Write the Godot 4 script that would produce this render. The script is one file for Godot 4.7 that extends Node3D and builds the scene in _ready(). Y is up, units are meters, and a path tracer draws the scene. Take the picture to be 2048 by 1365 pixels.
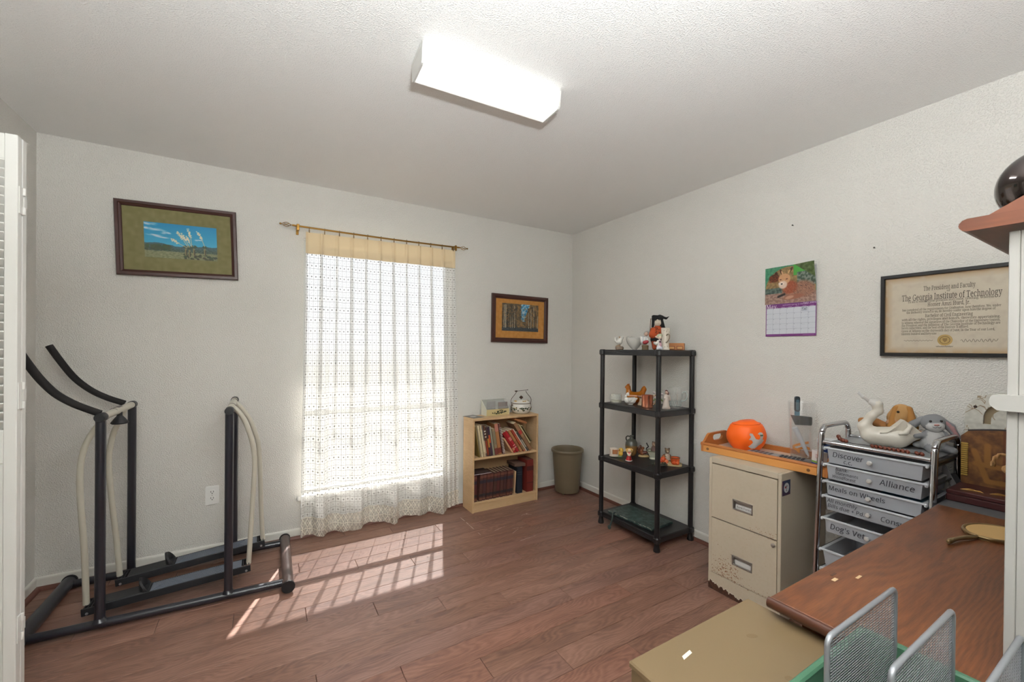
extends Node3D

var taken := {}
var mats := {}
var rng := RandomNumberGenerator.new()

# ---------------------------------------------------------------- naming and tagging
func numbered(parent: Node, called: String) -> String:
	var key := str(parent.get_instance_id()) + ":" + called
	if not taken.has(key):
		taken[key] = 0
		return called
	taken[key] += 1
	return "%s_%03d" % [called, taken[key]]

func tag(o: Node, label: String, category: String, group := ""):
	o.set_meta("label", label)
	o.set_meta("category", category)
	if group != "":
		o.set_meta("group", group)

func thing(called: String, label: String, category: String, at := Vector3.ZERO, turn := 0.0, group := "") -> Node3D:
	var o := Node3D.new()
	o.name = numbered(self, called)
	add_child(o, true)
	o.position = at
	o.rotation.y = turn
	tag(o, label, category, group)
	return o

func obj(called: String, st, m: Material, parent: Node = null) -> MeshInstance3D:
	var p: Node = parent if parent != null else self
	var o := MeshInstance3D.new()
	o.name = numbered(p, called)
	var mesh: Mesh
	if st is SurfaceTool:
		st.generate_normals()
		mesh = st.commit()
	else:
		mesh = st
	o.mesh = mesh
	if mesh.get_surface_count() > 0:
		o.set_surface_override_material(0, m)
	o.cast_shadow = GeometryInstance3D.SHADOW_CASTING_SETTING_ON
	p.add_child(o, true)
	return o

func struct(called: String, st, m: Material, parent: Node = null) -> MeshInstance3D:
	var o := obj(called, st, m, parent)
	if parent == null:
		o.set_meta("kind", "structure")
	return o

# ---------------------------------------------------------------- mesh building (faces given counter-clockwise, stored clockwise)
func mb() -> SurfaceTool:
	var st := SurfaceTool.new()
	st.begin(Mesh.PRIMITIVE_TRIANGLES)
	st.set_smooth_group(-1)
	return st

func tri(st: SurfaceTool, a: Vector3, b: Vector3, c: Vector3):
	var n := (b - a).cross(c - a).abs()      # box-mapped coordinates in metres
	if n.y >= n.x and n.y >= n.z:
		st.set_uv(Vector2(a.x, a.z)); st.add_vertex(a)
		st.set_uv(Vector2(c.x, c.z)); st.add_vertex(c)
		st.set_uv(Vector2(b.x, b.z)); st.add_vertex(b)
	elif n.x >= n.z:
		st.set_uv(Vector2(a.z, -a.y)); st.add_vertex(a)
		st.set_uv(Vector2(c.z, -c.y)); st.add_vertex(c)
		st.set_uv(Vector2(b.z, -b.y)); st.add_vertex(b)
	else:
		st.set_uv(Vector2(a.x, -a.y)); st.add_vertex(a)
		st.set_uv(Vector2(c.x, -c.y)); st.add_vertex(c)
		st.set_uv(Vector2(b.x, -b.y)); st.add_vertex(b)

func quad(st: SurfaceTool, a: Vector3, b: Vector3, c: Vector3, d: Vector3):
	tri(st, a, b, c); tri(st, a, c, d)

func quad_uv(st: SurfaceTool, p: Array, uv: Array):
	for k in [0, 2, 1, 0, 3, 2]:
		st.set_uv(uv[k]); st.add_vertex(p[k])

func face(st: SurfaceTool, p: Array, mid: Vector3):
	var n: Vector3 = (p[1] - p[0]).cross(p[2] - p[0])
	var c := Vector3.ZERO
	for v in p: c += v
	var q := p
	if n.dot(c / p.size() - mid) < 0:
		q = p.duplicate(); q.reverse()
	for k in range(1, q.size() - 1):
		tri(st, q[0], q[k], q[k + 1])

func box(st: SurfaceTool, c: Vector3, s: Vector3, b := 0.0, xf := Transform3D.IDENTITY):
	st.set_smooth_group(-1)
	var h := s / 2
	b = minf(b, minf(h.x, minf(h.y, h.z)) * 0.98)
	var mid := xf * c
	var P := func(x: float, y: float, z: float): return xf * (c + Vector3(x, y, z))
	for ax in 3:
		for sg in [-1.0, 1.0]:
			var u := (ax + 1) % 3
			var w := (ax + 2) % 3
			var pts := []
			for k in [[-1, -1], [1, -1], [1, 1], [-1, 1]]:
				var v := Vector3.ZERO
				v[ax] = h[ax] * sg
				v[u] = (h[u] - b) * k[0]
				v[w] = (h[w] - b) * k[1]
				pts.append(P.call(v.x, v.y, v.z))
			face(st, pts, mid)
	if b <= 0.0: return
	for ax in 3:
		var u := (ax + 1) % 3
		var w := (ax + 2) % 3
		for su in [-1.0, 1.0]:
			for sw in [-1.0, 1.0]:
				var pts := []
				for k in [[-1, 0], [1, 0], [1, 1], [-1, 1]]:
					var v := Vector3.ZERO
					v[ax] = (h[ax] - b) * k[0]
					v[u] = (h[u] - (b if k[1] == 1 else 0.0)) * su
					v[w] = (h[w] - (0.0 if k[1] == 1 else b)) * sw
					pts.append(P.call(v.x, v.y, v.z))
				face(st, pts, mid)
	for sx in [-1.0, 1.0]:
		for sy in [-1.0, 1.0]:
			for sz in [-1.0, 1.0]:
				face(st, [P.call(h.x * sx, (h.y - b) * sy, (h.z - b) * sz), P.call((h.x - b) * sx, h.y * sy, (h.z - b) * sz), P.call((h.x - b) * sx, (h.y - b) * sy, h.z * sz)], mid)

func bxm(a: Vector3, b: Vector3, bev := 0.0) -> SurfaceTool:   # a box from corner to corner
	var st := mb()
	box(st, (a + b) / 2, (b - a).abs(), bev)
	return st

func addbx(st: SurfaceTool, a: Vector3, b: Vector3, bev := 0.0):
	box(st, (a + b) / 2, (b - a).abs(), bev)

func tube(st: SurfaceTool, pts: Array, rad, sides := 12, cap := true, closed := false):
	var n := pts.size()
	var t: Vector3 = (pts[1] - pts[0]).normalized()
	var u := t.cross(Vector3.UP if absf(t.y) < 0.9 else Vector3.RIGHT).normalized()
	var rings := []
	for i in n:
		var d: Vector3
		if closed: d = pts[(i + 1) % n] - pts[(i + n - 1) % n]
		elif i == 0: d = pts[1] - pts[0]
		elif i == n - 1: d = pts[n - 1] - pts[n - 2]
		else: d = (pts[i + 1] - pts[i]).normalized() + (pts[i] - pts[i - 1]).normalized()
		d = d.normalized()
		u = (u - d * u.dot(d)).normalized()
		var v := d.cross(u)
		var r: float = rad[i] if rad is Array else rad
		var ring := []
		for k in sides:
			var a := TAU * k / sides
			ring.append(pts[i] + (u * cos(a) + v * sin(a)) * r)
		rings.append(ring)
	st.set_smooth_group(1)
	for i in (n if closed else n - 1):
		var A: Array = rings[i]
		var B: Array = rings[(i + 1) % n]
		for k in sides:
			var l := (k + 1) % sides
			quad(st, A[k], A[l], B[l], B[k])
	st.set_smooth_group(-1)
	if cap and not closed:
		for k in range(1, sides - 1):
			tri(st, rings[0][0], rings[0][k + 1], rings[0][k])
			tri(st, rings[n - 1][0], rings[n - 1][k], rings[n - 1][k + 1])

func tubem(pts: Array, rad, sides := 12) -> SurfaceTool:
	var st := mb()
	tube(st, pts, rad, sides)
	return st

func curve(pts: Array, per := 6) -> Array:      # Catmull-Rom through the points
	var out := []
	var n := pts.size()
	for i in n - 1:
		var a: Vector3 = pts[maxi(i - 1, 0)]
		var b: Vector3 = pts[i]
		var c: Vector3 = pts[i + 1]
		var d: Vector3 = pts[mini(i + 2, n - 1)]
		for k in per:
			out.append(b.cubic_interpolate(c, a, d, float(k) / per))
	out.append(pts[n - 1])
	return out

# lathe round y; profile of (radius, y) from the bottom up on the outside
func lathe(st: SurfaceTool, prof: Array, n := 32, xf := Transform3D.IDENTITY, sharp := 35.0, sq := 1.0):
	var g := 1
	for i in prof.size() - 1:
		if i > 0:
			var d0: Vector2 = prof[i] - prof[i - 1]
			var d1: Vector2 = prof[i + 1] - prof[i]
			if rad_to_deg(absf(d0.angle_to(d1))) > sharp: g += 1
		st.set_smooth_group(g)
		var a: Vector2 = prof[i]
		var b: Vector2 = prof[i + 1]
		for k in n:
			var t0 := TAU * k / n
			var t1 := TAU * ((k + 1) % n) / n
			var p := xf * Vector3(a.x * cos(t0), a.y, a.x * sin(t0) * sq)
			var q := xf * Vector3(a.x * cos(t1), a.y, a.x * sin(t1) * sq)
			var r := xf * Vector3(b.x * cos(t1), b.y, b.x * sin(t1) * sq)
			var s := xf * Vector3(b.x * cos(t0), b.y, b.x * sin(t0) * sq)
			if a.x > 1e-6 and b.x > 1e-6:
				quad(st, p, s, r, q)
			elif a.x > 1e-6: tri(st, p, s, q)
			elif b.x > 1e-6: tri(st, p, s, r)
	st.set_smooth_group(-1)

func lathem(prof: Array, n := 32, xf := Transform3D.IDENTITY, sharp := 35.0) -> SurfaceTool:
	var st := mb()
	lathe(st, prof, n, xf, sharp)
	return st

func V2(a: Array) -> Array:
	var out := []
	for k in range(0, a.size(), 2): out.append(Vector2(a[k], a[k + 1]))
	return out

# prism: polygon in x, y pushed from z0 to z1
func prism(st: SurfaceTool, poly: Array, z0: float, z1: float, xf := Transform3D.IDENTITY, smooth := false):
	var p := PackedVector2Array(poly)
	if Geometry2D.is_polygon_clockwise(p): p.reverse()
	# is_polygon_clockwise is for y down; check the area for y up
	var ar := 0.0
	for i in p.size():
		var j := (i + 1) % p.size()
		ar += p[i].x * p[j].y - p[j].x * p[i].y
	if ar < 0: p.reverse()
	var flip := xf.basis.determinant() < 0
	var idx := Geometry2D.triangulate_polygon(p)
	var V := func(v: Vector2, z: float): return xf * Vector3(v.x, v.y, z)
	st.set_smooth_group(-1)
	for k in range(0, idx.size(), 3):
		var a := p[idx[k]]
		var b := p[idx[k + 1]]
		var c := p[idx[k + 2]]
		if (b - a).cross(c - a) < 0:
			var t := b; b = c; c = t
		if flip:
			tri(st, V.call(a, z1), V.call(c, z1), V.call(b, z1)); tri(st, V.call(a, z0), V.call(b, z0), V.call(c, z0))
		else:
			tri(st, V.call(a, z1), V.call(b, z1), V.call(c, z1)); tri(st, V.call(a, z0), V.call(c, z0), V.call(b, z0))
	if smooth: st.set_smooth_group(1)
	for i in p.size():
		var a := p[i]
		var b := p[(i + 1) % p.size()]
		if flip: quad(st, V.call(a, z0), V.call(a, z1), V.call(b, z1), V.call(b, z0))
		else: quad(st, V.call(a, z0), V.call(b, z0), V.call(b, z1), V.call(a, z1))
	st.set_smooth_group(-1)

func prismm(poly: Array, z0: float, z1: float, xf := Transform3D.IDENTITY, smooth := false) -> SurfaceTool:
	var st := mb()
	prism(st, poly, z0, z1, xf, smooth)
	return st

func rrect(w: float, h: float, r: float, n := 4) -> Array:      # rounded rectangle round the origin
	var out := []
	for c in 4:
		var cx := (w / 2 - r) * (1 if c == 0 or c == 3 else -1)
		var cy := (h / 2 - r) * (1 if c < 2 else -1)
		for k in n + 1:
			var a := PI / 2 * c + PI / 2 * k / n
			out.append(Vector2(cx + r * cos(a), cy + r * sin(a)))
	return out

# soft body: capsules [from, to, radius, radius, colour] joined by a smooth minimum and meshed as surface nets
func blob(caps: Array, cell: float, k := 0.006) -> ArrayMesh:
	var lo := Vector3(1e9, 1e9, 1e9)
	var hi := -lo
	for c in caps:
		var r: float = maxf(c[2], c[3])
		lo = lo.min(c[0] - Vector3.ONE * r).min(c[1] - Vector3.ONE * r)
		hi = hi.max(c[0] + Vector3.ONE * r).max(c[1] + Vector3.ONE * r)
	lo -= Vector3.ONE * cell * 2
	hi += Vector3.ONE * cell * 2
	var nx := int((hi.x - lo.x) / cell) + 2
	var ny := int((hi.y - lo.y) / cell) + 2
	var nz := int((hi.z - lo.z) / cell) + 2
	var D := PackedFloat32Array(); D.resize(nx * ny * nz); D.fill(9.0)
	var near := PackedFloat32Array(); near.resize(nx * ny * nz); near.fill(9.0)
	var who := PackedInt32Array(); who.resize(nx * ny * nz)
	for ci in caps.size():
		var c: Array = caps[ci]
		var a: Vector3 = c[0]
		var ab: Vector3 = c[1] - a
		var ll := maxf(ab.length_squared(), 1e-12)
		var r0: float = c[2]
		var dr: float = c[3] - c[2]
		var m := maxf(r0, c[3]) + k + cell * 2
		var p0: Vector3 = ((a.min(c[1]) - Vector3.ONE * m - lo) / cell).floor()
		var p1: Vector3 = ((a.max(c[1]) + Vector3.ONE * m - lo) / cell).ceil()
		for z in range(maxi(int(p0.z), 0), mini(int(p1.z) + 1, nz)):
			for y in range(maxi(int(p0.y), 0), mini(int(p1.y) + 1, ny)):
				var row := (z * ny + y) * nx
				for x in range(maxi(int(p0.x), 0), mini(int(p1.x) + 1, nx)):
					var q := Vector3(lo.x + x * cell, lo.y + y * cell, lo.z + z * cell) - a
					var t := clampf(q.dot(ab) / ll, 0.0, 1.0)
					var d := (q - ab * t).length() - r0 - dr * t
					var i := row + x
					if d < near[i]:
						near[i] = d; who[i] = ci
					var e := D[i]
					var h := maxf(k - absf(d - e), 0.0) / k
					D[i] = minf(d, e) - h * h * k * 0.25
	var vid := PackedInt32Array(); vid.resize(nx * ny * nz); vid.fill(-1)
	var V := PackedVector3Array()
	var C := PackedColorArray()
	var N := PackedVector3Array()
	var off := [0, 1, nx, nx + 1, nx * ny, nx * ny + 1, nx * ny + nx, nx * ny + nx + 1]
	var cor := [Vector3(0, 0, 0), Vector3(1, 0, 0), Vector3(0, 1, 0), Vector3(1, 1, 0), Vector3(0, 0, 1), Vector3(1, 0, 1), Vector3(0, 1, 1), Vector3(1, 1, 1)]
	var ed := [[0, 1], [2, 3], [4, 5], [6, 7], [0, 2], [1, 3], [4, 6], [5, 7], [0, 4], [1, 5], [2, 6], [3, 7]]
	for z in nz - 1:
		for y in ny - 1:
			var row := (z * ny + y) * nx
			for x in nx - 1:
				var i := row + x
				if D[i] > cell * 2.5 or D[i] < -cell * 2.5: continue
				var cnt := 0
				for o in off:
					if D[i + o] < 0: cnt += 1
				if cnt == 0 or cnt == 8: continue
				var s := Vector3.ZERO
				var w := 0
				for e in ed:
					var da := D[i + off[e[0]]]
					var db := D[i + off[e[1]]]
					if (da < 0) != (db < 0):
						s += cor[e[0]].lerp(cor[e[1]], da / (da - db)); w += 1
				s /= w
				vid[i] = V.size()
				V.append(lo + (Vector3(x, y, z) + s) * cell)
				var g := Vector3(D[i + 1] + D[i + off[3]] + D[i + off[5]] + D[i + off[7]] - D[i] - D[i + off[2]] - D[i + off[4]] - D[i + off[6]],
					D[i + off[2]] + D[i + off[3]] + D[i + off[6]] + D[i + off[7]] - D[i] - D[i + 1] - D[i + off[4]] - D[i + off[5]],
					D[i + off[4]] + D[i + off[5]] + D[i + off[6]] + D[i + off[7]] - D[i] - D[i + 1] - D[i + off[2]] - D[i + off[3]])
				N.append(g.normalized())
				var best := 0
				for o in 8:
					if near[i + off[o]] < near[i + off[best]]: best = o
				C.append((caps[who[i + off[best]]][4] as Color).srgb_to_linear())
	var I := PackedInt32Array()
	var sx := 1
	var sy := nx
	var sz := nx * ny
	for z in range(1, nz - 1):
		for y in range(1, ny - 1):
			var row := (z * ny + y) * nx
			for x in range(1, nx - 1):
				var i := row + x
				var d0 := D[i]
				if absf(d0) > cell * 2.0: continue
				for ax in 3:
					var st := sx if ax == 0 else (sy if ax == 1 else sz)
					var d1 := D[i + st]
					if (d0 < 0) == (d1 < 0): continue
					var su := sy if ax == 0 else (sz if ax == 1 else sx)
					var sw := sz if ax == 0 else (sx if ax == 1 else sy)
					var a := vid[i - su - sw]
					var b := vid[i - sw]
					var c := vid[i]
					var d := vid[i - su]
					if a < 0 or b < 0 or c < 0 or d < 0: continue
					if d0 < 0: I.append_array([a, c, b, a, d, c])
					else: I.append_array([a, b, c, a, c, d])
	var arr := []
	arr.resize(Mesh.ARRAY_MAX)
	arr[Mesh.ARRAY_VERTEX] = V
	arr[Mesh.ARRAY_NORMAL] = N
	arr[Mesh.ARRAY_COLOR] = C
	arr[Mesh.ARRAY_INDEX] = I
	var me := ArrayMesh.new()
	if V.size() > 2: me.add_surface_from_arrays(Mesh.PRIMITIVE_TRIANGLES, arr)
	return me

# ---------------------------------------------------------------- materials
func c8(r: int, g: int, b: int, a := 1.0) -> Color:
	return Color(r / 255.0, g / 255.0, b / 255.0, a)

func M(col: Color, rough := 0.6, metal := 0.0, spec := 0.5) -> StandardMaterial3D:
	var key := "%s %s %s %s" % [col, rough, metal, spec]
	if mats.has(key): return mats[key]
	var m := StandardMaterial3D.new()
	m.albedo_color = col
	m.roughness = rough
	m.metallic = metal
	m.metallic_specular = spec
	mats[key] = m
	return m

func MV(rough := 0.35, spec := 0.5) -> StandardMaterial3D:      # takes its colour from the vertices
	var key := "v %s %s" % [rough, spec]
	if mats.has(key): return mats[key]
	var m := StandardMaterial3D.new()
	m.vertex_color_use_as_albedo = true
	m.roughness = rough
	m.metallic_specular = spec
	mats[key] = m
	return m

func MT(im: Image, rough := 0.6, tri_scale := 0.0, tint := Color.WHITE) -> StandardMaterial3D:
	var m := StandardMaterial3D.new()
	im.generate_mipmaps()
	m.albedo_texture = ImageTexture.create_from_image(im)
	m.albedo_color = tint
	m.roughness = rough
	if tri_scale > 0.0:
		m.uv1_scale = Vector3.ONE * tri_scale
	return m

func glass(tint: Color, rough := 0.02) -> StandardMaterial3D:
	var m := StandardMaterial3D.new()
	m.albedo_color = tint
	m.roughness = rough
	m.transparency = BaseMaterial3D.TRANSPARENCY_ALPHA
	m.metallic_specular = 0.5
	return m

func noise(sd: int, f: float, oct := 3, kind := FastNoiseLite.TYPE_SIMPLEX_SMOOTH) -> FastNoiseLite:
	var n := FastNoiseLite.new()
	n.seed = sd
	n.noise_type = kind
	n.frequency = f
	n.fractal_octaves = oct
	return n

# wood grain: w x h metres drawn on px x py pixels, in rows boards one over the other, each with its own figure
func wood(px: int, py: int, w: float, h: float, rows: int, dark: Color, mid: Color, light: Color, sd: int, rings := 85.0) -> Image:
	var im := Image.create(px, py, false, Image.FORMAT_RGB8)
	var a := noise(sd, 1.0, 2)
	var b := noise(sd + 1, 1.0, 3)
	var rh := py / rows
	for y in py:
		var r := y / rh
		var yy := h * y / py
		var cy := h * (r * rh + rh * 0.5) / py
		for x in px:
			var xx := w * x / px
			var bend := a.get_noise_3d(xx * 1.6, yy * 5.0, r * 17.0) * 0.10 + b.get_noise_3d(xx * 6.0, yy * 22.0, r * 9.0) * 0.014
			var s := sin(((yy - cy) + bend + (yy - cy) * (yy - cy) * 6.0) * rings * TAU)
			var fine := b.get_noise_3d(xx * 14.0, yy * 520.0, 3.0 + r)
			var broad := a.get_noise_3d(xx * 2.2 + 40.0, yy * 14.0, r * 5.0)
			var t := clampf(0.5 + 0.13 * s + 0.36 * fine + 0.30 * broad, 0.0, 1.0)
			var col := dark.lerp(mid, t * 2.0) if t < 0.5 else mid.lerp(light, t * 2.0 - 1.0)
			im.set_pixel(x, y, col)
	return im
# ================================================================ the scene
var plaster: StandardMaterial3D
var ceil_m: StandardMaterial3D
var white_paint: StandardMaterial3D
var plank_m := []
var cherry: StandardMaterial3D
var birch: StandardMaterial3D
var black_plastic: StandardMaterial3D
var chrome: StandardMaterial3D
var HH := 2.44

func _ready():
	rng.seed = 7
	setup_view()
	setup_materials()
	build_room()
	build_window()
	build_ceiling_light()
	build_added_uplighter()
	build_bifold()
	build_curtain()
	build_pictures()
	build_outlet()
	build_glider()
	build_bookcase()
	build_shelf_unit()
	build_cabinet_group()
	build_cart()
	build_corner()
	build_desk()
	build_wall_papers()

func setup_view():
	# camera: horizontal lens shift of a perspective-corrected wide shot
	var cam := Camera3D.new()
	cam.name = "camera"
	var f := 837.112
	cam.projection = Camera3D.PROJECTION_FRUSTUM
	cam.near = 0.05
	cam.far = 60.0
	cam.size = 2.0 * 0.05 * 682.5 / f
	cam.frustum_offset = Vector2(-15.729, 21.174) * 0.05 / f
	var yaw := 0.547620
	var pitch := -0.0043587
	var roll := 0.0095666
	var fwd := Vector3(sin(yaw) * cos(pitch), sin(pitch), -cos(yaw) * cos(pitch))
	var rt := Vector3(cos(yaw), 0, sin(yaw))
	var up := rt.cross(fwd)
	var r2 := rt * cos(roll) + up * sin(roll)
	var u2 := -rt * sin(roll) + up * cos(roll)
	cam.transform = Transform3D(Basis(r2, u2, -fwd), Vector3(-2.570966, 1.308951, 3.241931))
	add_child(cam)
	cam.current = true

	var env := Environment.new()
	env.background_mode = Environment.BG_SKY
	var sky := Sky.new()
	var sm := ProceduralSkyMaterial.new()
	sm.sky_top_color = c8(196, 208, 222)
	sm.sky_horizon_color = c8(234, 236, 238)
	sm.ground_horizon_color = c8(232, 233, 232)
	sm.ground_bottom_color = c8(200, 200, 196)
	sm.sky_energy_multiplier = SKY
	sm.ground_energy_multiplier = SKY
	sky.sky_material = sm
	env.sky = sky
	env.tonemap_mode = Environment.TONE_MAPPER_LINEAR
	env.tonemap_exposure = EXPOSURE
	env.sdfgi_enabled = true
	env.ssao_enabled = true
	env.ssil_enabled = true
	var we := WorldEnvironment.new()
	we.name = "world_environment"
	we.environment = env
	add_child(we)

	var sun := DirectionalLight3D.new()
	sun.name = "sun"
	sun.light_color = Color(1.0, 0.985, 0.965)
	sun.light_energy = SUN
	sun.light_angular_distance = 0.6
	sun.shadow_enabled = true
	sun.look_at_from_position(Vector3.ZERO, Vector3(-0.354, -1.095, 0.935), Vector3.UP)
	add_child(sun)

const SKY := 1.7
const SUN := 6.0
const FILL := 11.0
const LAMP := 0.9
const EXPOSURE := 1.0

func bump_tex(sd: int, f: float, lo: float, hi: float, px := 1024) -> ImageTexture:
	var n := noise(sd, f, 3)
	var im := n.get_seamless_image(px, px)
	im.convert(Image.FORMAT_L8)
	var d := im.get_data()
	for i in d.size():
		d[i] = int(255.0 * smoothstep(lo, hi, d[i] / 255.0))
	im = Image.create_from_data(px, px, false, Image.FORMAT_L8, d)
	im.generate_mipmaps()
	return ImageTexture.create_from_image(im)

func setup_materials():
	plaster = StandardMaterial3D.new()
	plaster.albedo_color = c8(225, 222, 215)
	plaster.roughness = 0.55
	plaster.metallic_specular = 0.35
	plaster.uv1_scale = Vector3.ONE * 1.1
	plaster.heightmap_enabled = true
	plaster.heightmap_texture = bump_tex(3, 0.10, 0.45, 0.8)
	plaster.heightmap_scale = 0.15
	ceil_m = plaster.duplicate()
	ceil_m.albedo_color = c8(244, 243, 240)
	ceil_m.heightmap_texture = bump_tex(11, 0.13, 0.5, 0.8)
	ceil_m.uv1_scale = Vector3.ONE * 1.0
	ceil_m.heightmap_scale = 0.1
	white_paint = M(c8(228, 226, 220), 0.4)
	black_plastic = M(c8(23, 22, 24), 0.38)
	chrome = M(c8(200, 200, 203), 0.12, 1.0)
	var im := wood(1024, 512, 1.21, 0.506, 4, c8(100, 70, 58), c8(134, 98, 82), c8(160, 122, 105), 21, 60.0)
	im.generate_mipmaps()
	var tx := ImageTexture.create_from_image(im)
	var bim := im.duplicate()
	bim.convert(Image.FORMAT_L8)
	bim.generate_mipmaps()
	var btx := ImageTexture.create_from_image(bim)
	for k in 4:
		var m := StandardMaterial3D.new()
		m.albedo_texture = tx
		m.albedo_color = [Color(1, 1, 1), Color(0.94, 0.93, 0.92), Color(1.0, 0.96, 0.95), Color(0.97, 0.97, 0.99)][k]
		m.roughness = 0.38
		m.metallic_specular = 0.5
		m.heightmap_enabled = true
		m.heightmap_texture = btx
		m.heightmap_scale = 0.03
		plank_m.append(m)
	cherry = MT(wood(512, 512, 1.0, 0.6, 1, c8(74, 40, 21), c8(106, 60, 33), c8(128, 78, 44), 33, 26.0), 0.38)
	cherry.uv1_scale = Vector3(1.0, 1.6, 1.6)
	birch = MT(wood(256, 256, 0.5, 0.5, 1, c8(196, 160, 118), c8(208, 174, 131), c8(218, 187, 146), 41, 30.0), 0.45)
	birch.uv1_scale = Vector3.ONE * 2.0

const RX := -3.611      # inner face of the left wall
const RZ := 3.66        # inner face of the front wall, behind the camera
const WX0 := -2.345     # window opening
const WX1 := -1.265
const WY0 := 0.285
const WY1 := 2.062

func build_room():
	# floor: a dark bed with each board laid on it
	var fl := struct("floor", bxm(Vector3(RX - 0.7, -0.16, -0.12), Vector3(0.12, -0.012, RZ + 0.12)), M(c8(40, 26, 22), 0.9))
	var w := 0.1265
	var bed := 0.0
	var row := 0
	while true:
		var z0 := 0.005 + w * row
		if row == 0: z0 = 0.0
		var z1 := minf(0.005 + w * (row + 1), RZ)
		if z0 >= RZ - 0.01: break
		var x := -2.389 + 0.3025 * (row - 7)
		while x > RX: x -= 1.21
		while x < 0.0:
			var a := maxf(x, RX)
			var b := minf(x + 1.21, 0.0)
			if b - a > 0.02:
				var st := mb()
				var e := 0.0014
				var g := 0.0009
				var r := rng.randi_range(0, 3)
				var flipu := rng.randi_range(0, 1)
				var P := func(px: float, pz: float, d: float): return Vector3(px, -d, pz)
				var U := func(px: float, pz: float):
					var u := (px - x) / 1.21
					if flipu == 1: u = 1.0 - u
					return Vector2(u, (r + clampf((pz - z0) / w, 0.02, 0.98)) / 4.0)
				var o := [[a + g, z0 + g], [b - g, z0 + g], [b - g, z1 - g], [a + g, z1 - g]]
				var i := [[a + g + e, z0 + g + e], [b - g - e, z0 + g + e], [b - g - e, z1 - g - e], [a + g + e, z1 - g - e]]
				quad_uv(st, [P.call(i[3][0], i[3][1], 0.0), P.call(i[2][0], i[2][1], 0.0), P.call(i[1][0], i[1][1], 0.0), P.call(i[0][0], i[0][1], 0.0)],
					[U.call(i[3][0], i[3][1]), U.call(i[2][0], i[2][1]), U.call(i[1][0], i[1][1]), U.call(i[0][0], i[0][1])])
				for k in 4:
					var l := (k + 1) % 4
					quad_uv(st, [P.call(i[k][0], i[k][1], 0.0), P.call(i[l][0], i[l][1], 0.0), P.call(o[l][0], o[l][1], 0.0011), P.call(o[k][0], o[k][1], 0.0011)],
						[U.call(i[k][0], i[k][1]), U.call(i[l][0], i[l][1]), U.call(o[l][0], o[l][1]), U.call(o[k][0], o[k][1])])
					quad_uv(st, [P.call(o[k][0], o[k][1], 0.0011), P.call(o[l][0], o[l][1], 0.0011), P.call(o[l][0], o[l][1], 0.012), P.call(o[k][0], o[k][1], 0.012)],
						[U.call(o[k][0], o[k][1]), U.call(o[l][0], o[l][1]), U.call(o[l][0], o[l][1]), U.call(o[k][0], o[k][1])])
				obj("plank", st, plank_m[rng.randi_range(0, 3)], fl)
			x += 1.21
		row += 1

	# worn pale scuffs on the boards
	var scuff := M(c8(206, 190, 182), 0.8)
	for q in [[-1.2635, 0.41, 0.0035, 0.185, 0.0], [-1.10, 0.565, 0.05, 0.0015, 0.3], [-0.98, 0.62, 0.04, 0.001, -0.2], [-1.02, 0.66, 0.035, 0.0012, 0.5], [-0.80, 0.43, 0.035, 0.006, 0.2], [-0.77, 0.45, 0.02, 0.003, -0.5], [-1.0, 0.80, 0.06, 0.001, 0.1]]:
		var ss := mb()
		for k in 14:
			var u := rng.randf_range(-1, 1)
			box(ss, Vector3(q[2] * (u if q[2] > q[3] else rng.randf_range(-1, 1) * 0.5), 0.0001, q[3] * (u if q[3] > q[2] else rng.randf_range(-1, 1))), Vector3(maxf(q[2] * 0.35, 0.0012) if q[2] > q[3] else q[2] * 0.7, 0.0003, q[3] * 0.22 if q[3] > q[2] else 0.0012), 0.0, Transform3D(Basis(Vector3.UP, q[4]), Vector3(q[0], 0.0002, q[1])))
		obj("scuff", ss, scuff, fl)

	struct("ceiling", bxm(Vector3(RX - 0.8, HH, -0.12), Vector3(0.12, HH + 0.12, RZ + 0.12)), ceil_m)
	# back wall with the window opening
	var st := mb()
	addbx(st, Vector3(RX - 0.8, -0.16, -0.12), Vector3(WX0, HH, 0))
	addbx(st, Vector3(WX1, -0.16, -0.12), Vector3(0.12, HH, 0))
	addbx(st, Vector3(WX0, -0.16, -0.12), Vector3(WX1, WY0, 0))
	addbx(st, Vector3(WX0, WY1, -0.12), Vector3(WX1, HH, 0))
	struct("wall_back", st, plaster)
	struct("wall_right", bxm(Vector3(0, -0.16, 0), Vector3(0.12, HH, RZ + 0.12)), plaster)
	# left wall with the closet opening
	st = mb()
	addbx(st, Vector3(RX - 0.12, -0.16, 0), Vector3(RX, HH, 1.13))
	addbx(st, Vector3(RX - 0.12, 2.03, 1.13), Vector3(RX, HH, 2.6))
	addbx(st, Vector3(RX - 0.12, -0.16, 2.6), Vector3(RX, HH, RZ))
	struct("wall_left", st, plaster)
	st = mb()
	addbx(st, Vector3(RX - 0.8, -0.16, 0), Vector3(RX - 0.7, HH, RZ))
	addbx(st, Vector3(RX - 0.7, -0.16, 0.9), Vector3(RX - 0.12, HH, 1.0))
	addbx(st, Vector3(RX - 0.7, -0.16, 2.7), Vector3(RX - 0.12, HH, 2.8))
	struct("wall_closet", st, plaster)
	struct("wall_front", bxm(Vector3(RX - 0.8, -0.16, RZ), Vector3(0.12, HH, RZ + 0.12)), plaster)

	# white skirting and the brown quarter round at its foot
	var board := V2([0, 0.0, 0.011, 0.0, 0.011, 0.058, 0.009, 0.064, 0.004, 0.068, 0, 0.068])
	var qr := V2([0.011, 0])
	for k in 7: qr.append(Vector2(0.011 + 0.018 * cos(PI / 2 * k / 6), 0.02 * sin(PI / 2 * k / 6)))
	var floor_brown := M(c8(104, 64, 52), 0.45)
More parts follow.
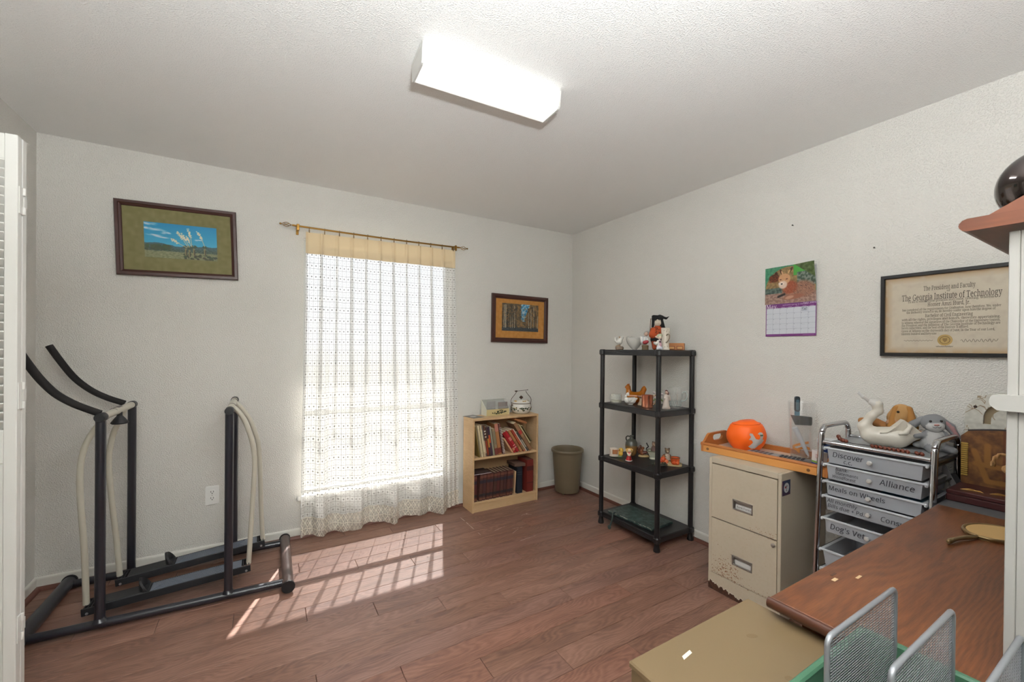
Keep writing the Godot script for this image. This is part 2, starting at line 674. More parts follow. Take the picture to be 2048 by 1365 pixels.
	var white_skirt := M(c8(226, 223, 214), 0.4)
	# along the back wall: profile x -> +z
	var tb := Transform3D(Basis(Vector3(0, 0, 1), Vector3(0, 1, 0), Vector3(-1, 0, 0)), Vector3.ZERO)
	struct("baseboard_back", prismm(board, 0, -RX, tb), white_skirt)
	struct("trim_1", prismm(qr, 0, -RX, tb, false), floor_brown)
	var trr := Transform3D(Basis(Vector3(-1, 0, 0), Vector3(0, 1, 0), Vector3(0, 0, -1)), Vector3.ZERO)
	struct("baseboard_right", prismm(board, -RZ, -0.011, trr), white_skirt)
	struct("trim_2", prismm(qr, -RZ, -0.011, trr), floor_brown)
	var tl := Transform3D(Basis(Vector3(1, 0, 0), Vector3(0, 1, 0), Vector3(0, 0, 1)), Vector3(RX, 0, 0))
	struct("baseboard_left", prismm(board, 0.011, 1.13, tl), white_skirt)
	struct("trim_3", prismm(qr, 0.011, 1.13, tl), floor_brown)

func build_window():
	var alu := M(c8(214, 214, 210), 0.35)
	var pane := glass(Color(0.96, 0.98, 0.97, 0.06))
	var wn := Node3D.new()
	wn.name = "window_1"
	wn.set_meta("kind", "structure")
	add_child(wn)
	var st := mb()
	var zf0 := -0.105
	var zf1 := -0.06
	var t := 0.018
	addbx(st, Vector3(WX0, WY0, zf0), Vector3(WX0 + t, WY1, zf1), 0.003)
	addbx(st, Vector3(WX1 - t, WY0, zf0), Vector3(WX1, WY1, zf1), 0.003)
	addbx(st, Vector3(WX0 + t, WY0, zf0), Vector3(WX1 - t, WY0 + t, zf1), 0.003)
	addbx(st, Vector3(WX0 + t, WY1 - t, zf0), Vector3(WX1 - t, WY1, zf1), 0.003)
	obj("frame", st, alu, wn)
	var mid := 0.845
	obj("meeting_rail", bxm(Vector3(WX0 + t, mid - 0.022, -0.1), Vector3(WX1 - t, mid + 0.02, -0.062), 0.003), alu, wn)
	obj("lower_pane", bxm(Vector3(WX0 + t, WY0 + t, -0.0845), Vector3(WX1 - t, mid - 0.022, -0.0815)), pane, wn)
	obj("upper_pane", bxm(Vector3(WX0 + t, mid + 0.02, -0.0945), Vector3(WX1 - t, WY1 - t, -0.0915)), pane, wn)
	obj("sash_lock", bxm(Vector3(-1.83, mid + 0.02, -0.078), Vector3(-1.78, mid + 0.032, -0.064), 0.003), alu, wn)
	st = mb()
	addbx(st, Vector3(WX0 - 0.03, WY0 - 0.025, 0.0005), Vector3(WX1 + 0.03, WY0, 0.03), 0.004)
	addbx(st, Vector3(WX0, WY0 - 0.024, -0.06), Vector3(WX1, WY0 + 0.001, 0.0005))
	obj("sill", st, white_paint, wn)
	# outside: an overhang out of view, sized to shade the upper window, and the pale yard
	struct("unseen_eave", bxm(Vector3(-7, 2.4, -1.09), Vector3(3, 2.52, -0.121)), M(c8(190, 186, 178), 0.8))
	struct("ground", bxm(Vector3(-30, -0.5, -40), Vector3(30, -0.3, 30)), M(c8(150, 146, 136), 0.9))

func build_added_uplighter():
	# added fill lamp, out of view behind the camera, bounced off the ceiling
	var t := thing("added_uplighter", "added black uplighter with a wide bowl by the front wall, out of view, brightening the ceiling", "added lamp", Vector3(-2.5, 0, 3.46))
	var bk := M(c8(40, 40, 42), 0.4)
	obj("base", lathem(V2([0, 0, 0.13, 0, 0.135, 0.006, 0.13, 0.018, 0.02, 0.03, 0, 0.03]), 32), bk, t)
	obj("pole", tubem([Vector3(0, 0.028, 0), Vector3(0, 1.57, 0)], 0.012, 14), bk, t)
	obj("bowl", lathem(V2([0.012, 1.55, 0.06, 1.56, 0.11, 1.58, 0.14, 1.605, 0.137, 1.605, 0.108, 1.584, 0.0, 1.575]), 36), bk, t)
	var em := M(c8(245, 240, 230), 0.4).duplicate()
	em.emission_enabled = true
	em.emission = Color(1, 0.97, 0.92)
	em.emission_energy_multiplier = 1.0
	obj("bulb", lathem(V2([0, 1.577, 0.08, 1.584, 0.09, 1.588, 0.0, 1.592]), 24), em, t)
	var a := AreaLight3D.new()
	a.name = "added_uplighter_glow"
	a.area_size = Vector2(0.2, 0.2)
	a.light_energy = FILL
	a.light_color = Color(0.95, 0.975, 0.99)
	a.area_range = 12.0
	a.area_attenuation = 2.0
	a.shadow_enabled = true
	a.rotation = Vector3(PI / 2, 0, 0)
	a.position = Vector3(0, 1.607, 0)
	t.add_child(a)

func build_ceiling_light():
	var t := thing("ceiling_light", "white wraparound ceiling light with a bright ribbed diffuser", "ceiling light", Vector3(-1.779, HH, 1.682), -0.05)
	var enamel := M(c8(205, 203, 198), 0.35)
	var st := mb()
	addbx(st, Vector3(-0.305, -0.02, -0.06), Vector3(0.305, 0.0, 0.06), 0.002)
	obj("housing", st, enamel, t)
	# wraparound diffuser: flat bottom, slightly flared sides
	var pr := V2([-0.072, 0, -0.078, -0.006, -0.07, -0.07, -0.064, -0.077, -0.056, -0.079, 0.056, -0.079, 0.064, -0.077, 0.07, -0.07, 0.078, -0.006, 0.072, 0])
	var x := Transform3D(Basis(Vector3(0, 0, 1), Vector3(0, 1, 0), Vector3(-1, 0, 0)), Vector3.ZERO)
	var dm := M(c8(240, 240, 238), 0.3).duplicate()
	dm.emission_enabled = true
	dm.emission = Color(1, 0.99, 0.97)
	dm.emission_energy_multiplier = 0.62
	var poly := []
	for q in pr: poly.append(q)
	obj("diffuser", prismm(poly, -0.296, 0.296, x), dm, t)
	for s in [-1, 1]:
		var pe := []
		for q in pr: pe.append(q * 1.02 + Vector2(0, 0.0))
		obj("end_cap", prismm(pe, 0.296 * s, 0.304 * s, x), enamel, t)
	# two tubes show through as brighter streaks
	var tm := M(c8(245, 245, 243), 0.3).duplicate()
	tm.emission_enabled = true
	tm.emission = Color(1, 0.99, 0.97)
	tm.emission_energy_multiplier = 0.75
	for s in [-1, 1]:
		var ts := mb()
		box(ts, Vector3(0, -0.0793, 0.028 * s), Vector3(0.55, 0.0016, 0.018), 0.0006)
		obj("tube_streak", ts, tm, t)
	var a := AreaLight3D.new()
	a.name = "ceiling_light_glow"
	a.area_size = Vector2(0.56, 0.11)
	a.light_energy = LAMP
	a.light_color = Color(0.97, 0.985, 1.0)
	a.area_range = 10.0
	a.area_attenuation = 2.0
	a.shadow_enabled = true
	a.rotation = Vector3(-PI / 2, 0, 0)
	a.position = Vector3(0, -0.083, 0)
	t.add_child(a)

func build_bifold():
	var d := Node3D.new()
	d.name = "door_1"
	d.set_meta("kind", "structure")
	add_child(d)
	var x1 := -3.268
	var x0 := -3.585
	for k in 2:
		var z1 := 1.201 - 0.034 * k
		var z0 := z1 - 0.028
		obj("stile", bxm(Vector3(x1 - 0.03, 0.015, z0), Vector3(x1, 2.0, z1), 0.002), white_paint, d)
		obj("stile", bxm(Vector3(x0, 0.015, z0), Vector3(x0 + 0.03, 2.0, z1), 0.002), white_paint, d)
		for y in [[0.015, 0.13], [0.92, 1.03], [1.915, 1.999]]:
			obj("rail", bxm(Vector3(x0 + 0.03, y[0], z0 + 0.001), Vector3(x1 - 0.03, y[1], z1 - 0.001), 0.002), white_paint, d)
		obj("panel", bxm(Vector3(x0 + 0.03, 0.13, z0 + 0.008), Vector3(x1 - 0.03, 0.92, z1 - 0.004), 0.002), white_paint, d)
		var sl := mb()
		box(sl, Vector3.ZERO, Vector3(x1 - x0 - 0.06, 0.036, 0.006), 0.0015, Transform3D(Basis(Vector3.RIGHT, 0.75), Vector3.ZERO))
		sl.generate_normals()
		var me := sl.commit()
		for i in 30:
			var s := obj("slat", me, white_paint, d)
			s.position = Vector3((x0 + x1) / 2, 1.046 + i * 0.0295, (z0 + z1) / 2)
	# hinges on the folded edge
	for y in [1.79, 1.14, 0.36]:
		var st := mb()
		box(st, Vector3(x1 + 0.001, y, 1.184), Vector3(0.003, 0.09, 0.022), 0.0008)
		box(st, Vector3(x1 + 0.001, y, 1.153), Vector3(0.003, 0.04, 0.022), 0.0008)
		for yy in [-0.032, 0.032]:
			tube(st, [Vector3(x1 + 0.004, y + yy - 0.012, 1.17), Vector3(x1 + 0.004, y + yy + 0.012, 1.17)], 0.0045, 8)
		obj("hinge", st, white_paint, d)
	obj("track", bxm(Vector3(RX - 0.075, 2.005, 1.13), Vector3(RX - 0.045, 2.03, 2.6)), white_paint, d)

func build_curtain():
	var brass := M(c8(150, 112, 52), 0.35, 0.9)
	var rod := thing("curtain_rod", "thin brass curtain rod with twisted cage finials above the window", "curtain rod", Vector3(-1.82, 2.13, 0.07))
	var pts := []
	for k in 15:
		var x := -0.6 + 1.2 * k / 14.0
		pts.append(Vector3(x, -0.006 + 0.012 * (k / 14.0) - 0.006 * sin(PI * k / 14.0), 0))
	obj("pole", tubem(pts, 0.006, 10), brass, rod)
	for s in [-1, 1]:
		var st := mb()
		var yb := -0.006 if s < 0 else 0.006
		for w in 4:
			var sp := []
			for k in 13:
				var u := k / 12.0
				var a := TAU * w / 4.0 + u * 2.4
				var r := 0.014 * sin(PI * u)
				sp.append(Vector3(s * (0.602 + 0.06 * u), yb + r * sin(a), r * cos(a)))
			tube(st, sp, 0.0018, 6)
		lathe(st, V2([0, -0.006, 0.006, -0.004, 0.006, 0.004, 0, 0.008]), 12, Transform3D(Basis(Vector3.BACK, -s * PI / 2), Vector3(s * 0.667, yb, 0)))
		obj("finial", st, brass, rod)
		var sb := mb()
		addbx(sb, Vector3(s * 0.565 - 0.008, yb - 0.045, -0.0695), Vector3(s * 0.565 + 0.008, yb + 0.015, -0.062), 0.002)
		addbx(sb, Vector3(s * 0.565 - 0.005, yb - 0.013, -0.062), Vector3(s * 0.565 + 0.005, yb - 0.006, 0.006), 0.001)
		addbx(sb, Vector3(s * 0.565 - 0.008, yb - 0.03, -0.004), Vector3(s * 0.565 + 0.008, yb + 0.012, 0.009), 0.002)
		obj("bracket", sb, brass, rod)
	# rings: one to each pinch pleat
	var NP := 12
	for k in NP:
		var u := k / float(NP - 1)
		var x := lerpf(-0.497, 0.545, u)
		var st := mb()
		var cy := -0.008 + 0.011 * u
		var c := []
		for j in 12:
			var a := TAU * j / 12.0
			c.append(Vector3(x, cy - 0.003 + 0.011 * sin(a), 0.011 * cos(a)))
		tube(st, c, 0.0014, 6, false, true)
		addbx(st, Vector3(x - 0.003, cy - 0.032, -0.003), Vector3(x + 0.003, cy - 0.013, 0.003), 0.001)
		obj("ring", st, M(c8(120, 96, 60), 0.4, 0.8), rod)

	# lace cloth: square net with a row of dots, a row of crosses
	var im := Image.create(96, 192, false, Image.FORMAT_RGBA8)
	for y in 192:
		for x in 96:
			var thread := 0.0
			var dx := mini(x, 95 - x)
			var yy := y % 96
			var dy := mini(yy, 95 - yy)
			if dx < 3 or dy < 3: thread = 1.0
			var px := (x - 47.5) / 48.0
			var py := (yy - 47.5) / 48.0
			if y < 96:
				var r := sqrt(px * px + py * py)
				thread = maxf(thread, 1.0 - smoothstep(0.22, 0.32, r))
				if (absf(px) < 0.05 or absf(py) < 0.05) and r < 0.5: thread = 1.0
			else:
				if absf(absf(px) - absf(py)) < 0.06 and absf(px) < 0.6: thread = 0.9
			var weave := 0.035 if (x / 2 + y / 2) % 2 == 0 else 0.0
			im.set_pixel(x, y, Color(0.97 - 0.42 * thread, 0.965 - 0.42 * thread, 0.95 - 0.43 * thread, clampf(CLOTH + weave + (1.0 - CLOTH) * thread, 0, 1)))  # threads greyed to stand for the backlight they block
	var cloth := MT(im, 0.85)
	cloth.transparency = BaseMaterial3D.TRANSPARENCY_ALPHA
	cloth.backlight_enabled = true
	cloth.backlight = Color(0.40, 0.40, 0.40)
	cloth.cull_mode = BaseMaterial3D.CULL_DISABLED
	cloth.metallic_specular = 0.1
	var head_m := M(c8(224, 206, 172), 0.9).duplicate()
	head_m.backlight_enabled = true
	head_m.backlight = Color(0.6, 0.51, 0.37)
	head_m.cull_mode = BaseMaterial3D.CULL_DISABLED
	var im2 := Image.create(64, 64, false, Image.FORMAT_RGBA8)
	for y in 64:
		for x in 64:
			var px := absf(x - 31.5) / 32.0
			var py := absf(y - 31.5) / 32.0
			var on := absf(px + py - 0.8) < 0.14 or px > 0.93 or py > 0.93 or px + py < 0.2
			im2.set_pixel(x, y, Color(0.92, 0.90, 0.85, 1.0) if on else Color(0.92, 0.89, 0.83, 0.45))
	var hem_m := MT(im2, 0.9)
	hem_m.transparency = BaseMaterial3D.TRANSPARENCY_ALPHA
	hem_m.backlight_enabled = true
	hem_m.backlight = Color(0.4, 0.38, 0.34)
	hem_m.cull_mode = BaseMaterial3D.CULL_DISABLED
	hem_m.metallic_specular = 0.1

	var cur := thing("curtain", "sheer white lace curtain with a square net pattern and tan heading over the window", "curtain", Vector3(0, 0, 0))
	var NX := 288
	var rows := []
	# heights: heading, cloth, hem
	var ys := [1.0, 0.9795, 0.955, 0.93, 0.90, 0.86, 0.8, 0.72, 0.62, 0.52, 0.42, 0.32, 0.24, 0.17, 0.11, 0.075, 0.06, 0.04, 0.02, 0.0]
	for yv in ys:
		var s: float = 1.0 - yv
		var ring := []
		for i in NX + 1:
			var u := i / float(NX)
			var top: float = lerpf(2.092, 2.108, u)
			var bot: float = 0.022 + 0.010 * sin(u * 21.0)
			var x := lerpf(lerpf(-2.338, -1.262, u), lerpf(-2.357, -1.203, u), smoothstep(0.0, 1.0, s))
			# pinch pleats at the head: a small forward tuck at each ring
			var ph := u * (NP - 1)
			var d := absf(ph - roundf(ph))
			var tuck := 0.012 * exp(-pow(d / 0.10, 2.0)) * (1.0 - smoothstep(0.0, 0.35, s))
			var mid := 0.018 * (0.5 + 0.5 * cos(TAU * ph)) * smoothstep(0.02, 0.25, s) * (1.0 - smoothstep(0.45, 0.95, s))
			var lowv := sin(TAU * (u * 5.2 + 0.62) + 0.9 * sin(u * 9.0)) + 0.35 * sin(TAU * u * 9.5 + 1.0)
			var low := 0.040 * lowv * smoothstep(0.15, 1.0, s)
			var small := 0.006 * sin(TAU * u * 23.0 + 3.0 * sin(u * 13.0)) * smoothstep(0.1, 0.6, s)
			var z := 0.066 + tuck + mid + low + small + 0.018 * smoothstep(0.3, 1.0, s)
			z = maxf(z, 0.034)
			x += 0.010 * cos(TAU * (u * 5.2 + 0.62) + 0.9 * sin(u * 9.0)) * smoothstep(0.3, 1.0, s) * sin(PI * u)
			ring.append(Vector3(x, lerpf(bot, top, yv), z))
		rows.append(ring)
	var full := 1.55 / 0.037
	var sheet := func(r0: int, r1: int, offz: float, uvs: float) -> SurfaceTool:
		var st := mb()
		st.set_smooth_group(1)
		for r in range(r0, r1):
			for i in NX:
				var p := []
				var uv := []
				for c in [[r, i], [r + 1, i], [r + 1, i + 1], [r, i + 1]]:
					var v: Vector3 = rows[c[0]][c[1]]
					p.append(v + Vector3(0, 0, offz))
					uv.append(Vector2(c[1] / float(NX) * full, v.y / 0.074) * uvs)
				quad_uv(st, p, uv)
		return st
	# the cloth gathered behind each pinch pleat
	for k in NP:
		var uk := k / float(NP - 1)
		var st := mb()
		st.set_smooth_group(1)
		for r in range(2, 15):
			for j in 4:
				var p := []
				var uv := []
				for c in [[r, j], [r + 1, j], [r + 1, j + 1], [r, j + 1]]:
					var yv: float = ys[c[0]]
					var w: float = lerpf(0.010, 0.021, smoothstep(1.0, 0.75, yv)) * (0.75 + 0.25 * sin(k * 2.3)) * smoothstep(0.12, 0.5, yv) + 0.004
					var uu := clampf(uk + (c[1] / 4.0 - 0.5) * w * (1.0 if k > 0 and k < NP - 1 else 1.6), 0.0, 1.0)
					var fi := uu * NX
					var i0 := mini(int(fi), NX - 1)
					var v: Vector3 = (rows[c[0]][i0] as Vector3).lerp(rows[c[0]][i0 + 1], fi - i0)
					p.append(v - Vector3(0, 0, 0.005))
					uv.append(Vector2(uu * full * 1.7 + 0.4, v.y / 0.074))
				quad_uv(st, p, uv)
		obj("pleat_fold", st, cloth, cur)
	obj("lace", sheet.call(2, 17, 0.0, 1.0), cloth, cur)
	obj("heading", sheet.call(0, 3, 0.002, 1.0), head_m, cur)
	obj("hem", sheet.call(16, 19, 0.002, 1.0), hem_m, cur)

const CLOTH := 0.66
# ---------------------------------------------------------------- pictures on the back wall
func frame_bars(t: Node3D, w: float, h: float, bw: float, bd: float, m: Material, lip := true):
	# four mitred mouldings round the origin, in the x, y plane, back at z = 0
	for k in 4:
		var L := w if k % 2 == 0 else h
		var H := h if k % 2 == 0 else w
		var st := mb()
		var x := Transform3D(Basis(Vector3.BACK, PI / 2 * k), Vector3.ZERO)
		var prof := [[0.0, 0.0], [0.0, bd * 0.75], [bw * 0.12, bd], [bw * 0.55, bd], [bw * 0.62, bd * 0.8], [bw * 0.92, bd * 0.62], [bw, bd * 0.5], [bw, 0.0]]
		if not lip: prof = [[0.0, 0.0], [0.0, bd * 0.9], [bw * 0.1, bd], [bw * 0.9, bd], [bw, bd * 0.85], [bw, 0.0]]
		for i in prof.size() - 1:
			var a: Array = prof[i]
			var b: Array = prof[i + 1]
			var ya: float = -H / 2 + a[0]
			var yb: float = -H / 2 + b[0]
			quad(st, x * Vector3(-L / 2 + a[0], ya, a[1]), x * Vector3(L / 2 - a[0], ya, a[1]), x * Vector3(L / 2 - b[0], yb, b[1]), x * Vector3(-L / 2 + b[0], yb, b[1]))
		obj("frame_moulding", st, m, t)

func flat_print(w: float, h: float, z: float) -> SurfaceTool:
	var st := mb()
	quad_uv(st, [Vector3(-w / 2, -h / 2, z), Vector3(w / 2, -h / 2, z), Vector3(w / 2, h / 2, z), Vector3(-w / 2, h / 2, z)],
		[Vector2(0, 1), Vector2(1, 1), Vector2(1, 0), Vector2(0, 0)])
	for k in [[-1, 1, 0], [1, -1, 0]]: pass
	return st

func dab(im: Image, cx: float, cy: float, rx: float, ry: float, col: Color, a := 1.0, rot := 0.0, soft := 0.3):
	var R := maxf(rx, ry) + 1
	for y in range(maxi(0, int(cy - R)), mini(im.get_height(), int(cy + R) + 1)):
		for x in range(maxi(0, int(cx - R)), mini(im.get_width(), int(cx + R) + 1)):
			var dx := x - cx
			var dy := y - cy
			var u := (dx * cos(rot) + dy * sin(rot)) / rx
			var v := (-dx * sin(rot) + dy * cos(rot)) / ry
			var d := sqrt(u * u + v * v)
			if d < 1.0:
				var k := a * clampf((1.0 - d) / soft, 0.0, 1.0)
				im.set_pixel(x, y, im.get_pixel(x, y).lerp(col, k))

func stroke(im: Image, x0: float, y0: float, x1: float, y1: float, r: float, col: Color, a := 1.0):
	var n := int(maxf(absf(x1 - x0), absf(y1 - y0)) / maxf(r * 0.5, 0.5)) + 1
	for k in n + 1:
		dab(im, lerpf(x0, x1, float(k) / n), lerpf(y0, y1, float(k) / n), r + 0.5, r + 0.5, col, a, 0.0, 0.5)

func desert_print() -> Image:
	var W := 320
	var H := 170
	var im := Image.create(W, H, false, Image.FORMAT_RGB8)
	var n := noise(5, 1.0, 4)
	for y in H:
		for x in W:
			var v := y / float(H)
			var col := c8(8, 128, 176).lerp(c8(78, 170, 200), v * 1.3)
			var ridge := 0.60 + 0.05 * n.get_noise_2d(x * 0.012, 3.0) - 0.03 * sin(x * 0.02 + 1.0)
			var ground := 0.80 + 0.02 * n.get_noise_2d(x * 0.02, 9.0)
			if v > ridge:
				col = c8(60, 92, 104).lerp(c8(86, 104, 84), clampf((v - ridge) * 6.0, 0, 1))
				col = col.lerp(c8(34, 52, 44), clampf(0.4 + n.get_noise_2d(x * 0.08, y * 0.12), 0, 1) * clampf((v - ridge) * 9.0, 0, 1))
			if v > ground:
				col = c8(150, 152, 118).lerp(c8(96, 100, 66), clampf(0.5 + n.get_noise_2d(x * 0.05, y * 0.3), 0, 1))
			im.set_pixel(x, y, col)
	for c in [[24, 8, 40, 7], [50, 34, 54, 8], [92, 46, 26, 8], [40, 62, 44, 6], [70, 68, 46, 6], [14, 30, 24, 7], [236, 70, 22, 6]]:
		for k in 8:
			dab(im, c[0] + rng.randf_range(-0.6, 0.6) * c[2], c[1] + rng.randf_range(-0.5, 0.5) * c[3], c[2] * 0.5, c[3] * 0.7, c8(206, 214, 222), 0.5, 0.12, 0.8)
	for k in 60: dab(im, rng.randf_range(6, 110), rng.randf_range(108, 132), rng.randf_range(5, 12), rng.randf_range(3, 8), c8(46 + rng.randi() % 20, 62 + rng.randi() % 20, 42), 0.8)
	for k in 40: dab(im, rng.randf_range(170, 316), rng.randf_range(142, 168), rng.randf_range(5, 12), rng.randf_range(3, 7), c8(40 + rng.randi() % 24, 48 + rng.randi() % 20, 40), 0.85)
	# spiky plants with flower stalks
	for p in [[192, 140, 20], [212, 132, 17], [262, 128, 13], [176, 134, 14]]:
		for k in 26:
			var a := rng.randf_range(-2.7, -0.4)
			stroke(im, p[0], p[1] - 18, p[0] + cos(a) * p[2], p[1] - 18 + sin(a) * p[2], 1.0, c8(52, 70, 52), 0.9)
		stroke(im, p[0], p[1] + 14, p[0], p[1] - 16, 5.0, c8(126, 116, 78), 0.9)
		stroke(im, p[0] + 3, p[1] + 14, p[0] + 3, p[1] - 8, 2.5, c8(60, 58, 44), 0.8)
	for f in [[186, 108, 150, 46], [192, 108, 168, 52], [204, 104, 196, 28], [200, 104, 188, 66], [262, 100, 240, 36], [182, 112, 120, 80]]:
		stroke(im, f[0], f[1], f[2], f[3], 1.2, c8(190, 186, 150), 0.9)
		for k in 26:
			var u := rng.randf()
			dab(im, lerpf(f[2] - 8, lerpf(f[2], f[0], 0.4), u) + rng.randf_range(-5, 5), lerpf(f[3] - 8, lerpf(f[3], f[1], 0.4), u) + rng.randf_range(-5, 5), 4, 3, c8(226, 214, 184), 0.8)
	return im

func forest_print() -> Image:
	var W := 200
	var H := 150
	var im := Image.create(W, H, false, Image.FORMAT_RGB8)
	var n := noise(8, 1.0, 4)
	for y in H:
		for x in W:
			var g := clampf(0.5 + 0.7 * n.get_noise_2d(x * 0.05, y * 0.035), 0, 1)
			var col := c8(58, 56, 50).lerp(c8(160, 122, 74), g)
			if x < 80: col = col.lerp(c8(60, 62, 58), 0.35)
			var gap := absf(x - (110 + (H * 0.66 - y) * 0.16 + 10.0 * n.get_noise_2d(y * 0.06, 2.0)))
			if y < 95 and gap < 24.0 - y * 0.18: col = c8(30, 120, 170).lerp(c8(170, 192, 200), clampf(0.5 + n.get_noise_2d(x * 0.06, y * 0.05) * 1.6, 0, 1))
			if y > 128: col = c8(70, 78, 84).lerp(c8(44, 46, 46), clampf(0.5 + n.get_noise_2d(x * 0.06, y * 0.2), 0, 1))
			im.set_pixel(x, y, col)
	for k in 34:
		var x := rng.randf_range(2, 74) if k < 22 else rng.randf_range(140, 198)
		stroke(im, x, 132, x + rng.randf_range(-3, 3), rng.randf_range(4, 70), 0.8, [c8(190, 182, 160), c8(44, 40, 36)][k % 2], 0.75)
	for k in 220:
		var x := rng.randf_range(2, 198)
		dab(im, x, rng.randf_range(20, 126), 3, 2.2, [c8(176, 128, 62), c8(148, 100, 54), c8(120, 96, 60), c8(52, 60, 54)][k % 4], 0.7)
	return im

func build_pictures():
	var dark_wood := M(c8(62, 30, 22), 0.38)
	var t := thing("framed_picture", "large dark wood frame with a blue sky desert photograph in an olive mat", "picture", Vector3(-3.012, 1.941, 0.003), 0.0)
	t.rotation.z = 0.035
	frame_bars(t, 0.575, 0.43, 0.032, 0.026, dark_wood)
	obj("mat_board", bxm(Vector3(-0.268, -0.196, 0.002), Vector3(0.268, 0.196, 0.009)), MT(speck(c8(122, 116, 76), 0.05, 3), 0.8), t)
	var pr := obj("print", flat_print(0.345, 0.205, 0.0096), MT(desert_print(), 0.55), t)
	pr.position = Vector3(0.01, 0.0, 0)
	t = thing("framed_picture", "small dark wood frame with an autumn forest photograph in an orange mat", "picture", Vector3(-0.597, 1.586, 0.003), 0.0)
	t.rotation.z = -0.006
	frame_bars(t, 0.59, 0.425, 0.04, 0.026, dark_wood)
	obj("mat_board", bxm(Vector3(-0.26, -0.178, 0.002), Vector3(0.26, 0.178, 0.009)), MT(speck(c8(184, 128, 62), 0.06, 4), 0.8), t)
	pr = obj("print", flat_print(0.385, 0.245, 0.0096), MT(forest_print(), 0.55), t)
	pr.position = Vector3(0.0, 0.012, 0)

func speck(col: Color, amp: float, sd: int, px := 64, f := 0.4) -> Image:
	var im := Image.create(px, px, false, Image.FORMAT_RGB8)
	var n := noise(sd, f, 2)
	for y in px:
		for x in px:
			var d := n.get_noise_2d(x, y) * amp
			im.set_pixel(x, y, Color(clampf(col.r + d, 0, 1), clampf(col.g + d, 0, 1), clampf(col.b + d, 0, 1)))
	return im

func build_outlet():
	var t := thing("outlet", "white double power outlet low on the wall behind the glider", "outlet", Vector3(-2.846, 0.378, 0.0005))
	var pw := M(c8(244, 243, 239), 0.3)
	var st := mb()
	prism(st, rrect(0.07, 0.115, 0.006), 0.0, 0.006)
	prism(st, rrect(0.062, 0.107, 0.006), 0.006, 0.0078)
	obj("plate", st, pw, t)
	for s in [-1, 1]:
		var r := obj("receptacle", prismm(rrect(0.034, 0.03, 0.012, 5), 0.007, 0.0098, Transform3D(Basis.IDENTITY, Vector3(0, 0.0195 * s, 0))), pw, t)
		var sl := mb()
		for k in [-1, 1]: box(sl, Vector3(0.0065 * k, 0.0195 * s + 0.004, 0.0099), Vector3(0.0026, 0.010, 0.0008))
		lathe(sl, V2([0, 0.0095, 0.003, 0.0095, 0.003, 0.0103, 0, 0.0103]), 10, Transform3D(Basis(Vector3.RIGHT, PI / 2), Vector3(0, 0.0195 * s - 0.0065, 0)))
		obj("slots", sl, M(c8(60, 58, 55), 0.7), r)
	obj("screw", lathem(V2([0, 0.007, 0.003, 0.007, 0.003, 0.0086, 0, 0.009]), 10, Transform3D(Basis(Vector3.RIGHT, PI / 2), Vector3.ZERO)), M(c8(190, 188, 182), 0.3, 0.6), t)

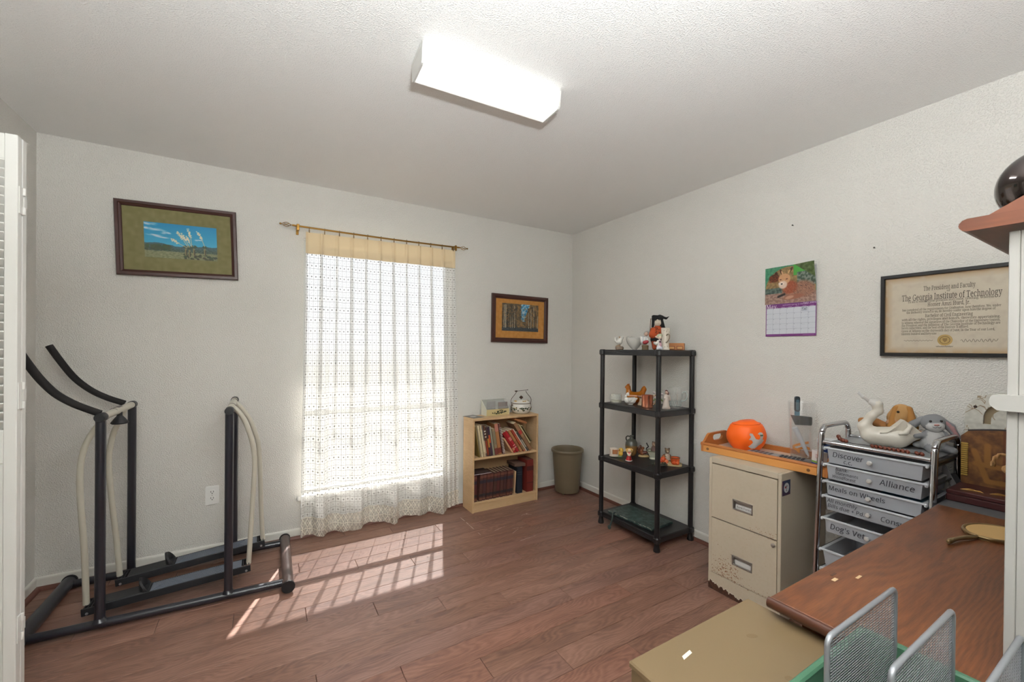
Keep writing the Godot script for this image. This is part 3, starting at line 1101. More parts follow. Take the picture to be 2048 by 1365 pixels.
# ---------------------------------------------------------------- the exercise glider
func build_glider():
	var steel := M(c8(30, 31, 39), 0.3, 0.0, 0.6)
	var cream := M(c8(196, 190, 174), 0.35)
	var foam := M(c8(30, 27, 26), 0.9)
	var capm := M(c8(24, 24, 26), 0.5)
	var rub := M(c8(30, 30, 33), 0.55)
	var t := thing("exercise_glider", "dark metal exercise glider with cream swing arms and curved foam handles", "exercise machine", Vector3(-2.97, 0, 0.34))
	var O := t.position
	var L := func(x: float, y: float, z: float): return Vector3(x, y, z) - O
	# floor frame
	for c in [[-2.449, -2.456, 0.062, 0.70], [-3.463, -3.470, 0.062, 0.70]]:
		var ct := obj("floor_tube", tubem([L.call(c[0], 0.034, c[2]), L.call(c[1], 0.034, c[3])], 0.0285, 20), steel if c[0] < -3 else M(c8(82, 66, 62), 0.3), t)
		for e in [0, 1]:
			var z: float = c[2] - 0.012 if e == 0 else c[3]
			obj("end_cap", tubem([L.call(c[e], 0.034, z), L.call(c[e], 0.034, z + 0.012)], 0.0325, 20), capm, ct)
		if c[0] < -3:
			obj("sleeve", tubem([L.call(-3.4665, 0.034, 0.36), L.call(-3.4695, 0.034, 0.66)], 0.0305, 20), steel, ct)
	for c in [[0.598, 0.640], [0.098, 0.103]]:
		obj("side_rail", tubem([L.call(-3.446, 0.03, c[0] - 0.006), L.call(-2.478, 0.03, c[1])], 0.0195, 16), steel, t)
	# uprights
	var up := [[-3.21, 0.607], [-2.7235, 0.628], [-3.205, 0.10], [-2.727, 0.103]]
	for u in up:
		var o := obj("upright", tubem([L.call(u[0], 0.04, u[1]), L.call(u[0], 0.965, u[1])], 0.0188, 18), steel, t)
		obj("weld", lathem(V2([0.0275, 0.0, 0.023, 0.006, 0.0188, 0.016]), 18, Transform3D(Basis.IDENTITY, L.call(u[0], 0.044, u[1]))), steel, o)
	# cross bars at the top, cream with dark ends
	for k in 2:
		var a: Array = up[k]
		var b: Array = up[k + 2]
		var cb := obj("cross_bar", tubem([L.call(a[0], 0.98, a[1] - 0.025), L.call(b[0], 0.98, b[1] + 0.02)], 0.0175, 18), cream, t)
		obj("end_cap", tubem([L.call(a[0], 0.98, a[1] + 0.024), L.call(a[0], 0.98, a[1] + 0.018), L.call(a[0], 0.98, a[1] - 0.026)], [0.018, 0.0205, 0.0205], 18), capm, cb)
		obj("end_cap", tubem([L.call(b[0], 0.98, b[1] - 0.022), L.call(b[0], 0.98, b[1] - 0.018), L.call(b[0], 0.98, b[1] + 0.022)], [0.018, 0.0205, 0.0205], 18), capm, cb)
		for z in ([0.30, 0.42] if k == 0 else [0.2, 0.44]):
			obj("ring", tubem([L.call(a[0], 0.98, z), L.call(a[0], 0.98, z + (0.07 if k == 0 and z < 0.4 else 0.006))], 0.019, 18), M(c8(88, 78, 76), 0.4), cb)
	obj("tension_knob", lathem(V2([0, -0.062, 0.03, -0.06, 0.036, -0.054, 0.02, -0.03, 0.011, -0.018, 0.011, 0.0]), 22, Transform3D(Basis.IDENTITY, L.call(-3.2, 0.972, 0.36)), 30.0), rub, t)
	# swing arms: side, z, points
	var arms := [
		[0.475, [-3.205, 0.98, -3.232, 0.955, -3.257, 0.918, -3.284, 0.865, -3.303, 0.80, -3.312, 0.72, -3.311, 0.58, -3.297, 0.34, -3.289, 0.075]],
		[0.265, [-3.2, 0.98, -3.212, 0.945, -3.226, 0.902, -3.242, 0.86, -3.254, 0.80, -3.262, 0.70, -3.25, 0.505, -3.231, 0.29, -3.217, 0.095]],
		[0.475, [-2.725, 0.985, -2.700, 0.965, -2.672, 0.92, -2.65, 0.864, -2.63, 0.79, -2.617, 0.71, -2.615, 0.62, -2.628, 0.345, -2.640, 0.105]],
		[0.265, [-2.73, 0.985, -2.703, 0.97, -2.668, 0.92, -2.642, 0.873, -2.618, 0.80, -2.60, 0.725, -2.59, 0.57, -2.583, 0.325, -2.574, 0.14]]]
	for a in arms:
		var pts := []
		for k in range(0, 18, 2): pts.append(L.call(a[1][k], a[1][k + 1], a[0]))
		obj("swing_arm", tubem(curve(pts, 4), 0.0125, 14), cream, t)
	# foam grips
	for g in [[0.11, [-3.235, 0.99, -3.305, 1.024, -3.368, 1.067, -3.429, 1.131, -3.478, 1.211, -3.528, 1.307]],
			[0.595, [-3.215, 0.997, -3.265, 1.024, -3.311, 1.053, -3.361, 1.097, -3.405, 1.158, -3.440, 1.222, -3.478, 1.30, -3.505, 1.36]]]:
		var pts := []
		for k in range(0, g[1].size(), 2): pts.append(L.call(g[1][k], g[1][k + 1], g[0]))
		var cp := curve(pts, 5)
		var st := mb()
		tube(st, cp, 0.0155, 16)
		obj("foam_grip", st, foam, t)
	# foot rails with a heel cup and a cross-hatched tread
	for p in [[-3.295, 0.064, -2.63, 0.102, 0.475], [-3.225, 0.082, -2.563, 0.138, 0.265]]:
		var a: Vector3 = L.call(p[0], p[1], p[4])
		var b: Vector3 = L.call(p[2], p[3], p[4])
		var dx := (b - a).normalized()
		var bs := Basis(dx, Vector3(0, 0, 1).cross(dx), Vector3(0, 0, 1))
		var x := Transform3D(bs, (a + b) / 2)
		var len := a.distance_to(b)
		var st := mb()
		for s in [-1, 1]:
			box(st, Vector3(0, -0.004, 0.048 * s), Vector3(len, 0.036, 0.006), 0.002, x)
		box(st, Vector3(0, -0.002, 0), Vector3(len - 0.1, 0.012, 0.09), 0.001, x)
		for e in [-1, 1]:
			for r in 4:
				box(st, Vector3(e * (len / 2 - 0.008 - r * 0.013), 0.004, 0), Vector3(0.004, 0.016, 0.09), 0.0, x)
		var fr := obj("foot_rail", st, rub, t)
		# heel cup
		st = mb()
		var pr := V2([-0.33, 0.004, -0.10, 0.004, -0.10, 0.012, -0.118, 0.018, -0.33 + 0.05, 0.016, -0.33 + 0.045, 0.012])
		box(st, Vector3(-0.19, 0.010, 0), Vector3(0.19, 0.014, 0.092), 0.004, x)
		var wall := []
		for k in 13:
			var an := PI * k / 12.0
			wall.append(Vector3(-0.098 - 0.026 * sin(an), 0.012, 0.045 * cos(an)))
		for k in 12:
			var hA := 0.052 * sin(PI * k / 12.0) + 0.008
			var hB := 0.052 * sin(PI * (k + 1) / 12.0) + 0.008
			var A: Vector3 = wall[k]
			var B: Vector3 = wall[k + 1]
			var nA := Vector3(-0.010, 0, 0)
			face(st, [x * A, x * B, x * (B + Vector3(0, hB, 0)), x * (A + Vector3(0, hA, 0))], x * Vector3(-0.2, 0.02, 0))
			face(st, [x * (A + nA), x * (B + nA), x * (B + nA + Vector3(0, hB, 0)), x * (A + nA + Vector3(0, hA, 0))], x * Vector3(0.1, 0.02, 0))
			face(st, [x * (A + Vector3(0, hA, 0)), x * (B + Vector3(0, hB, 0)), x * (B + nA + Vector3(0, hB, 0)), x * (A + nA + Vector3(0, hA, 0))], x * Vector3(-0.1, -1, 0))
		obj("heel_cup", st, rub, fr)
		# tread ribs, paler than the rail in place of a grey-blue reflection
		st = mb()
		box(st, Vector3(0.09, 0.008, 0), Vector3(0.36, 0.008, 0.09), 0.001, x)
		box(st, Vector3(0.262, 0.013, 0), Vector3(0.06, 0.003, 0.088), 0.001, x)
		for k in 34:
			var xx := -0.085 + k * 0.0098
			for s in [-1, 1]:
				var rb := Transform3D(Basis(Vector3.UP, 0.62 * s), Vector3(xx, 0.0125, 0))
				if xx > -0.06 and xx < 0.208:
					box(st, Vector3.ZERO, Vector3(0.0028, 0.003, 0.106), 0.0, x * rb)
		obj("tread", st, M(c8(104, 110, 122), 0.35), fr)
		for e in [-1, 1]:
			obj("bolt", lathem(V2([0, 0, 0.006, 0.0, 0.005, 0.004, 0, 0.005]), 10, x * Transform3D(Basis(Vector3.RIGHT, PI / 2), Vector3(e * (len / 2 - 0.02), -0.012, 0.051))), M(c8(190, 190, 190), 0.3, 0.8), fr)
# ---------------------------------------------------------------- bookcase and what it carries
func book(x: float, lean: float, w: float, h: float, d: float, z1: float, y0: float, col: Color, label: String, page := Color(0.86, 0.82, 0.72), bands := [], group := "", hard := false) -> Node3D:
	# stands on y0 with its lower left edge at x; lean > 0 tips the top to the left
	var t := thing("book", label, "book", Vector3(x, y0, z1 - d), 0.0, group)
	if lean > 0: t.position.y = y0 + 0.0005
	t.rotation.z = lean
	if lean < 0: t.position.y = y0 + w * sin(-lean) + 0.0005
	var st := mb()
	var ct := 0.0022 if hard else 0.001
	addbx(st, Vector3(0, 0, 0), Vector3(ct, h, d), 0.0005)
	addbx(st, Vector3(w - ct, 0, 0), Vector3(w, h, d), 0.0005)
	addbx(st, Vector3(0, 0, d - ct), Vector3(w, h, d + (0.003 if hard else 0.0005)), 0.001)
	obj("cover", st, M(col, 0.6), t)
	obj("pages", bxm(Vector3(ct, 0.003, 0.004), Vector3(w - ct, h - 0.003, d - ct)), M(page, 0.85), t)
	var zf := d + (0.003 if hard else 0.0005)
	for b in bands:
		obj("spine_band", bxm(Vector3(-0.0003, h * b[0], zf - 0.001), Vector3(w + 0.0003, h * b[1], zf + 0.0006)), M(b[2], 0.6), t)
	return t

func build_bookcase():
	var x0 := -1.155
	var x1 := -0.530
	var zb := 0.032
	var zf := 0.216
	var t := thing("bookcase", "low birch bookcase with two shelves of books beside the curtain", "bookcase", Vector3(-0.8425, 0, 0.124))
	var O := t.position
	var P := func(x: float, y: float, z: float): return Vector3(x, y, z) - O
	obj("side_panel", bxm(P.call(x0, 0, zb), P.call(x0 + 0.016, 0.735, zf), 0.001), birch, t)
	obj("side_panel", bxm(P.call(x1 - 0.016, 0, zb), P.call(x1, 0.735, zf), 0.001), birch, t)
	obj("top_panel", bxm(P.call(x0, 0.735, zb), P.call(x1, 0.752, zf + 0.001), 0.001), birch, t)
	obj("shelf", bxm(P.call(x0 + 0.016, 0.420, zb + 0.008), P.call(x1 - 0.016, 0.437, zf - 0.002), 0.001), birch, t)
	obj("shelf", bxm(P.call(x0 + 0.016, 0.066, zb + 0.008), P.call(x1 - 0.016, 0.083, zf - 0.001), 0.001), birch, t)
	obj("toe_kick", bxm(P.call(x0 + 0.016, 0.0, zf - 0.024), P.call(x1 - 0.016, 0.066, zf - 0.008), 0.001), birch, t)
	obj("back_panel", bxm(P.call(x0 + 0.016, 0.02, zb), P.call(x1 - 0.016, 0.735, zb + 0.005)), M(c8(176, 142, 104), 0.7), t)
	# upper shelf: [x, lean, thickness, height, colour, words, bands]
	var cream := c8(222, 206, 170)
	var y := 0.4372
	var up := [
		[-1.091, 0.17, 0.008, 0.250, c8(128, 106, 52), "thin olive paperback, leftmost on the bookcase's upper shelf", []],
		[-1.070, 0.17, 0.015, 0.262, cream, "pale buff booklet leaning at the left end of the upper shelf", [[0.1, 0.9, c8(206, 190, 150)]]],
		[-1.050, 0.17, 0.015, 0.264, c8(196, 176, 140), "second pale booklet, tan spined, near the upper shelf's left end", [[0.15, 0.85, c8(216, 202, 166)]]],
		[-1.033, 0.17, 0.012, 0.264, c8(120, 92, 84), "mauve brown cookbook with speckled spine left of the pale specked one", [[0.55, 0.95, c8(92, 84, 80)], [0.1, 0.5, c8(190, 160, 130)]]],
		[-1.017, 0.17, 0.014, 0.262, c8(92, 56, 40), "dark brown cookbook with white specks along its upper spine", [[0.78, 0.82, c8(220, 212, 196)], [0.7, 0.73, c8(220, 212, 196)], [0.6, 0.64, c8(210, 196, 170)], [0.05, 0.5, c8(150, 60, 36)]]],
		[-0.999, 0.17, 0.014, 0.245, c8(64, 44, 40), "narrow black brown book with an ochre patch on its spine", [[0.3, 0.6, c8(186, 132, 56)]]],
		[-0.982, 0.17, 0.014, 0.242, c8(62, 40, 62), "dark plum book with an orange flash on its spine", [[0.45, 0.72, c8(206, 82, 40)]]],
		[-0.963, 0.17, 0.012, 0.245, c8(150, 146, 130), "slim grey green booklet before the ornate tan one", []],
		[-0.946, 0.17, 0.025, 0.225, c8(150, 130, 98), "thick tan book with a grey ornate spine and maroon foot", [[0.02, 0.26, c8(118, 54, 46)], [0.4, 0.9, c8(134, 122, 96)]]],
		[-0.915, 0.17, 0.031, 0.262, c8(168, 112, 66), "tall ochre cookbook with a pink top beside the spiral bound one", [[0.75, 0.98, c8(186, 122, 104)], [0.05, 0.22, c8(120, 48, 36)]]],
		[-0.7850, 0.60, 0.0134, 0.155, c8(206, 160, 120), "peach edged booklet leaning against the red books", []],
		[-0.7645, 0.60, 0.0194, 0.212, c8(150, 18, 22), "bright red book, left of the two leaning red ones", [[0.1, 0.22, c8(206, 130, 96)]]],
		[-0.7365, 0.60, 0.0234, 0.222, c8(164, 26, 34), "bright red book with pale lettering flecks, right of the leaning pair", [[0.2, 0.24, c8(220, 170, 160)], [0.3, 0.34, c8(216, 150, 140)], [0.55, 0.7, c8(210, 120, 110)]]],
		[-0.7030, 0.60, 0.0214, 0.228, c8(176, 126, 78), "tan leaning cookbook just right of the red pair", [[0.2, 0.5, c8(150, 96, 60)]]],
		[-0.6720, 0.60, 0.0194, 0.235, c8(176, 84, 52), "rust orange leaning cookbook with a mottled lower spine", [[0.05, 0.3, c8(140, 110, 74)], [0.7, 0.95, c8(160, 56, 40)]]],
		[-0.6440, 0.60, 0.0074, 0.240, c8(228, 216, 200), "thin white edged booklet leaning among the cookbooks", []],
		[-0.6305, 0.60, 0.0114, 0.205, c8(70, 66, 60), "dark grey leaning book with a speckled spine", [[0.2, 0.6, c8(170, 160, 140)]]],
		[-0.6120, 0.60, 0.0294, 0.295, c8(150, 110, 76), "fat brown volume with a red patch leaning at the right", [[0.6, 0.72, c8(170, 50, 44)], [0.2, 0.5, c8(136, 100, 70)]]]]
	var i := 0
	for b in up:
		var lean: float = b[1]
		var d := 0.14 - 0.004 * (i % 2)
		var k := book(b[0], lean, b[2], b[3], d, 0.204 + 0.003 * (i % 3), y, b[4], b[5], Color(0.84, 0.78, 0.66), b[6], "cookbooks on the upper shelf")
		i += 1
	# the spiral bound one has a comb of white rings
	var sp := book(-0.869, 0.185, 0.014, 0.262, 0.13, 0.203, y, c8(112, 66, 60), "spiral bound cookbook with a white plastic comb spine", Color(0.9, 0.87, 0.8), [], "cookbooks on the upper shelf")
	for r in 17:
		var st := mb()
		var c := []
		for j in 11:
			var a := PI * j / 10.0
			c.append(Vector3(0.007 + 0.0085 * cos(a), 0.012 + r * 0.0133, 0.1305 + 0.009 * sin(a)))
		tube(st, c, 0.0026, 5)
		obj("comb_ring", st, M(c8(232, 226, 214), 0.5), sp)
	# books lying across the leaning row
	var lb := thing("book", "tan paperback lying slanted on top of the leaning row at right", "book", Vector3(-0.698, 0.690, 0.075), 0.0, "cookbooks on the upper shelf")
	lb.rotation.z = -0.33
	obj("cover", bxm(Vector3(-0.066, 0, -0.01), Vector3(0.066, 0.018, 0.115), 0.002), M(c8(176, 116, 72), 0.6), lb)
	obj("pages", bxm(Vector3(-0.064, 0.003, -0.011), Vector3(0.0668, 0.015, 0.113)), M(c8(214, 196, 160), 0.8), lb)
	for q in [[-0.598, 0.497, 0.012, 0.205, c8(196, 176, 132), "cream edged thin book resting on the fat brown leaning volume"], [-0.581, 0.512, 0.010, 0.17, c8(120, 104, 70), "olive thin book leaning farthest right on the upper shelf"]]:
		book(q[0] - 0.004, 0.60, q[2], q[3], 0.12, 0.19, q[1], q[4], q[5], Color(0.8, 0.72, 0.55), [], "cookbooks on the upper shelf")

	# lower shelf: a set of old volumes, then three odd ones
	y = 0.0832
	for k in 11:
		var x := -1.1365 + k * 0.0318
		var ord: String = ["leftmost", "second from left", "third from left", "fourth from left", "fifth from left", "sixth, the middle one,", "fifth from right", "fourth from right", "third from right", "second from right", "rightmost"][k]
		var v := book(x + (0.013 if k > 0 else 0.0), -0.055 if k > 0 else 0.0, 0.0278, 0.212, 0.142, 0.198 + 0.004 * (k % 2), y, c8(84 - k % 3 * 6, 40 + k % 2 * 5, 36), "%s of the worn maroon encyclopedia volumes with dark label bands" % ord, Color(0.6, 0.52, 0.42),
			[[0.66, 0.78, c8(40, 34, 44)], [0.16, 0.26, c8(30, 26, 28)], [0.86, 0.95, c8(112, 66, 52)], [0.05, 0.1, c8(120, 76, 56)]], "maroon encyclopedia set on the lower shelf", true)
	var fl := thing("magazine", "dark thin magazine with a white edge lying on top of the maroon volumes", "magazine", Vector3(-1.06, 0.2985, 0.118))
	obj("cover", bxm(Vector3(-0.076, 0, -0.06), Vector3(0.078, 0.0015, 0.085)), M(c8(50, 40, 42), 0.4), fl)
	obj("pages", bxm(Vector3(-0.075, 0.0015, -0.06), Vector3(0.077, 0.005, 0.0855)), M(c8(206, 190, 196), 0.7), fl)
	obj("back_cover", bxm(Vector3(-0.076, 0.005, -0.06), Vector3(0.078, 0.0062, 0.085)), M(c8(58, 46, 48), 0.4), fl)
	book(-0.756, -0.05, 0.012, 0.19, 0.13, 0.19, y, c8(196, 160, 120), "thin cream book beside the dark blue volume", Color(0.85, 0.78, 0.65))
	book(-0.730, 0.0, 0.052, 0.222, 0.145, 0.196, y, c8(22, 30, 42), "thick dark navy volume left of the big red one", Color(0.3, 0.28, 0.27), [[0.72, 0.73, c8(80, 90, 90)], [0.8, 0.81, c8(80, 90, 90)]], "", true)
	book(-0.636, 0.0, 0.066, 0.275, 0.15, 0.2, y, c8(112, 36, 27), "tall thick red brown volume at the right end of the lower shelf", Color(0.45, 0.3, 0.25), [[0.66, 0.8, c8(70, 26, 22)], [0.27, 0.29, c8(60, 18, 16)]], "", true)
	var gb := thing("book", "grey brown book lying flat on the dark navy volume", "book", Vector3(-0.70, 0.3055, 0.12))
	gb.rotation.z = -0.06
	obj("cover", bxm(Vector3(-0.05, 0.003, -0.07), Vector3(0.055, 0.03, 0.07), 0.002), M(c8(98, 74, 62), 0.7), gb)
	obj("pages", bxm(Vector3(-0.048, 0.006, -0.071), Vector3(0.0556, 0.027, 0.069)), M(c8(150, 130, 108), 0.8), gb)

	# on top: card, photo box, enamel pot
	var cd := thing("card", "flat grey photo card lying on the bookcase's left corner", "card", Vector3(-1.10, 0.7525, 0.10), 0.25)
	obj("sheet", bxm(Vector3(-0.05, 0, -0.075), Vector3(0.06, 0.0016, 0.07)), M(c8(96, 94, 92), 0.35), cd)
	var cp := mb()
	prism(cp, rrect(0.055, 0.045, 0.02, 6), 0.0017, 0.0019, Transform3D(Basis(Vector3.RIGHT, -PI / 2), Vector3(0, 0, 0)))
	obj("pale_spot", cp, M(c8(196, 194, 190), 0.4), cd)
	var bx := thing("photo_box", "cream slope-sided photo box with clear lid and grape motif on the bookcase", "photo box", Vector3(-0.882, 0.7525, 0.06))
	var cw := M(c8(226, 222, 204), 0.5)
	var X := 0.108
	var side := V2([-0.03, 0, 0.068, 0, 0.068, 0.052, -0.03, 0.125])
	for s in [-1, 1]:
		var tx := Transform3D(Basis(Vector3(0, 0, 1), Vector3(0, 1, 0), Vector3(-1, 0, 0)), Vector3(0, 0, 0))
		obj("side_panel", prismm(side, X * s - 0.003, X * s + 0.003, tx), cw, bx)
	obj("front_panel", bxm(Vector3(-X, 0, 0.062), Vector3(X, 0.052, 0.069), 0.001), M(c8(212, 194, 142), 0.55), bx)
	obj("back_panel", bxm(Vector3(-X, 0, -0.03), Vector3(X, 0.128, -0.026)), cw, bx)
	obj("bottom_panel", bxm(Vector3(-X, 0, -0.03), Vector3(X, 0.004, 0.062)), cw, bx)
	var lid := mb()
	box(lid, Vector3.ZERO, Vector3(X * 2, 0.002, 0.122), 0.0, Transform3D(Basis(Vector3.RIGHT, 0.64), Vector3(0, 0.091, 0.019)))
	addbx(lid, Vector3(-X, 0.128, -0.03), Vector3(X, 0.13, 0.012))
	addbx(lid, Vector3(-X, 0.06, 0.066), Vector3(X, 0.13, 0.0675))
	obj("clear_lid", lid, glass(Color(0.9, 0.92, 0.92, 0.16), 0.05), bx)
	obj("photo", bxm(Vector3(-0.095, 0.03, 0.040), Vector3(-0.012, 0.118, 0.042)), M(c8(150, 144, 140), 0.5), bx)
	obj("photo", bxm(Vector3(0.012, 0.036, 0.046), Vector3(0.102, 0.108, 0.048)), M(c8(104, 72, 58), 0.5), bx)
	var gr := mb()
	for k in 46:
		var u := rng.randf_range(-1, 1)
		box(gr, Vector3(0.012 + u * 0.066, 0.026 + u * 0.004 + (1.0 - u * u) * rng.randf_range(-0.014, 0.017), 0.0695), Vector3(0.009, 0.007, 0.0016), 0.0005, Transform3D.IDENTITY)
	obj("grape_motif", gr, M(c8(54, 60, 40), 0.5), bx)

	var pot := thing("enamel_pot", "white enamel pot with green fruit band and tall wire handle on the bookcase", "pot", Vector3(-0.64, 0.7525, 0.105))
	var en := M(c8(226, 222, 212), 0.2)
	var br := M(c8(70, 48, 34), 0.4)
	obj("body", lathem(V2([0, 0, 0.06, 0.0, 0.068, 0.003, 0.082, 0.02, 0.09, 0.042, 0.09, 0.06, 0.084, 0.078, 0.08, 0.086, 0.083, 0.09, 0.079, 0.091, 0.0, 0.088]), 36), en, pot)
	obj("rim", tubem(ring_pts(0.083, 0.0905, 36), 0.0025, 8), br, pot)
	obj("lid", lathem(V2([0.08, 0.0915, 0.081, 0.093, 0.066, 0.105, 0.045, 0.115, 0.02, 0.121, 0, 0.122]), 36), en, pot)
	obj("lid_knob", lathem(V2([0.006, 0.12, 0.006, 0.126, 0.016, 0.132, 0.017, 0.14, 0.009, 0.149, 0, 0.154]), 14), br, pot)
	var lf := mb()
	var yl := mb()
	for k in 150:
		var a := TAU * rng.randf()
		var yy := rng.randf_range(0.030, 0.056)
		var st := yl if k % 5 == 0 else lf
		box(st, Vector3(0.0895 if yy > 0.038 else 0.087, yy, 0), Vector3(0.004, 0.010, 0.010), 0.002, Transform3D(Basis(Vector3.UP, a), Vector3.ZERO))
	for k in 40:
		var a := TAU * (k % 4) / 4.0 + rng.randf_range(-0.3, 0.3)
		var r := rng.randf_range(0.052, 0.068)
		box(yl, Vector3(r, 0.121 - (r - 0.02) * 0.32, 0), Vector3(0.009, 0.004, 0.008), 0.001, Transform3D(Basis(Vector3.UP, a), Vector3.ZERO))
	obj("leaf_band", lf, M(c8(50, 66, 40), 0.4), pot)
	obj("fruit_band", yl, M(c8(186, 146, 66), 0.4), pot)
	for s in [-1, 1]:
		obj("ear", tubem([Vector3(0.083 * s, 0.074, 0), Vector3(0.098 * s, 0.08, 0), Vector3(0.098 * s, 0.066, 0)], 0.005, 8), br, pot)
	var hp := [Vector3(-0.098, 0.076, 0), Vector3(-0.104, 0.105, 0), Vector3(-0.098, 0.13, 0), Vector3(-0.07, 0.16, 0), Vector3(-0.052, 0.182, 0), Vector3(-0.05, 0.193, 0)]
	var h2 := []
	for q in hp: h2.append(Vector3(-q.x, q.y, q.z))
	h2.reverse()
	var hs := mb()
	tube(hs, curve(hp, 5), 0.0024, 8)
	tube(hs, curve(h2, 5), 0.0024, 8)
	tube(hs, [Vector3(-0.062, 0.194, 0), Vector3(0.066, 0.201, 0)], 0.0018, 8)
	lathe(hs, V2([0, -0.012, 0.006, -0.01, 0.006, 0.01, 0, 0.012]), 10, Transform3D(Basis(Vector3.BACK, PI / 2), Vector3(-0.052, 0.194, 0)))
	lathe(hs, V2([0, -0.003, 0.004, -0.002, 0.004, 0.002, 0, 0.003]), 8, Transform3D(Basis(Vector3.BACK, PI / 2), Vector3(0.067, 0.201, 0)))
	obj("wire_handle", hs, br, pot)

	# waste bin in the corner
	var tb := thing("waste_bin", "tall round olive brown plastic waste bin in the room corner", "waste bin", Vector3(-0.178, 0, 0.178))
	var tan := M(c8(112, 98, 76), 0.5)
	obj("body", lathem(V2([0.0, 0.012, 0.10, 0.012, 0.108, 0.016, 0.112, 0.028, 0.138, 0.385, 0.133, 0.385, 0.108, 0.03, 0.0, 0.022]), 40), tan, tb)
	obj("rim", lathem(V2([0.136, 0.378, 0.147, 0.378, 0.150, 0.384, 0.150, 0.396, 0.146, 0.402, 0.138, 0.402, 0.134, 0.396, 0.134, 0.378]), 40), tan, tb)
	for k in 4:
		var a := PI / 4 + PI / 2 * k + 0.25
		obj("foot", lathem(V2([0, 0, 0.008, 0, 0.009, 0.014, 0, 0.014]), 10, Transform3D(Basis.IDENTITY, Vector3(0.095 * cos(a), 0, 0.095 * sin(a)))), tan, tb)

func ring_pts(r: float, y: float, n: int) -> Array:
	var out := []
	for k in n + 1: out.append(Vector3(r * cos(TAU * k / n), y, r * sin(TAU * k / n)))
	return out
# ---------------------------------------------------------------- black plastic shelf unit with ornaments
func fig(called: String, label: String, category: String, at: Vector3, caps: Array, cell: float, part := "body", k := 0.006, rough := 0.3, turn := -0.7) -> Node3D:
	var t := thing(called, label, category, at, turn)
	obj(part, blob(caps, cell, k), MV(rough), t)
	return t

func v3(x: float, y: float, z: float) -> Vector3: return Vector3(x, y, z)

func ball(x: float, y: float, z: float, r: float, c: Color) -> Array: return [Vector3(x, y, z), Vector3(x, y + 0.0001, z), r, r, c]

func cap(ax: float, ay: float, az: float, bx_: float, by: float, bz: float, ra: float, rb: float, c: Color) -> Array:
	return [Vector3(ax, ay, az), Vector3(bx_, by, bz), ra, rb, c]

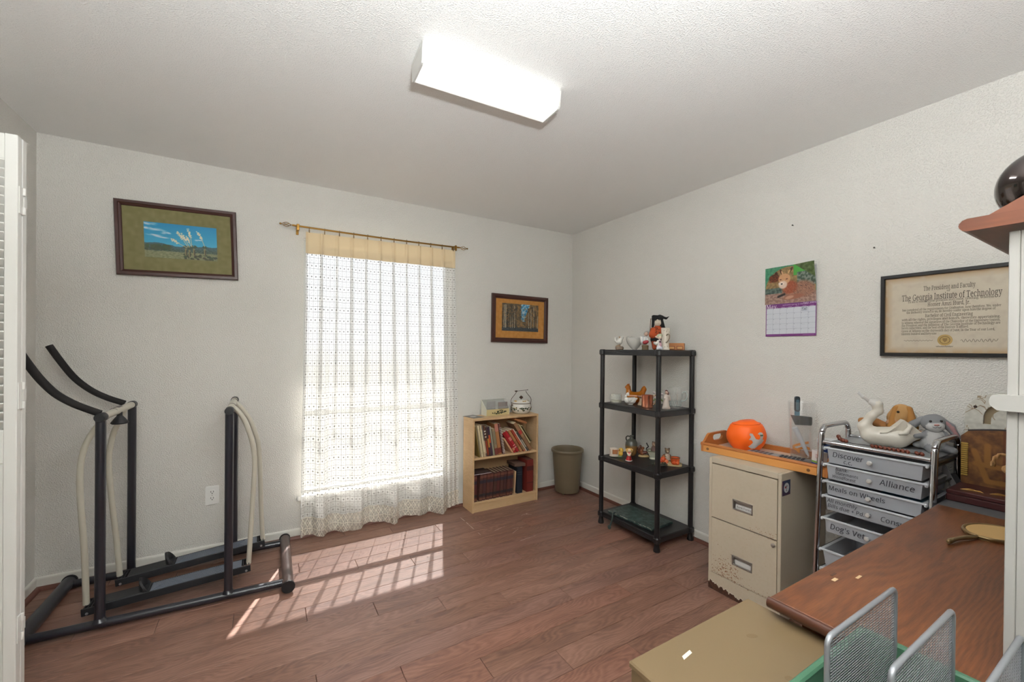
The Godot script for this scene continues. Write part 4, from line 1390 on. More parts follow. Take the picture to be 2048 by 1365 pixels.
func build_shelf_unit():
	var t := thing("shelf_unit", "black plastic four-tier shelf unit holding ornaments against the right wall", "shelf unit", Vector3(-0.21, 0, 1.122))
	var X := 0.170
	var Z := 0.265
	var tops := [0.0925, 0.5125, 0.915, 1.3165]
	var th := 0.040
	for y in tops:
		var st := mb()
		addbx(st, Vector3(-X - 0.004, y - 0.012, -Z - 0.004), Vector3(X + 0.004, y, Z + 0.004), 0.002)
		addbx(st, Vector3(-X - 0.006, y - th, -Z + 0.015), Vector3(-X + 0.003, y - 0.002, Z - 0.015), 0.002)
		addbx(st, Vector3(X - 0.003, y - th, -Z + 0.015), Vector3(X + 0.006, y - 0.002, Z - 0.015), 0.002)
		addbx(st, Vector3(-X + 0.012, y - th, -Z - 0.006), Vector3(X - 0.012, y - 0.002, -Z + 0.003), 0.002)
		addbx(st, Vector3(-X + 0.012, y - th, Z - 0.003), Vector3(X - 0.012, y - 0.002, Z + 0.006), 0.002)
		for k in 5: addbx(st, Vector3(-X, y - 0.03, -Z + 0.09 + 0.088 * k - 0.002), Vector3(X, y - 0.01, -Z + 0.09 + 0.088 * k + 0.002))
		var sh := obj("shelf", st, black_plastic, t)
		for sx in [-1, 1]:
			for sz in [-1, 1]:
				st = mb()
				box(st, Vector3(X * sx, y - th / 2, Z * sz), Vector3(0.043, th + 0.004, 0.043), 0.009)
				obj("corner_socket", st, black_plastic, sh)
		# curved moulding line on the long skirt
		var pts := []
		for k in 15:
			var u := k / 14.0
			pts.append(Vector3(-X - 0.0062, y - 0.012 - 0.022 * absf(u - 0.35) * 1.3, lerpf(-Z + 0.04, Z - 0.04, u)))
		obj("skirt_moulding", tubem(pts, 0.0016, 6), black_plastic, sh)
	var segs := [[0.045, 0.056], [0.0925, 0.4745], [0.5125, 0.877], [0.915, 1.2785]]
	for sx in [-1, 1]:
		for sz in [-1, 1]:
			for k in range(1, 4):
				obj("post", tubem([Vector3(X * sx, tops[k - 1] - 0.001, Z * sz), Vector3(X * sx, tops[k] - th + 0.001, Z * sz)], 0.0168, 18), black_plastic, t)
			obj("foot", lathem(V2([0, 0, 0.021, 0.0, 0.023, 0.004, 0.0215, 0.018, 0.018, 0.026, 0.015, 0.05, 0.017, 0.055]), 18, Transform3D(Basis.IDENTITY, Vector3(X * sx, 0, Z * sz))), black_plastic, t)

	var Y := 1.3168
	var wht := c8(226, 222, 214)
	var gry := c8(168, 166, 162)
	var brn := c8(104, 78, 58)
	# --- top tier
	var f := fig("bird_figurine", "white bird figurine on a brown rock base, leftmost on the shelf top", "figurine", Vector3(-0.29, Y, 0.94), [
		cap(0.0, 0.058, 0, 0.006, 0.075, 0, 0.022, 0.018, wht), ball(0.008, 0.094, 0.004, 0.0125, c8(210, 206, 200)), cap(-0.012, 0.05, 0, -0.03, 0.066, 0, 0.010, 0.008, wht),
		cap(-0.03, 0.066, 0, -0.032, 0.085, 0, 0.008, 0.007, wht), cap(-0.032, 0.085, 0, -0.022, 0.092, 0, 0.007, 0.005, c8(190, 188, 184)), cap(0.014, 0.075, 0, 0.027, 0.093, 0, 0.008, 0.006, c8(214, 210, 204)),
		cap(0.0, 0.094, 0.012, 0.0, 0.092, 0.02, 0.005, 0.002, c8(180, 150, 110))], 0.0028)
	obj("rock_base", blob([cap(-0.016, 0.012, 0, 0.018, 0.011, 0, 0.014, 0.015, c8(120, 104, 88)), cap(-0.02, 0.022, 0.004, -0.002, 0.03, 0.004, 0.009, 0.01, c8(150, 124, 100)), cap(-0.02, 0.004, 0.01, 0.02, 0.004, 0.01, 0.007, 0.007, brn)], 0.003), MV(0.5), f)
	# jagged shell bowl
	var sb := thing("shell_bowl", "grey white cracked shell bowl with a ragged rim on the shelf top", "bowl", Vector3(-0.235, Y, 1.04), -0.7)
	var st := mb()
	st.set_smooth_group(1)
	var NA := 40
	var NR := 9
	var grid := []
	for s in 2:
		for r in NR + 1:
			var ring := []
			for k in NA:
				var a := TAU * k / NA
				var hgt: float = 0.090 + 0.003 * sin(a * 3.0 + 0.7) + 0.0055 * sin(a * 7.0 + 2.0) + 0.003 * sin(a * 13.0)
				var u := r / float(NR)
				var rad := (0.012 + 0.044 * sin(minf(u * 1.45, 1.35))) - 0.004 * s
				var y := 0.002 + hgt * pow(u, 1.25) + 0.004 * s * (1.0 - u)
				ring.append(Vector3(rad * cos(a) * 1.12, y, rad * sin(a) * 0.8 - 0.012 * u))
			grid.append(ring)
	for r in NR:
		for k in NA:
			var l := (k + 1) % NA
			quad(st, grid[r][k], grid[r + 1][k], grid[r + 1][l], grid[r][l])
			var q := NR + 1 + r
			quad(st, grid[q][k], grid[q][l], grid[q + 1][l], grid[q + 1][k])
	for k in NA:
		var l := (k + 1) % NA
		quad(st, grid[NR][k], grid[2 * NR + 1][k], grid[2 * NR + 1][l], grid[NR][l])
	obj("shell", st, M(c8(190, 186, 178), 0.55), sb)
	obj("foot_ring", lathem(V2([0, 0, 0.018, 0, 0.016, 0.006, 0, 0.007]), 20), M(c8(170, 166, 158), 0.6), sb)
	# seated angel on a stump
	f = fig("angel_figurine", "grey haired angel figurine with raised white wings and red dress on a tree stump", "figurine", Vector3(-0.27, Y, 1.165), [
		cap(0.004, 0.05, 0, 0.008, 0.082, 0, 0.017, 0.012, c8(196, 196, 196)), ball(0.012, 0.112, 0.0, 0.0145, c8(206, 172, 152)), cap(0.008, 0.116, -0.004, 0.016, 0.124, -0.002, 0.0135, 0.011, c8(150, 146, 140)),
		cap(-0.002, 0.052, 0.014, 0.016, 0.056, 0.016, 0.011, 0.011, c8(160, 34, 44)), cap(-0.012, 0.05, -0.01, -0.024, 0.092, -0.012, 0.012, 0.007, wht), cap(-0.012, 0.055, -0.006, -0.008, 0.094, -0.012, 0.009, 0.006, c8(196, 196, 200)),
		cap(0.02, 0.08, 0.004, 0.024, 0.06, 0.012, 0.006, 0.006, wht), cap(0.0, 0.085, 0.004, -0.006, 0.068, 0.014, 0.006, 0.005, wht)], 0.003)
	obj("stump_base", lathem(V2([0, 0, 0.024, 0, 0.022, 0.012, 0.024, 0.03, 0.018, 0.035, 0, 0.036]), 18, Transform3D(Basis.IDENTITY, Vector3(0.006, 0, 0))), M(c8(112, 92, 66), 0.6), f)
	# witch doll
	var blk := c8(26, 24, 26)
	var org := c8(176, 74, 32)
	f = thing("witch_doll", "black haired witch doll in an orange print dress with pointed hat on the shelf top", "doll", Vector3(-0.20, Y, 1.215), -0.7)
	obj("dress", blob([cap(0.0, 0.10, 0, 0.004, 0.15, 0, 0.036, 0.026, org), cap(-0.028, 0.14, 0.01, -0.036, 0.105, 0.02, 0.02, 0.022, org), cap(0.03, 0.14, 0.01, 0.034, 0.105, 0.022, 0.019, 0.02, org),
		cap(-0.01, 0.075, 0.0, 0.012, 0.075, 0.0, 0.034, 0.034, blk), cap(-0.016, 0.05, 0.012, -0.018, 0.016, 0.02, 0.022, 0.016, c8(150, 62, 30)), cap(0.016, 0.05, 0.012, 0.018, 0.016, 0.02, 0.022, 0.016, c8(156, 66, 32))], 0.0045, 0.008), MV(0.85), f)
	var pk := mb()
	for k in 70:
		var a := rng.randf_range(-1.2, 1.2)
		var yy := rng.randf_range(0.09, 0.16)
		var rr := 0.0385 - (yy - 0.1) * 0.2
		box(pk, Vector3(0.002 + rr * sin(a), yy, rr * cos(a) * 0.96), Vector3(0.006, 0.004, 0.004), 0.001)
	obj("print_pattern", pk, M(c8(58, 34, 26), 0.9), f)
	obj("head", blob([cap(0.004, 0.190, 0.004, 0.004, 0.200, 0.004, 0.024, 0.022, c8(206, 196, 178)), ball(0.004, 0.19, 0.027, 0.004, c8(206, 190, 170))], 0.0035), MV(0.85), f)
	obj("hair", blob([cap(-0.022, 0.215, -0.004, -0.030, 0.165, 0.008, 0.013, 0.009, blk), cap(0.022, 0.22, -0.006, 0.046, 0.13, -0.008, 0.018, 0.020, blk), cap(-0.02, 0.224, 0.0, 0.026, 0.224, 0.0, 0.017, 0.017, blk),
		cap(-0.006, 0.222, 0.018, -0.014, 0.206, 0.024, 0.006, 0.003, blk), cap(0.008, 0.222, 0.02, 0.012, 0.208, 0.025, 0.006, 0.003, blk), cap(0.0, 0.22, -0.02, 0.01, 0.16, -0.024, 0.022, 0.016, blk)], 0.004, 0.006), MV(0.9), f)
	obj("hat", blob([cap(-0.024, 0.235, 0.0, 0.03, 0.232, 0.0, 0.013, 0.012, blk), cap(0.02, 0.238, -0.004, 0.062, 0.224, -0.004, 0.013, 0.007, blk), cap(0.062, 0.224, -0.004, 0.084, 0.238, -0.004, 0.007, 0.002, blk)], 0.004, 0.008), MV(0.9), f)
	obj("broom_stick", tubem([Vector3(-0.052, 0.10, 0.022), Vector3(-0.045, 0.222, 0.016)], 0.0026, 7), M(c8(104, 74, 50), 0.7), f)
	# tall mug and flower angel
	var mg := thing("mug", "tall cream mug with a gold dotted heart handle on the shelf top", "mug", Vector3(-0.265, Y, 1.343), -0.7)
	obj("body", lathem(V2([0, 0, 0.026, 0, 0.028, 0.004, 0.0245, 0.02, 0.0255, 0.1, 0.029, 0.147, 0.027, 0.149, 0.0245, 0.146, 0.022, 0.02, 0, 0.015]), 28), M(c8(222, 212, 196), 0.3), mg)
	obj("handle", tubem(curve([Vector3(0.002, 0.098, 0.024), Vector3(0.010, 0.106, 0.042), Vector3(0.017, 0.096, 0.047), Vector3(0.016, 0.075, 0.046), Vector3(0.006, 0.055, 0.036), Vector3(0.0, 0.05, 0.024)], 5), 0.0042, 8), M(c8(150, 136, 116), 0.4), mg)
	var dots := mb()
	for d in [[-0.5, 0.13], [0.4, 0.134], [0.1, 0.125], [-0.3, 0.02], [0.35, 0.026], [0.9, 0.06], [0.85, 0.12]]:
		box(dots, Vector3(0, d[1], 0.0272), Vector3(0.005, 0.005, 0.002), 0.001, Transform3D(Basis(Vector3.UP, d[0]), Vector3.ZERO))
	obj("dots", dots, M(c8(120, 100, 70), 0.4), mg)
	fig("flower_figurine", "cream child figurine with a leafy hat in front of the tall mug", "figurine", Vector3(-0.325, Y, 1.345), [
		cap(0.0, 0.015, 0, 0.0, 0.055, 0, 0.017, 0.013, c8(214, 206, 204)), cap(-0.008, 0.012, 0.004, 0.008, 0.012, 0.004, 0.014, 0.014, c8(196, 196, 204)), ball(0.0, 0.084, 0.002, 0.0135, c8(224, 206, 188)),
		cap(-0.004, 0.093, 0, 0.006, 0.096, 0, 0.014, 0.013, c8(176, 180, 150)), cap(-0.018, 0.086, 0, -0.026, 0.088, 0, 0.008, 0.004, c8(226, 200, 180)), cap(-0.02, 0.04, 0.004, -0.032, 0.046, 0.004, 0.010, 0.009, c8(204, 204, 196)),
		cap(-0.012, 0.06, 0.006, -0.02, 0.046, 0.01, 0.006, 0.005, wht), ball(0.002, 0.054, 0.013, 0.006, c8(90, 60, 70)), cap(0.006, 0.03, 0.014, 0.004, 0.04, 0.014, 0.006, 0.006, c8(196, 150, 160)), ball(-0.012, 0.006, 0.01, 0.007, wht), ball(0.012, 0.006, 0.01, 0.007, wht)], 0.003)
	# little two-panel wooden block
	var wb := thing("wooden_block", "small honey wood box with two framed panels at the right of the shelf top", "box", Vector3(-0.175, Y, 1.338), -1.05)
	wb.position = Vector3(-0.145, Y, 1.338)
	var hw := M(c8(176, 112, 56), 0.45)
	obj("body", bxm(Vector3(-0.052, 0, -0.03), Vector3(0.052, 0.048, 0.03), 0.003), hw, wb)
	for k in [-1, 1]:
		var fr := mb()
		addbx(fr, Vector3(0.026 * k - 0.021, 0.004, 0.03), Vector3(0.026 * k + 0.021, 0.028, 0.0312), 0.0005)
		var pn := obj("panel", fr, M(c8(120, 58, 24), 0.5), wb)
		obj("label", bxm(Vector3(0.026 * k - 0.016, 0.009, 0.0312), Vector3(0.026 * k + 0.016, 0.023, 0.032)), M(c8(196, 150, 84), 0.5), pn)
	obj("lid_line", bxm(Vector3(-0.0525, 0.034, -0.0305), Vector3(0.0525, 0.0355, 0.0308)), M(c8(110, 64, 30), 0.6), wb)

	# --- second tier
	Y = 0.9153
	var cg := glass(Color(0.88, 0.92, 0.88, 0.12), 0.03)
	var tc := thing("glass_cup", "low clear glass candle cup at the left end of the second shelf", "cup", Vector3(-0.305, Y, 0.925), 0.0)
	obj("glass_wall", lathem(V2([0, 0, 0.040, 0, 0.044, 0.006, 0.044, 0.064, 0.041, 0.066, 0.0405, 0.008, 0, 0.006]), 32), cg, tc)
	obj("wax", lathem(V2([0, 0.0065, 0.039, 0.0085, 0.039, 0.020, 0, 0.021]), 24), M(c8(206, 200, 180), 0.6), tc)
	var hen := thing("hen_dish", "amber glass hen dish with upright tail behind the white swan", "dish", Vector3(-0.150, Y, 0.972), -0.7)
	var amb := M(c8(176, 104, 26), 0.12).duplicate()
	amb.backlight_enabled = true
	amb.backlight = Color(0.7, 0.4, 0.08)
	var hb := blob([cap(-0.04, 0.045, 0, 0.03, 0.045, 0, 0.034, 0.036, Color.WHITE), cap(-0.044, 0.06, 0, -0.052, 0.108, 0, 0.026, 0.016, Color.WHITE), ball(-0.054, 0.118, 0, 0.0165, Color.WHITE), cap(-0.066, 0.118, 0, -0.077, 0.114, 0, 0.006, 0.003, Color.WHITE),
		cap(0.048, 0.06, 0, 0.064, 0.102, 0, 0.022, 0.018, Color.WHITE), cap(0.064, 0.102, 0, 0.066, 0.122, 0, 0.016, 0.006, Color.WHITE), cap(-0.04, 0.012, 0, 0.04, 0.012, 0, 0.012, 0.012, Color.WHITE)], 0.005, 0.012)
	obj("body", hb, amb, hen)
	obj("comb", blob([cap(-0.06, 0.134, 0, -0.046, 0.137, 0, 0.004, 0.005, Color.WHITE)], 0.002), M(c8(168, 84, 20), 0.2), hen)
	f = fig("swan_figurine", "white china swan with curved neck in front of the amber hen", "figurine", Vector3(-0.292, Y, 1.058), [
		cap(-0.018, 0.03, 0, 0.018, 0.032, 0, 0.023, 0.022, wht), cap(0.018, 0.036, 0, 0.046, 0.046, 0, 0.018, 0.006, wht), cap(-0.03, 0.04, 0, -0.034, 0.060, 0, 0.011, 0.007, wht), cap(-0.034, 0.06, 0, -0.024, 0.078, 0, 0.007, 0.006, wht),
		cap(-0.024, 0.078, 0, -0.016, 0.082, 0, 0.006, 0.0065, wht), cap(-0.016, 0.082, 0, -0.014, 0.07, 0, 0.0065, 0.006, wht), cap(-0.016, 0.07, 0, -0.03, 0.064, 0, 0.0055, 0.003, c8(196, 150, 120)), cap(-0.01, 0.006, 0, 0.012, 0.006, 0, 0.008, 0.008, wht)], 0.003, "body", 0.007)
	obj("wing", blob([cap(-0.008, 0.034, 0.018, 0.03, 0.05, 0.008, 0.012, 0.006, wht), cap(-0.008, 0.034, -0.018, 0.03, 0.05, -0.008, 0.012, 0.006, wht)], 0.003), MV(0.3), f)
	var vs := thing("pedestal_dish", "small tan pottery dish on a flared foot between swan and copper mug", "dish", Vector3(-0.225, Y, 1.105), 0.0)
	obj("pottery", lathem(V2([0, 0, 0.028, 0, 0.027, 0.006, 0.016, 0.03, 0.014, 0.048, 0.026, 0.056, 0.032, 0.062, 0.030, 0.064, 0.012, 0.056, 0, 0.055]), 24), M(c8(178, 158, 132), 0.6), vs)
	obj("rim_band", tubem(ring_pts(0.0315, 0.0625, 24), 0.0025, 8), M(c8(150, 96, 70), 0.5), vs)
	var cm := thing("copper_mug", "shiny copper mug with a thin bright handle on the second shelf", "mug", Vector3(-0.298, Y, 1.222), -0.7)
	var cop := M(c8(232, 156, 124), 0.22, 0.9)
	obj("cup", lathem(V2([0, 0, 0.036, 0, 0.039, 0.004, 0.039, 0.084, 0.0405, 0.087, 0.038, 0.087, 0.0365, 0.006, 0, 0.005]), 36), cop, cm)
	obj("handle", tubem(curve([Vector3(0.038, 0.074, 0), Vector3(0.05, 0.088, 0), Vector3(0.06, 0.08, 0), Vector3(0.061, 0.06, 0), Vector3(0.05, 0.032, 0), Vector3(0.037, 0.018, 0)], 6), 0.0036, 8), M(c8(226, 200, 170), 0.2, 0.9), cm)
	var fl := thing("flower_ornament", "pale china flower ornament behind the copper mug and the post", "ornament", Vector3(-0.11, Y, 1.15), -0.7)
	var pet := []
	for k in 9:
		var a := TAU * k / 9.0
		pet.append(cap(0.02 * cos(a), 0.078 + 0.02 * sin(a), 0.006, 0.034 * cos(a), 0.08 + 0.034 * sin(a), 0.012, 0.010, 0.007, c8(214, 200 + k % 2 * 12, 196)))
	pet.append(ball(0, 0.08, 0.012, 0.013, c8(206, 190, 150)))
	obj("petals", blob(pet, 0.0045, 0.004), MV(0.35), fl)
	obj("stem_base", blob([cap(0, 0.012, 0, 0, 0.07, 0, 0.016, 0.009, c8(150, 156, 110)), cap(-0.03, 0.03, 0.01, -0.012, 0.05, 0.006, 0.006, 0.008, c8(122, 140, 92)), cap(0.034, 0.03, 0.01, 0.012, 0.05, 0.006, 0.006, 0.008, c8(110, 120, 70)), cap(-0.02, 0.006, 0, 0.02, 0.006, 0, 0.007, 0.007, c8(190, 186, 150))], 0.004), MV(0.4), fl)
	f = fig("lady_figurine", "white robed lady figurine with dark red hair beside the glass mug", "figurine", Vector3(-0.235, Y, 1.330), [
		cap(0, 0.012, 0, 0.002, 0.065, 0, 0.024, 0.013, c8(214, 200, 188)), cap(0.002, 0.065, 0, 0.002, 0.09, 0, 0.013, 0.010, c8(216, 204, 192)), ball(0.001, 0.112, 0.003, 0.011, c8(222, 190, 172)),
		cap(-0.010, 0.09, 0.002, -0.014, 0.075, 0.012, 0.006, 0.005, c8(216, 204, 192)), cap(0.018, 0.085, -0.004, 0.026, 0.06, -0.006, 0.010, 0.006, c8(206, 192, 180)), cap(-0.018, 0.006, 0.006, 0.02, 0.006, 0.004, 0.008, 0.008, c8(214, 200, 188))], 0.003)
	obj("hair", blob([cap(0.002, 0.121, -0.003, 0.011, 0.108, -0.003, 0.009, 0.007, c8(92, 32, 32)), cap(0.011, 0.108, -0.003, 0.013, 0.09, -0.004, 0.006, 0.004, c8(92, 32, 32))], 0.0025), MV(0.6), f)
	var gm := thing("glass_mug", "clear pressed glass beer mug with handle at the right of the second shelf", "mug", Vector3(-0.130, Y, 1.315), -0.7)
	obj("glass_wall", lathem(V2([0, 0, 0.042, 0, 0.045, 0.006, 0.044, 0.012, 0.046, 0.05, 0.05, 0.1, 0.052, 0.14, 0.050, 0.142, 0.048, 0.138, 0.044, 0.06, 0.041, 0.014, 0, 0.012]), 36), glass(Color(0.84, 0.88, 0.86, 0.07), 0.03), gm)
	var gd := mb()
	for k in 18:
		var a := TAU * k / 18.0
		for s in [-1, 1]:
			tube(gd, [Vector3(0.0455 * cos(a), 0.014, 0.0455 * sin(a)), Vector3(0.0475 * cos(a + 0.17 * s), 0.035, 0.0475 * sin(a + 0.17 * s)), Vector3(0.0475 * cos(a + 0.35 * s), 0.056, 0.0475 * sin(a + 0.35 * s))], 0.0012, 5)
	obj("cut_pattern", gd, glass(Color(0.8, 0.84, 0.82, 0.45), 0.05), gm)
	obj("handle", tubem(curve([Vector3(0.05, 0.104, 0), Vector3(0.07, 0.112, 0), Vector3(0.082, 0.098, 0), Vector3(0.082, 0.07, 0), Vector3(0.068, 0.05, 0), Vector3(0.046, 0.05, 0)], 6), 0.005, 10), glass(Color(0.84, 0.88, 0.86, 0.4), 0.05), gm)

	# --- third tier
	Y = 0.5128
	var yel := c8(222, 176, 62)
	f = thing("chick_planter", "white and brown log planter with a yellow chick, leftmost on the third shelf", "planter", Vector3(-0.315, Y, 0.945), -0.7)
	obj("log", lathem(V2([0, 0.006, 0.03, 0.006, 0.028, 0.03, 0.031, 0.062, 0.027, 0.064, 0.024, 0.03, 0, 0.025]), 24, Transform3D(Basis.IDENTITY.scaled(Vector3(1.15, 1, 0.8)), Vector3(-0.016, 0, 0))), M(c8(214, 200, 184), 0.4), f)
	obj("bark_patch", bxm(Vector3(-0.03, 0.024, 0.0205), Vector3(0.008, 0.058, 0.026), 0.003), M(c8(166, 106, 66), 0.5), f)
	obj("chick", blob([ball(0.032, 0.026, 0.006, 0.017, yel), ball(0.034, 0.052, 0.006, 0.0185, c8(228, 186, 84)), cap(0.018, 0.052, 0.012, 0.010, 0.05, 0.016, 0.005, 0.002, c8(206, 120, 40)), ball(0.024, 0.057, 0.021, 0.003, blk)], 0.0028), MV(0.4), f)
	obj("base", blob([cap(-0.03, 0.006, 0, 0.036, 0.006, 0.002, 0.012, 0.012, c8(120, 136, 96))], 0.004), MV(0.5), f)
	var jg := thing("jug", "grey brown stoneware jug with a loop handle at the back of the third shelf", "jug", Vector3(-0.170, Y, 0.958), -0.7)
	obj("jug_body", lathem(V2([0, 0, 0.03, 0, 0.033, 0.004, 0.043, 0.035, 0.0465, 0.062, 0.0465, 0.075]), 32), M(c8(132, 96, 54), 0.28), jg)
	obj("jug_shoulder", lathem(V2([0.0465, 0.075, 0.044, 0.095, 0.034, 0.113, 0.018, 0.122, 0.014, 0.128, 0.0135, 0.142, 0.016, 0.148, 0.013, 0.149, 0.010, 0.14]), 32), M(c8(84, 84, 74), 0.28), jg)
	obj("handle", tubem(curve([Vector3(-0.014, 0.138, 0), Vector3(-0.028, 0.143, 0), Vector3(-0.040, 0.132, 0), Vector3(-0.038, 0.114, 0), Vector3(-0.032, 0.106, 0)], 6), 0.0046, 8), M(c8(60, 58, 52), 0.3), jg)
	f = fig("red_angel_figurine", "little blond figurine in a red gown at the front of the third shelf", "figurine", Vector3(-0.318, Y, 1.075), [
		cap(0, 0.008, 0, 0.002, 0.045, 0, 0.021, 0.011, c8(170, 24, 24)), cap(0.002, 0.045, 0, 0.002, 0.056, 0, 0.011, 0.009, c8(176, 30, 26)), ball(0.003, 0.076, 0.002, 0.0125, c8(228, 196, 160)), cap(-0.006, 0.082, -0.003, 0.012, 0.082, -0.003, 0.011, 0.011, c8(206, 156, 74)),
		cap(-0.012, 0.066, -0.004, -0.02, 0.082, -0.006, 0.007, 0.004, c8(216, 186, 120)), cap(0.018, 0.066, -0.004, 0.026, 0.08, -0.006, 0.007, 0.004, c8(216, 186, 120)), cap(-0.010, 0.054, 0.004, 0.0, 0.042, 0.012, 0.005, 0.004, c8(232, 216, 190)), cap(0.012, 0.054, 0.004, 0.004, 0.042, 0.012, 0.005, 0.004, c8(232, 216, 190))], 0.0028)
	obj("white_hem", tubem(ring_pts(0.022, 0.004, 20), 0.003, 6), M(c8(224, 214, 200), 0.4), f)
	f = fig("animal_figurine", "brown squirrel figurine beside a dark stem on an oval tan base", "figurine", Vector3(-0.130, Y, 1.040), [
		cap(-0.01, 0.024, 0, -0.012, 0.045, 0, 0.015, 0.012, c8(122, 70, 40)), ball(-0.004, 0.064, 0.003, 0.0115, c8(140, 84, 48)), cap(-0.03, 0.03, 0, -0.032, 0.06, -0.004, 0.011, 0.011, c8(86, 48, 30)), cap(-0.032, 0.06, -0.004, -0.02, 0.078, -0.006, 0.011, 0.008, c8(86, 48, 30)), cap(0.004, 0.03, 0.004, 0.02, 0.034, 0.006, 0.012, 0.010, c8(96, 44, 30))], 0.003)
	obj("base", lathem(V2([0, 0, 0.04, 0, 0.042, 0.004, 0.036, 0.012, 0, 0.014]), 28, Transform3D(Basis.IDENTITY.scaled(Vector3(1.0, 1, 0.6)), Vector3(0.004, 0, 0))), M(c8(186, 160, 110), 0.5), f)
	obj("stem", tubem(curve([Vector3(0.04, 0.01, 0), Vector3(0.028, 0.04, 0), Vector3(0.022, 0.062, 0), Vector3(0.036, 0.076, 0), Vector3(0.03, 0.088, 0), Vector3(0.022, 0.104, 0)], 5), 0.004, 7), M(c8(44, 38, 38), 0.5), f)
	f = thing("teacup_kitten", "grey kitten figurine sitting in a white cone cup with green foot", "figurine", Vector3(-0.115, Y, 1.120), -0.7)
	obj("cup", lathem(V2([0, 0, 0.026, 0, 0.027, 0.006, 0.022, 0.012, 0.044, 0.055, 0.046, 0.06, 0.043, 0.06, 0.02, 0.018, 0, 0.016]), 28), M(c8(204, 204, 184), 0.3), f)
	obj("leaf_rim", tubem(ring_pts(0.0445, 0.0605, 28), 0.0035, 7), M(c8(110, 114, 86), 0.5), f)
	obj("kitten", blob([cap(0.008, 0.06, 0, 0.008, 0.078, 0, 0.026, 0.021, c8(120, 92, 84)), ball(0.009, 0.108, 0.004, 0.0185, c8(146, 118, 98)), cap(-0.003, 0.12, 0.004, -0.006, 0.132, 0.004, 0.006, 0.002, c8(120, 92, 80)), cap(0.02, 0.12, 0.004, 0.024, 0.132, 0.004, 0.006, 0.002, c8(120, 92, 80)), ball(0.009, 0.104, 0.020, 0.006, c8(186, 160, 138))], 0.0035), MV(0.5), f)
	f = fig("bear_figurine", "tan bear figurine behind the post beside the pumpkins on the third shelf", "figurine", Vector3(-0.085, Y, 1.222), [
		cap(0, 0.02, 0, 0, 0.046, 0, 0.022, 0.017, c8(196, 178, 160)), ball(0.0, 0.076, 0.002, 0.017, c8(128, 104, 80)), ball(-0.013, 0.092, 0, 0.006, c8(112, 88, 66)), ball(0.013, 0.092, 0, 0.006, c8(112, 88, 66)), ball(0, 0.072, 0.017, 0.007, c8(190, 164, 136)),
		cap(-0.018, 0.046, 0.006, -0.024, 0.028, 0.012, 0.007, 0.006, c8(124, 100, 78)), cap(0.018, 0.046, 0.006, 0.024, 0.028, 0.012, 0.007, 0.006, c8(124, 100, 78)), cap(-0.012, 0.008, 0.012, -0.014, 0.007, 0.018, 0.008, 0.007, c8(124, 100, 78)), cap(0.012, 0.008, 0.012, 0.014, 0.007, 0.018, 0.008, 0.007, c8(124, 100, 78))], 0.0032)
	var pl := thing("plate", "oblong cream plate under the orange pumpkins on the third shelf", "plate", Vector3(-0.125, Y, 1.29), -0.9)
	var po := mb()
	prism(po, rrect(0.14, 0.10, 0.03, 6), 0.0, 0.004, Transform3D(Basis(Vector3.RIGHT, -PI / 2), Vector3.ZERO))
	obj("dish", po, M(c8(206, 186, 140), 0.35), pl)
	var rr := []
	for q in rrect(0.136, 0.096, 0.028, 6): rr.append(Vector3(q.x, 0.006, -q.y))
	var rt := mb()
	tube(rt, rr, 0.0035, 7, false, true)
	obj("rim", rt, M(c8(196, 170, 120), 0.35), pl)
	var o2 := c8(206, 84, 34)
	f = thing("pumpkin_basket", "orange pumpkin-patterned basket on the cream plate, third shelf right end", "basket", Vector3(-0.110, Y + 0.0045, 1.310), -0.7)
	obj("bowl", lathem(V2([0, 0, 0.022, 0, 0.028, 0.012, 0.03, 0.034, 0.031, 0.046, 0.028, 0.046, 0.025, 0.012, 0, 0.01]), 22), M(c8(206, 84, 34), 0.5), f)
	obj("rim", tubem(ring_pts(0.031, 0.046, 22), 0.003, 7), M(c8(110, 72, 44), 0.6), f)
	obj("pumpkin_pair", blob([ball(-0.012, 0.014, 0.026, 0.013, o2), ball(0.010, 0.014, 0.028, 0.013, c8(216, 96, 44)), ball(0.0, 0.03, 0.026, 0.008, c8(190, 70, 30))], 0.003, 0.003), MV(0.5), f)
	f = fig("pumpkin_figurine", "orange pumpkin cluster figurine left of the pumpkin basket", "figurine", Vector3(-0.155, Y + 0.0045, 1.245), [
		ball(0, 0.022, 0, 0.021, o2), ball(-0.018, 0.016, 0.01, 0.015, c8(190, 70, 34)), ball(0.02, 0.013, 0.012, 0.014, c8(214, 120, 80)), ball(0.002, 0.044, 0, 0.012, c8(212, 92, 40)), cap(0.002, 0.054, 0, 0.006, 0.062, 0, 0.003, 0.003, c8(90, 70, 40))], 0.003, "body", 0.004, 0.45)
	obj("leaf", blob([cap(-0.006, 0.05, 0.008, 0.016, 0.048, 0.012, 0.004, 0.003, c8(96, 88, 50))], 0.002), MV(0.6), f)
	var wr := thing("leaf_spray", "dark dried leaf and berry spray lying at the front of the third shelf", "spray", Vector3(-0.240, Y, 1.285), -0.25)
	var ls := mb()
	var bs := mb()
	for k in 90:
		var px := rng.randf_range(-0.055, 0.055)
		var pz := rng.randf_range(-0.03, 0.03) * (1.0 - absf(px) * 8.0)
		var b := Basis(Vector3.UP, rng.randf() * TAU) * Basis(Vector3.RIGHT, rng.randf_range(-0.9, 0.9))
		box(ls, Vector3.ZERO, Vector3(0.018, 0.0012, 0.007), 0.0004, Transform3D(b, Vector3(px, rng.randf_range(0.007, 0.022), pz)))
	for k in 18: box(bs, Vector3(rng.randf_range(-0.045, 0.045), rng.randf_range(0.010, 0.024), rng.randf_range(-0.02, 0.02)), Vector3(0.006, 0.006, 0.006), 0.002)
	obj("leaves", ls, M(c8(54, 56, 44), 0.7), wr)
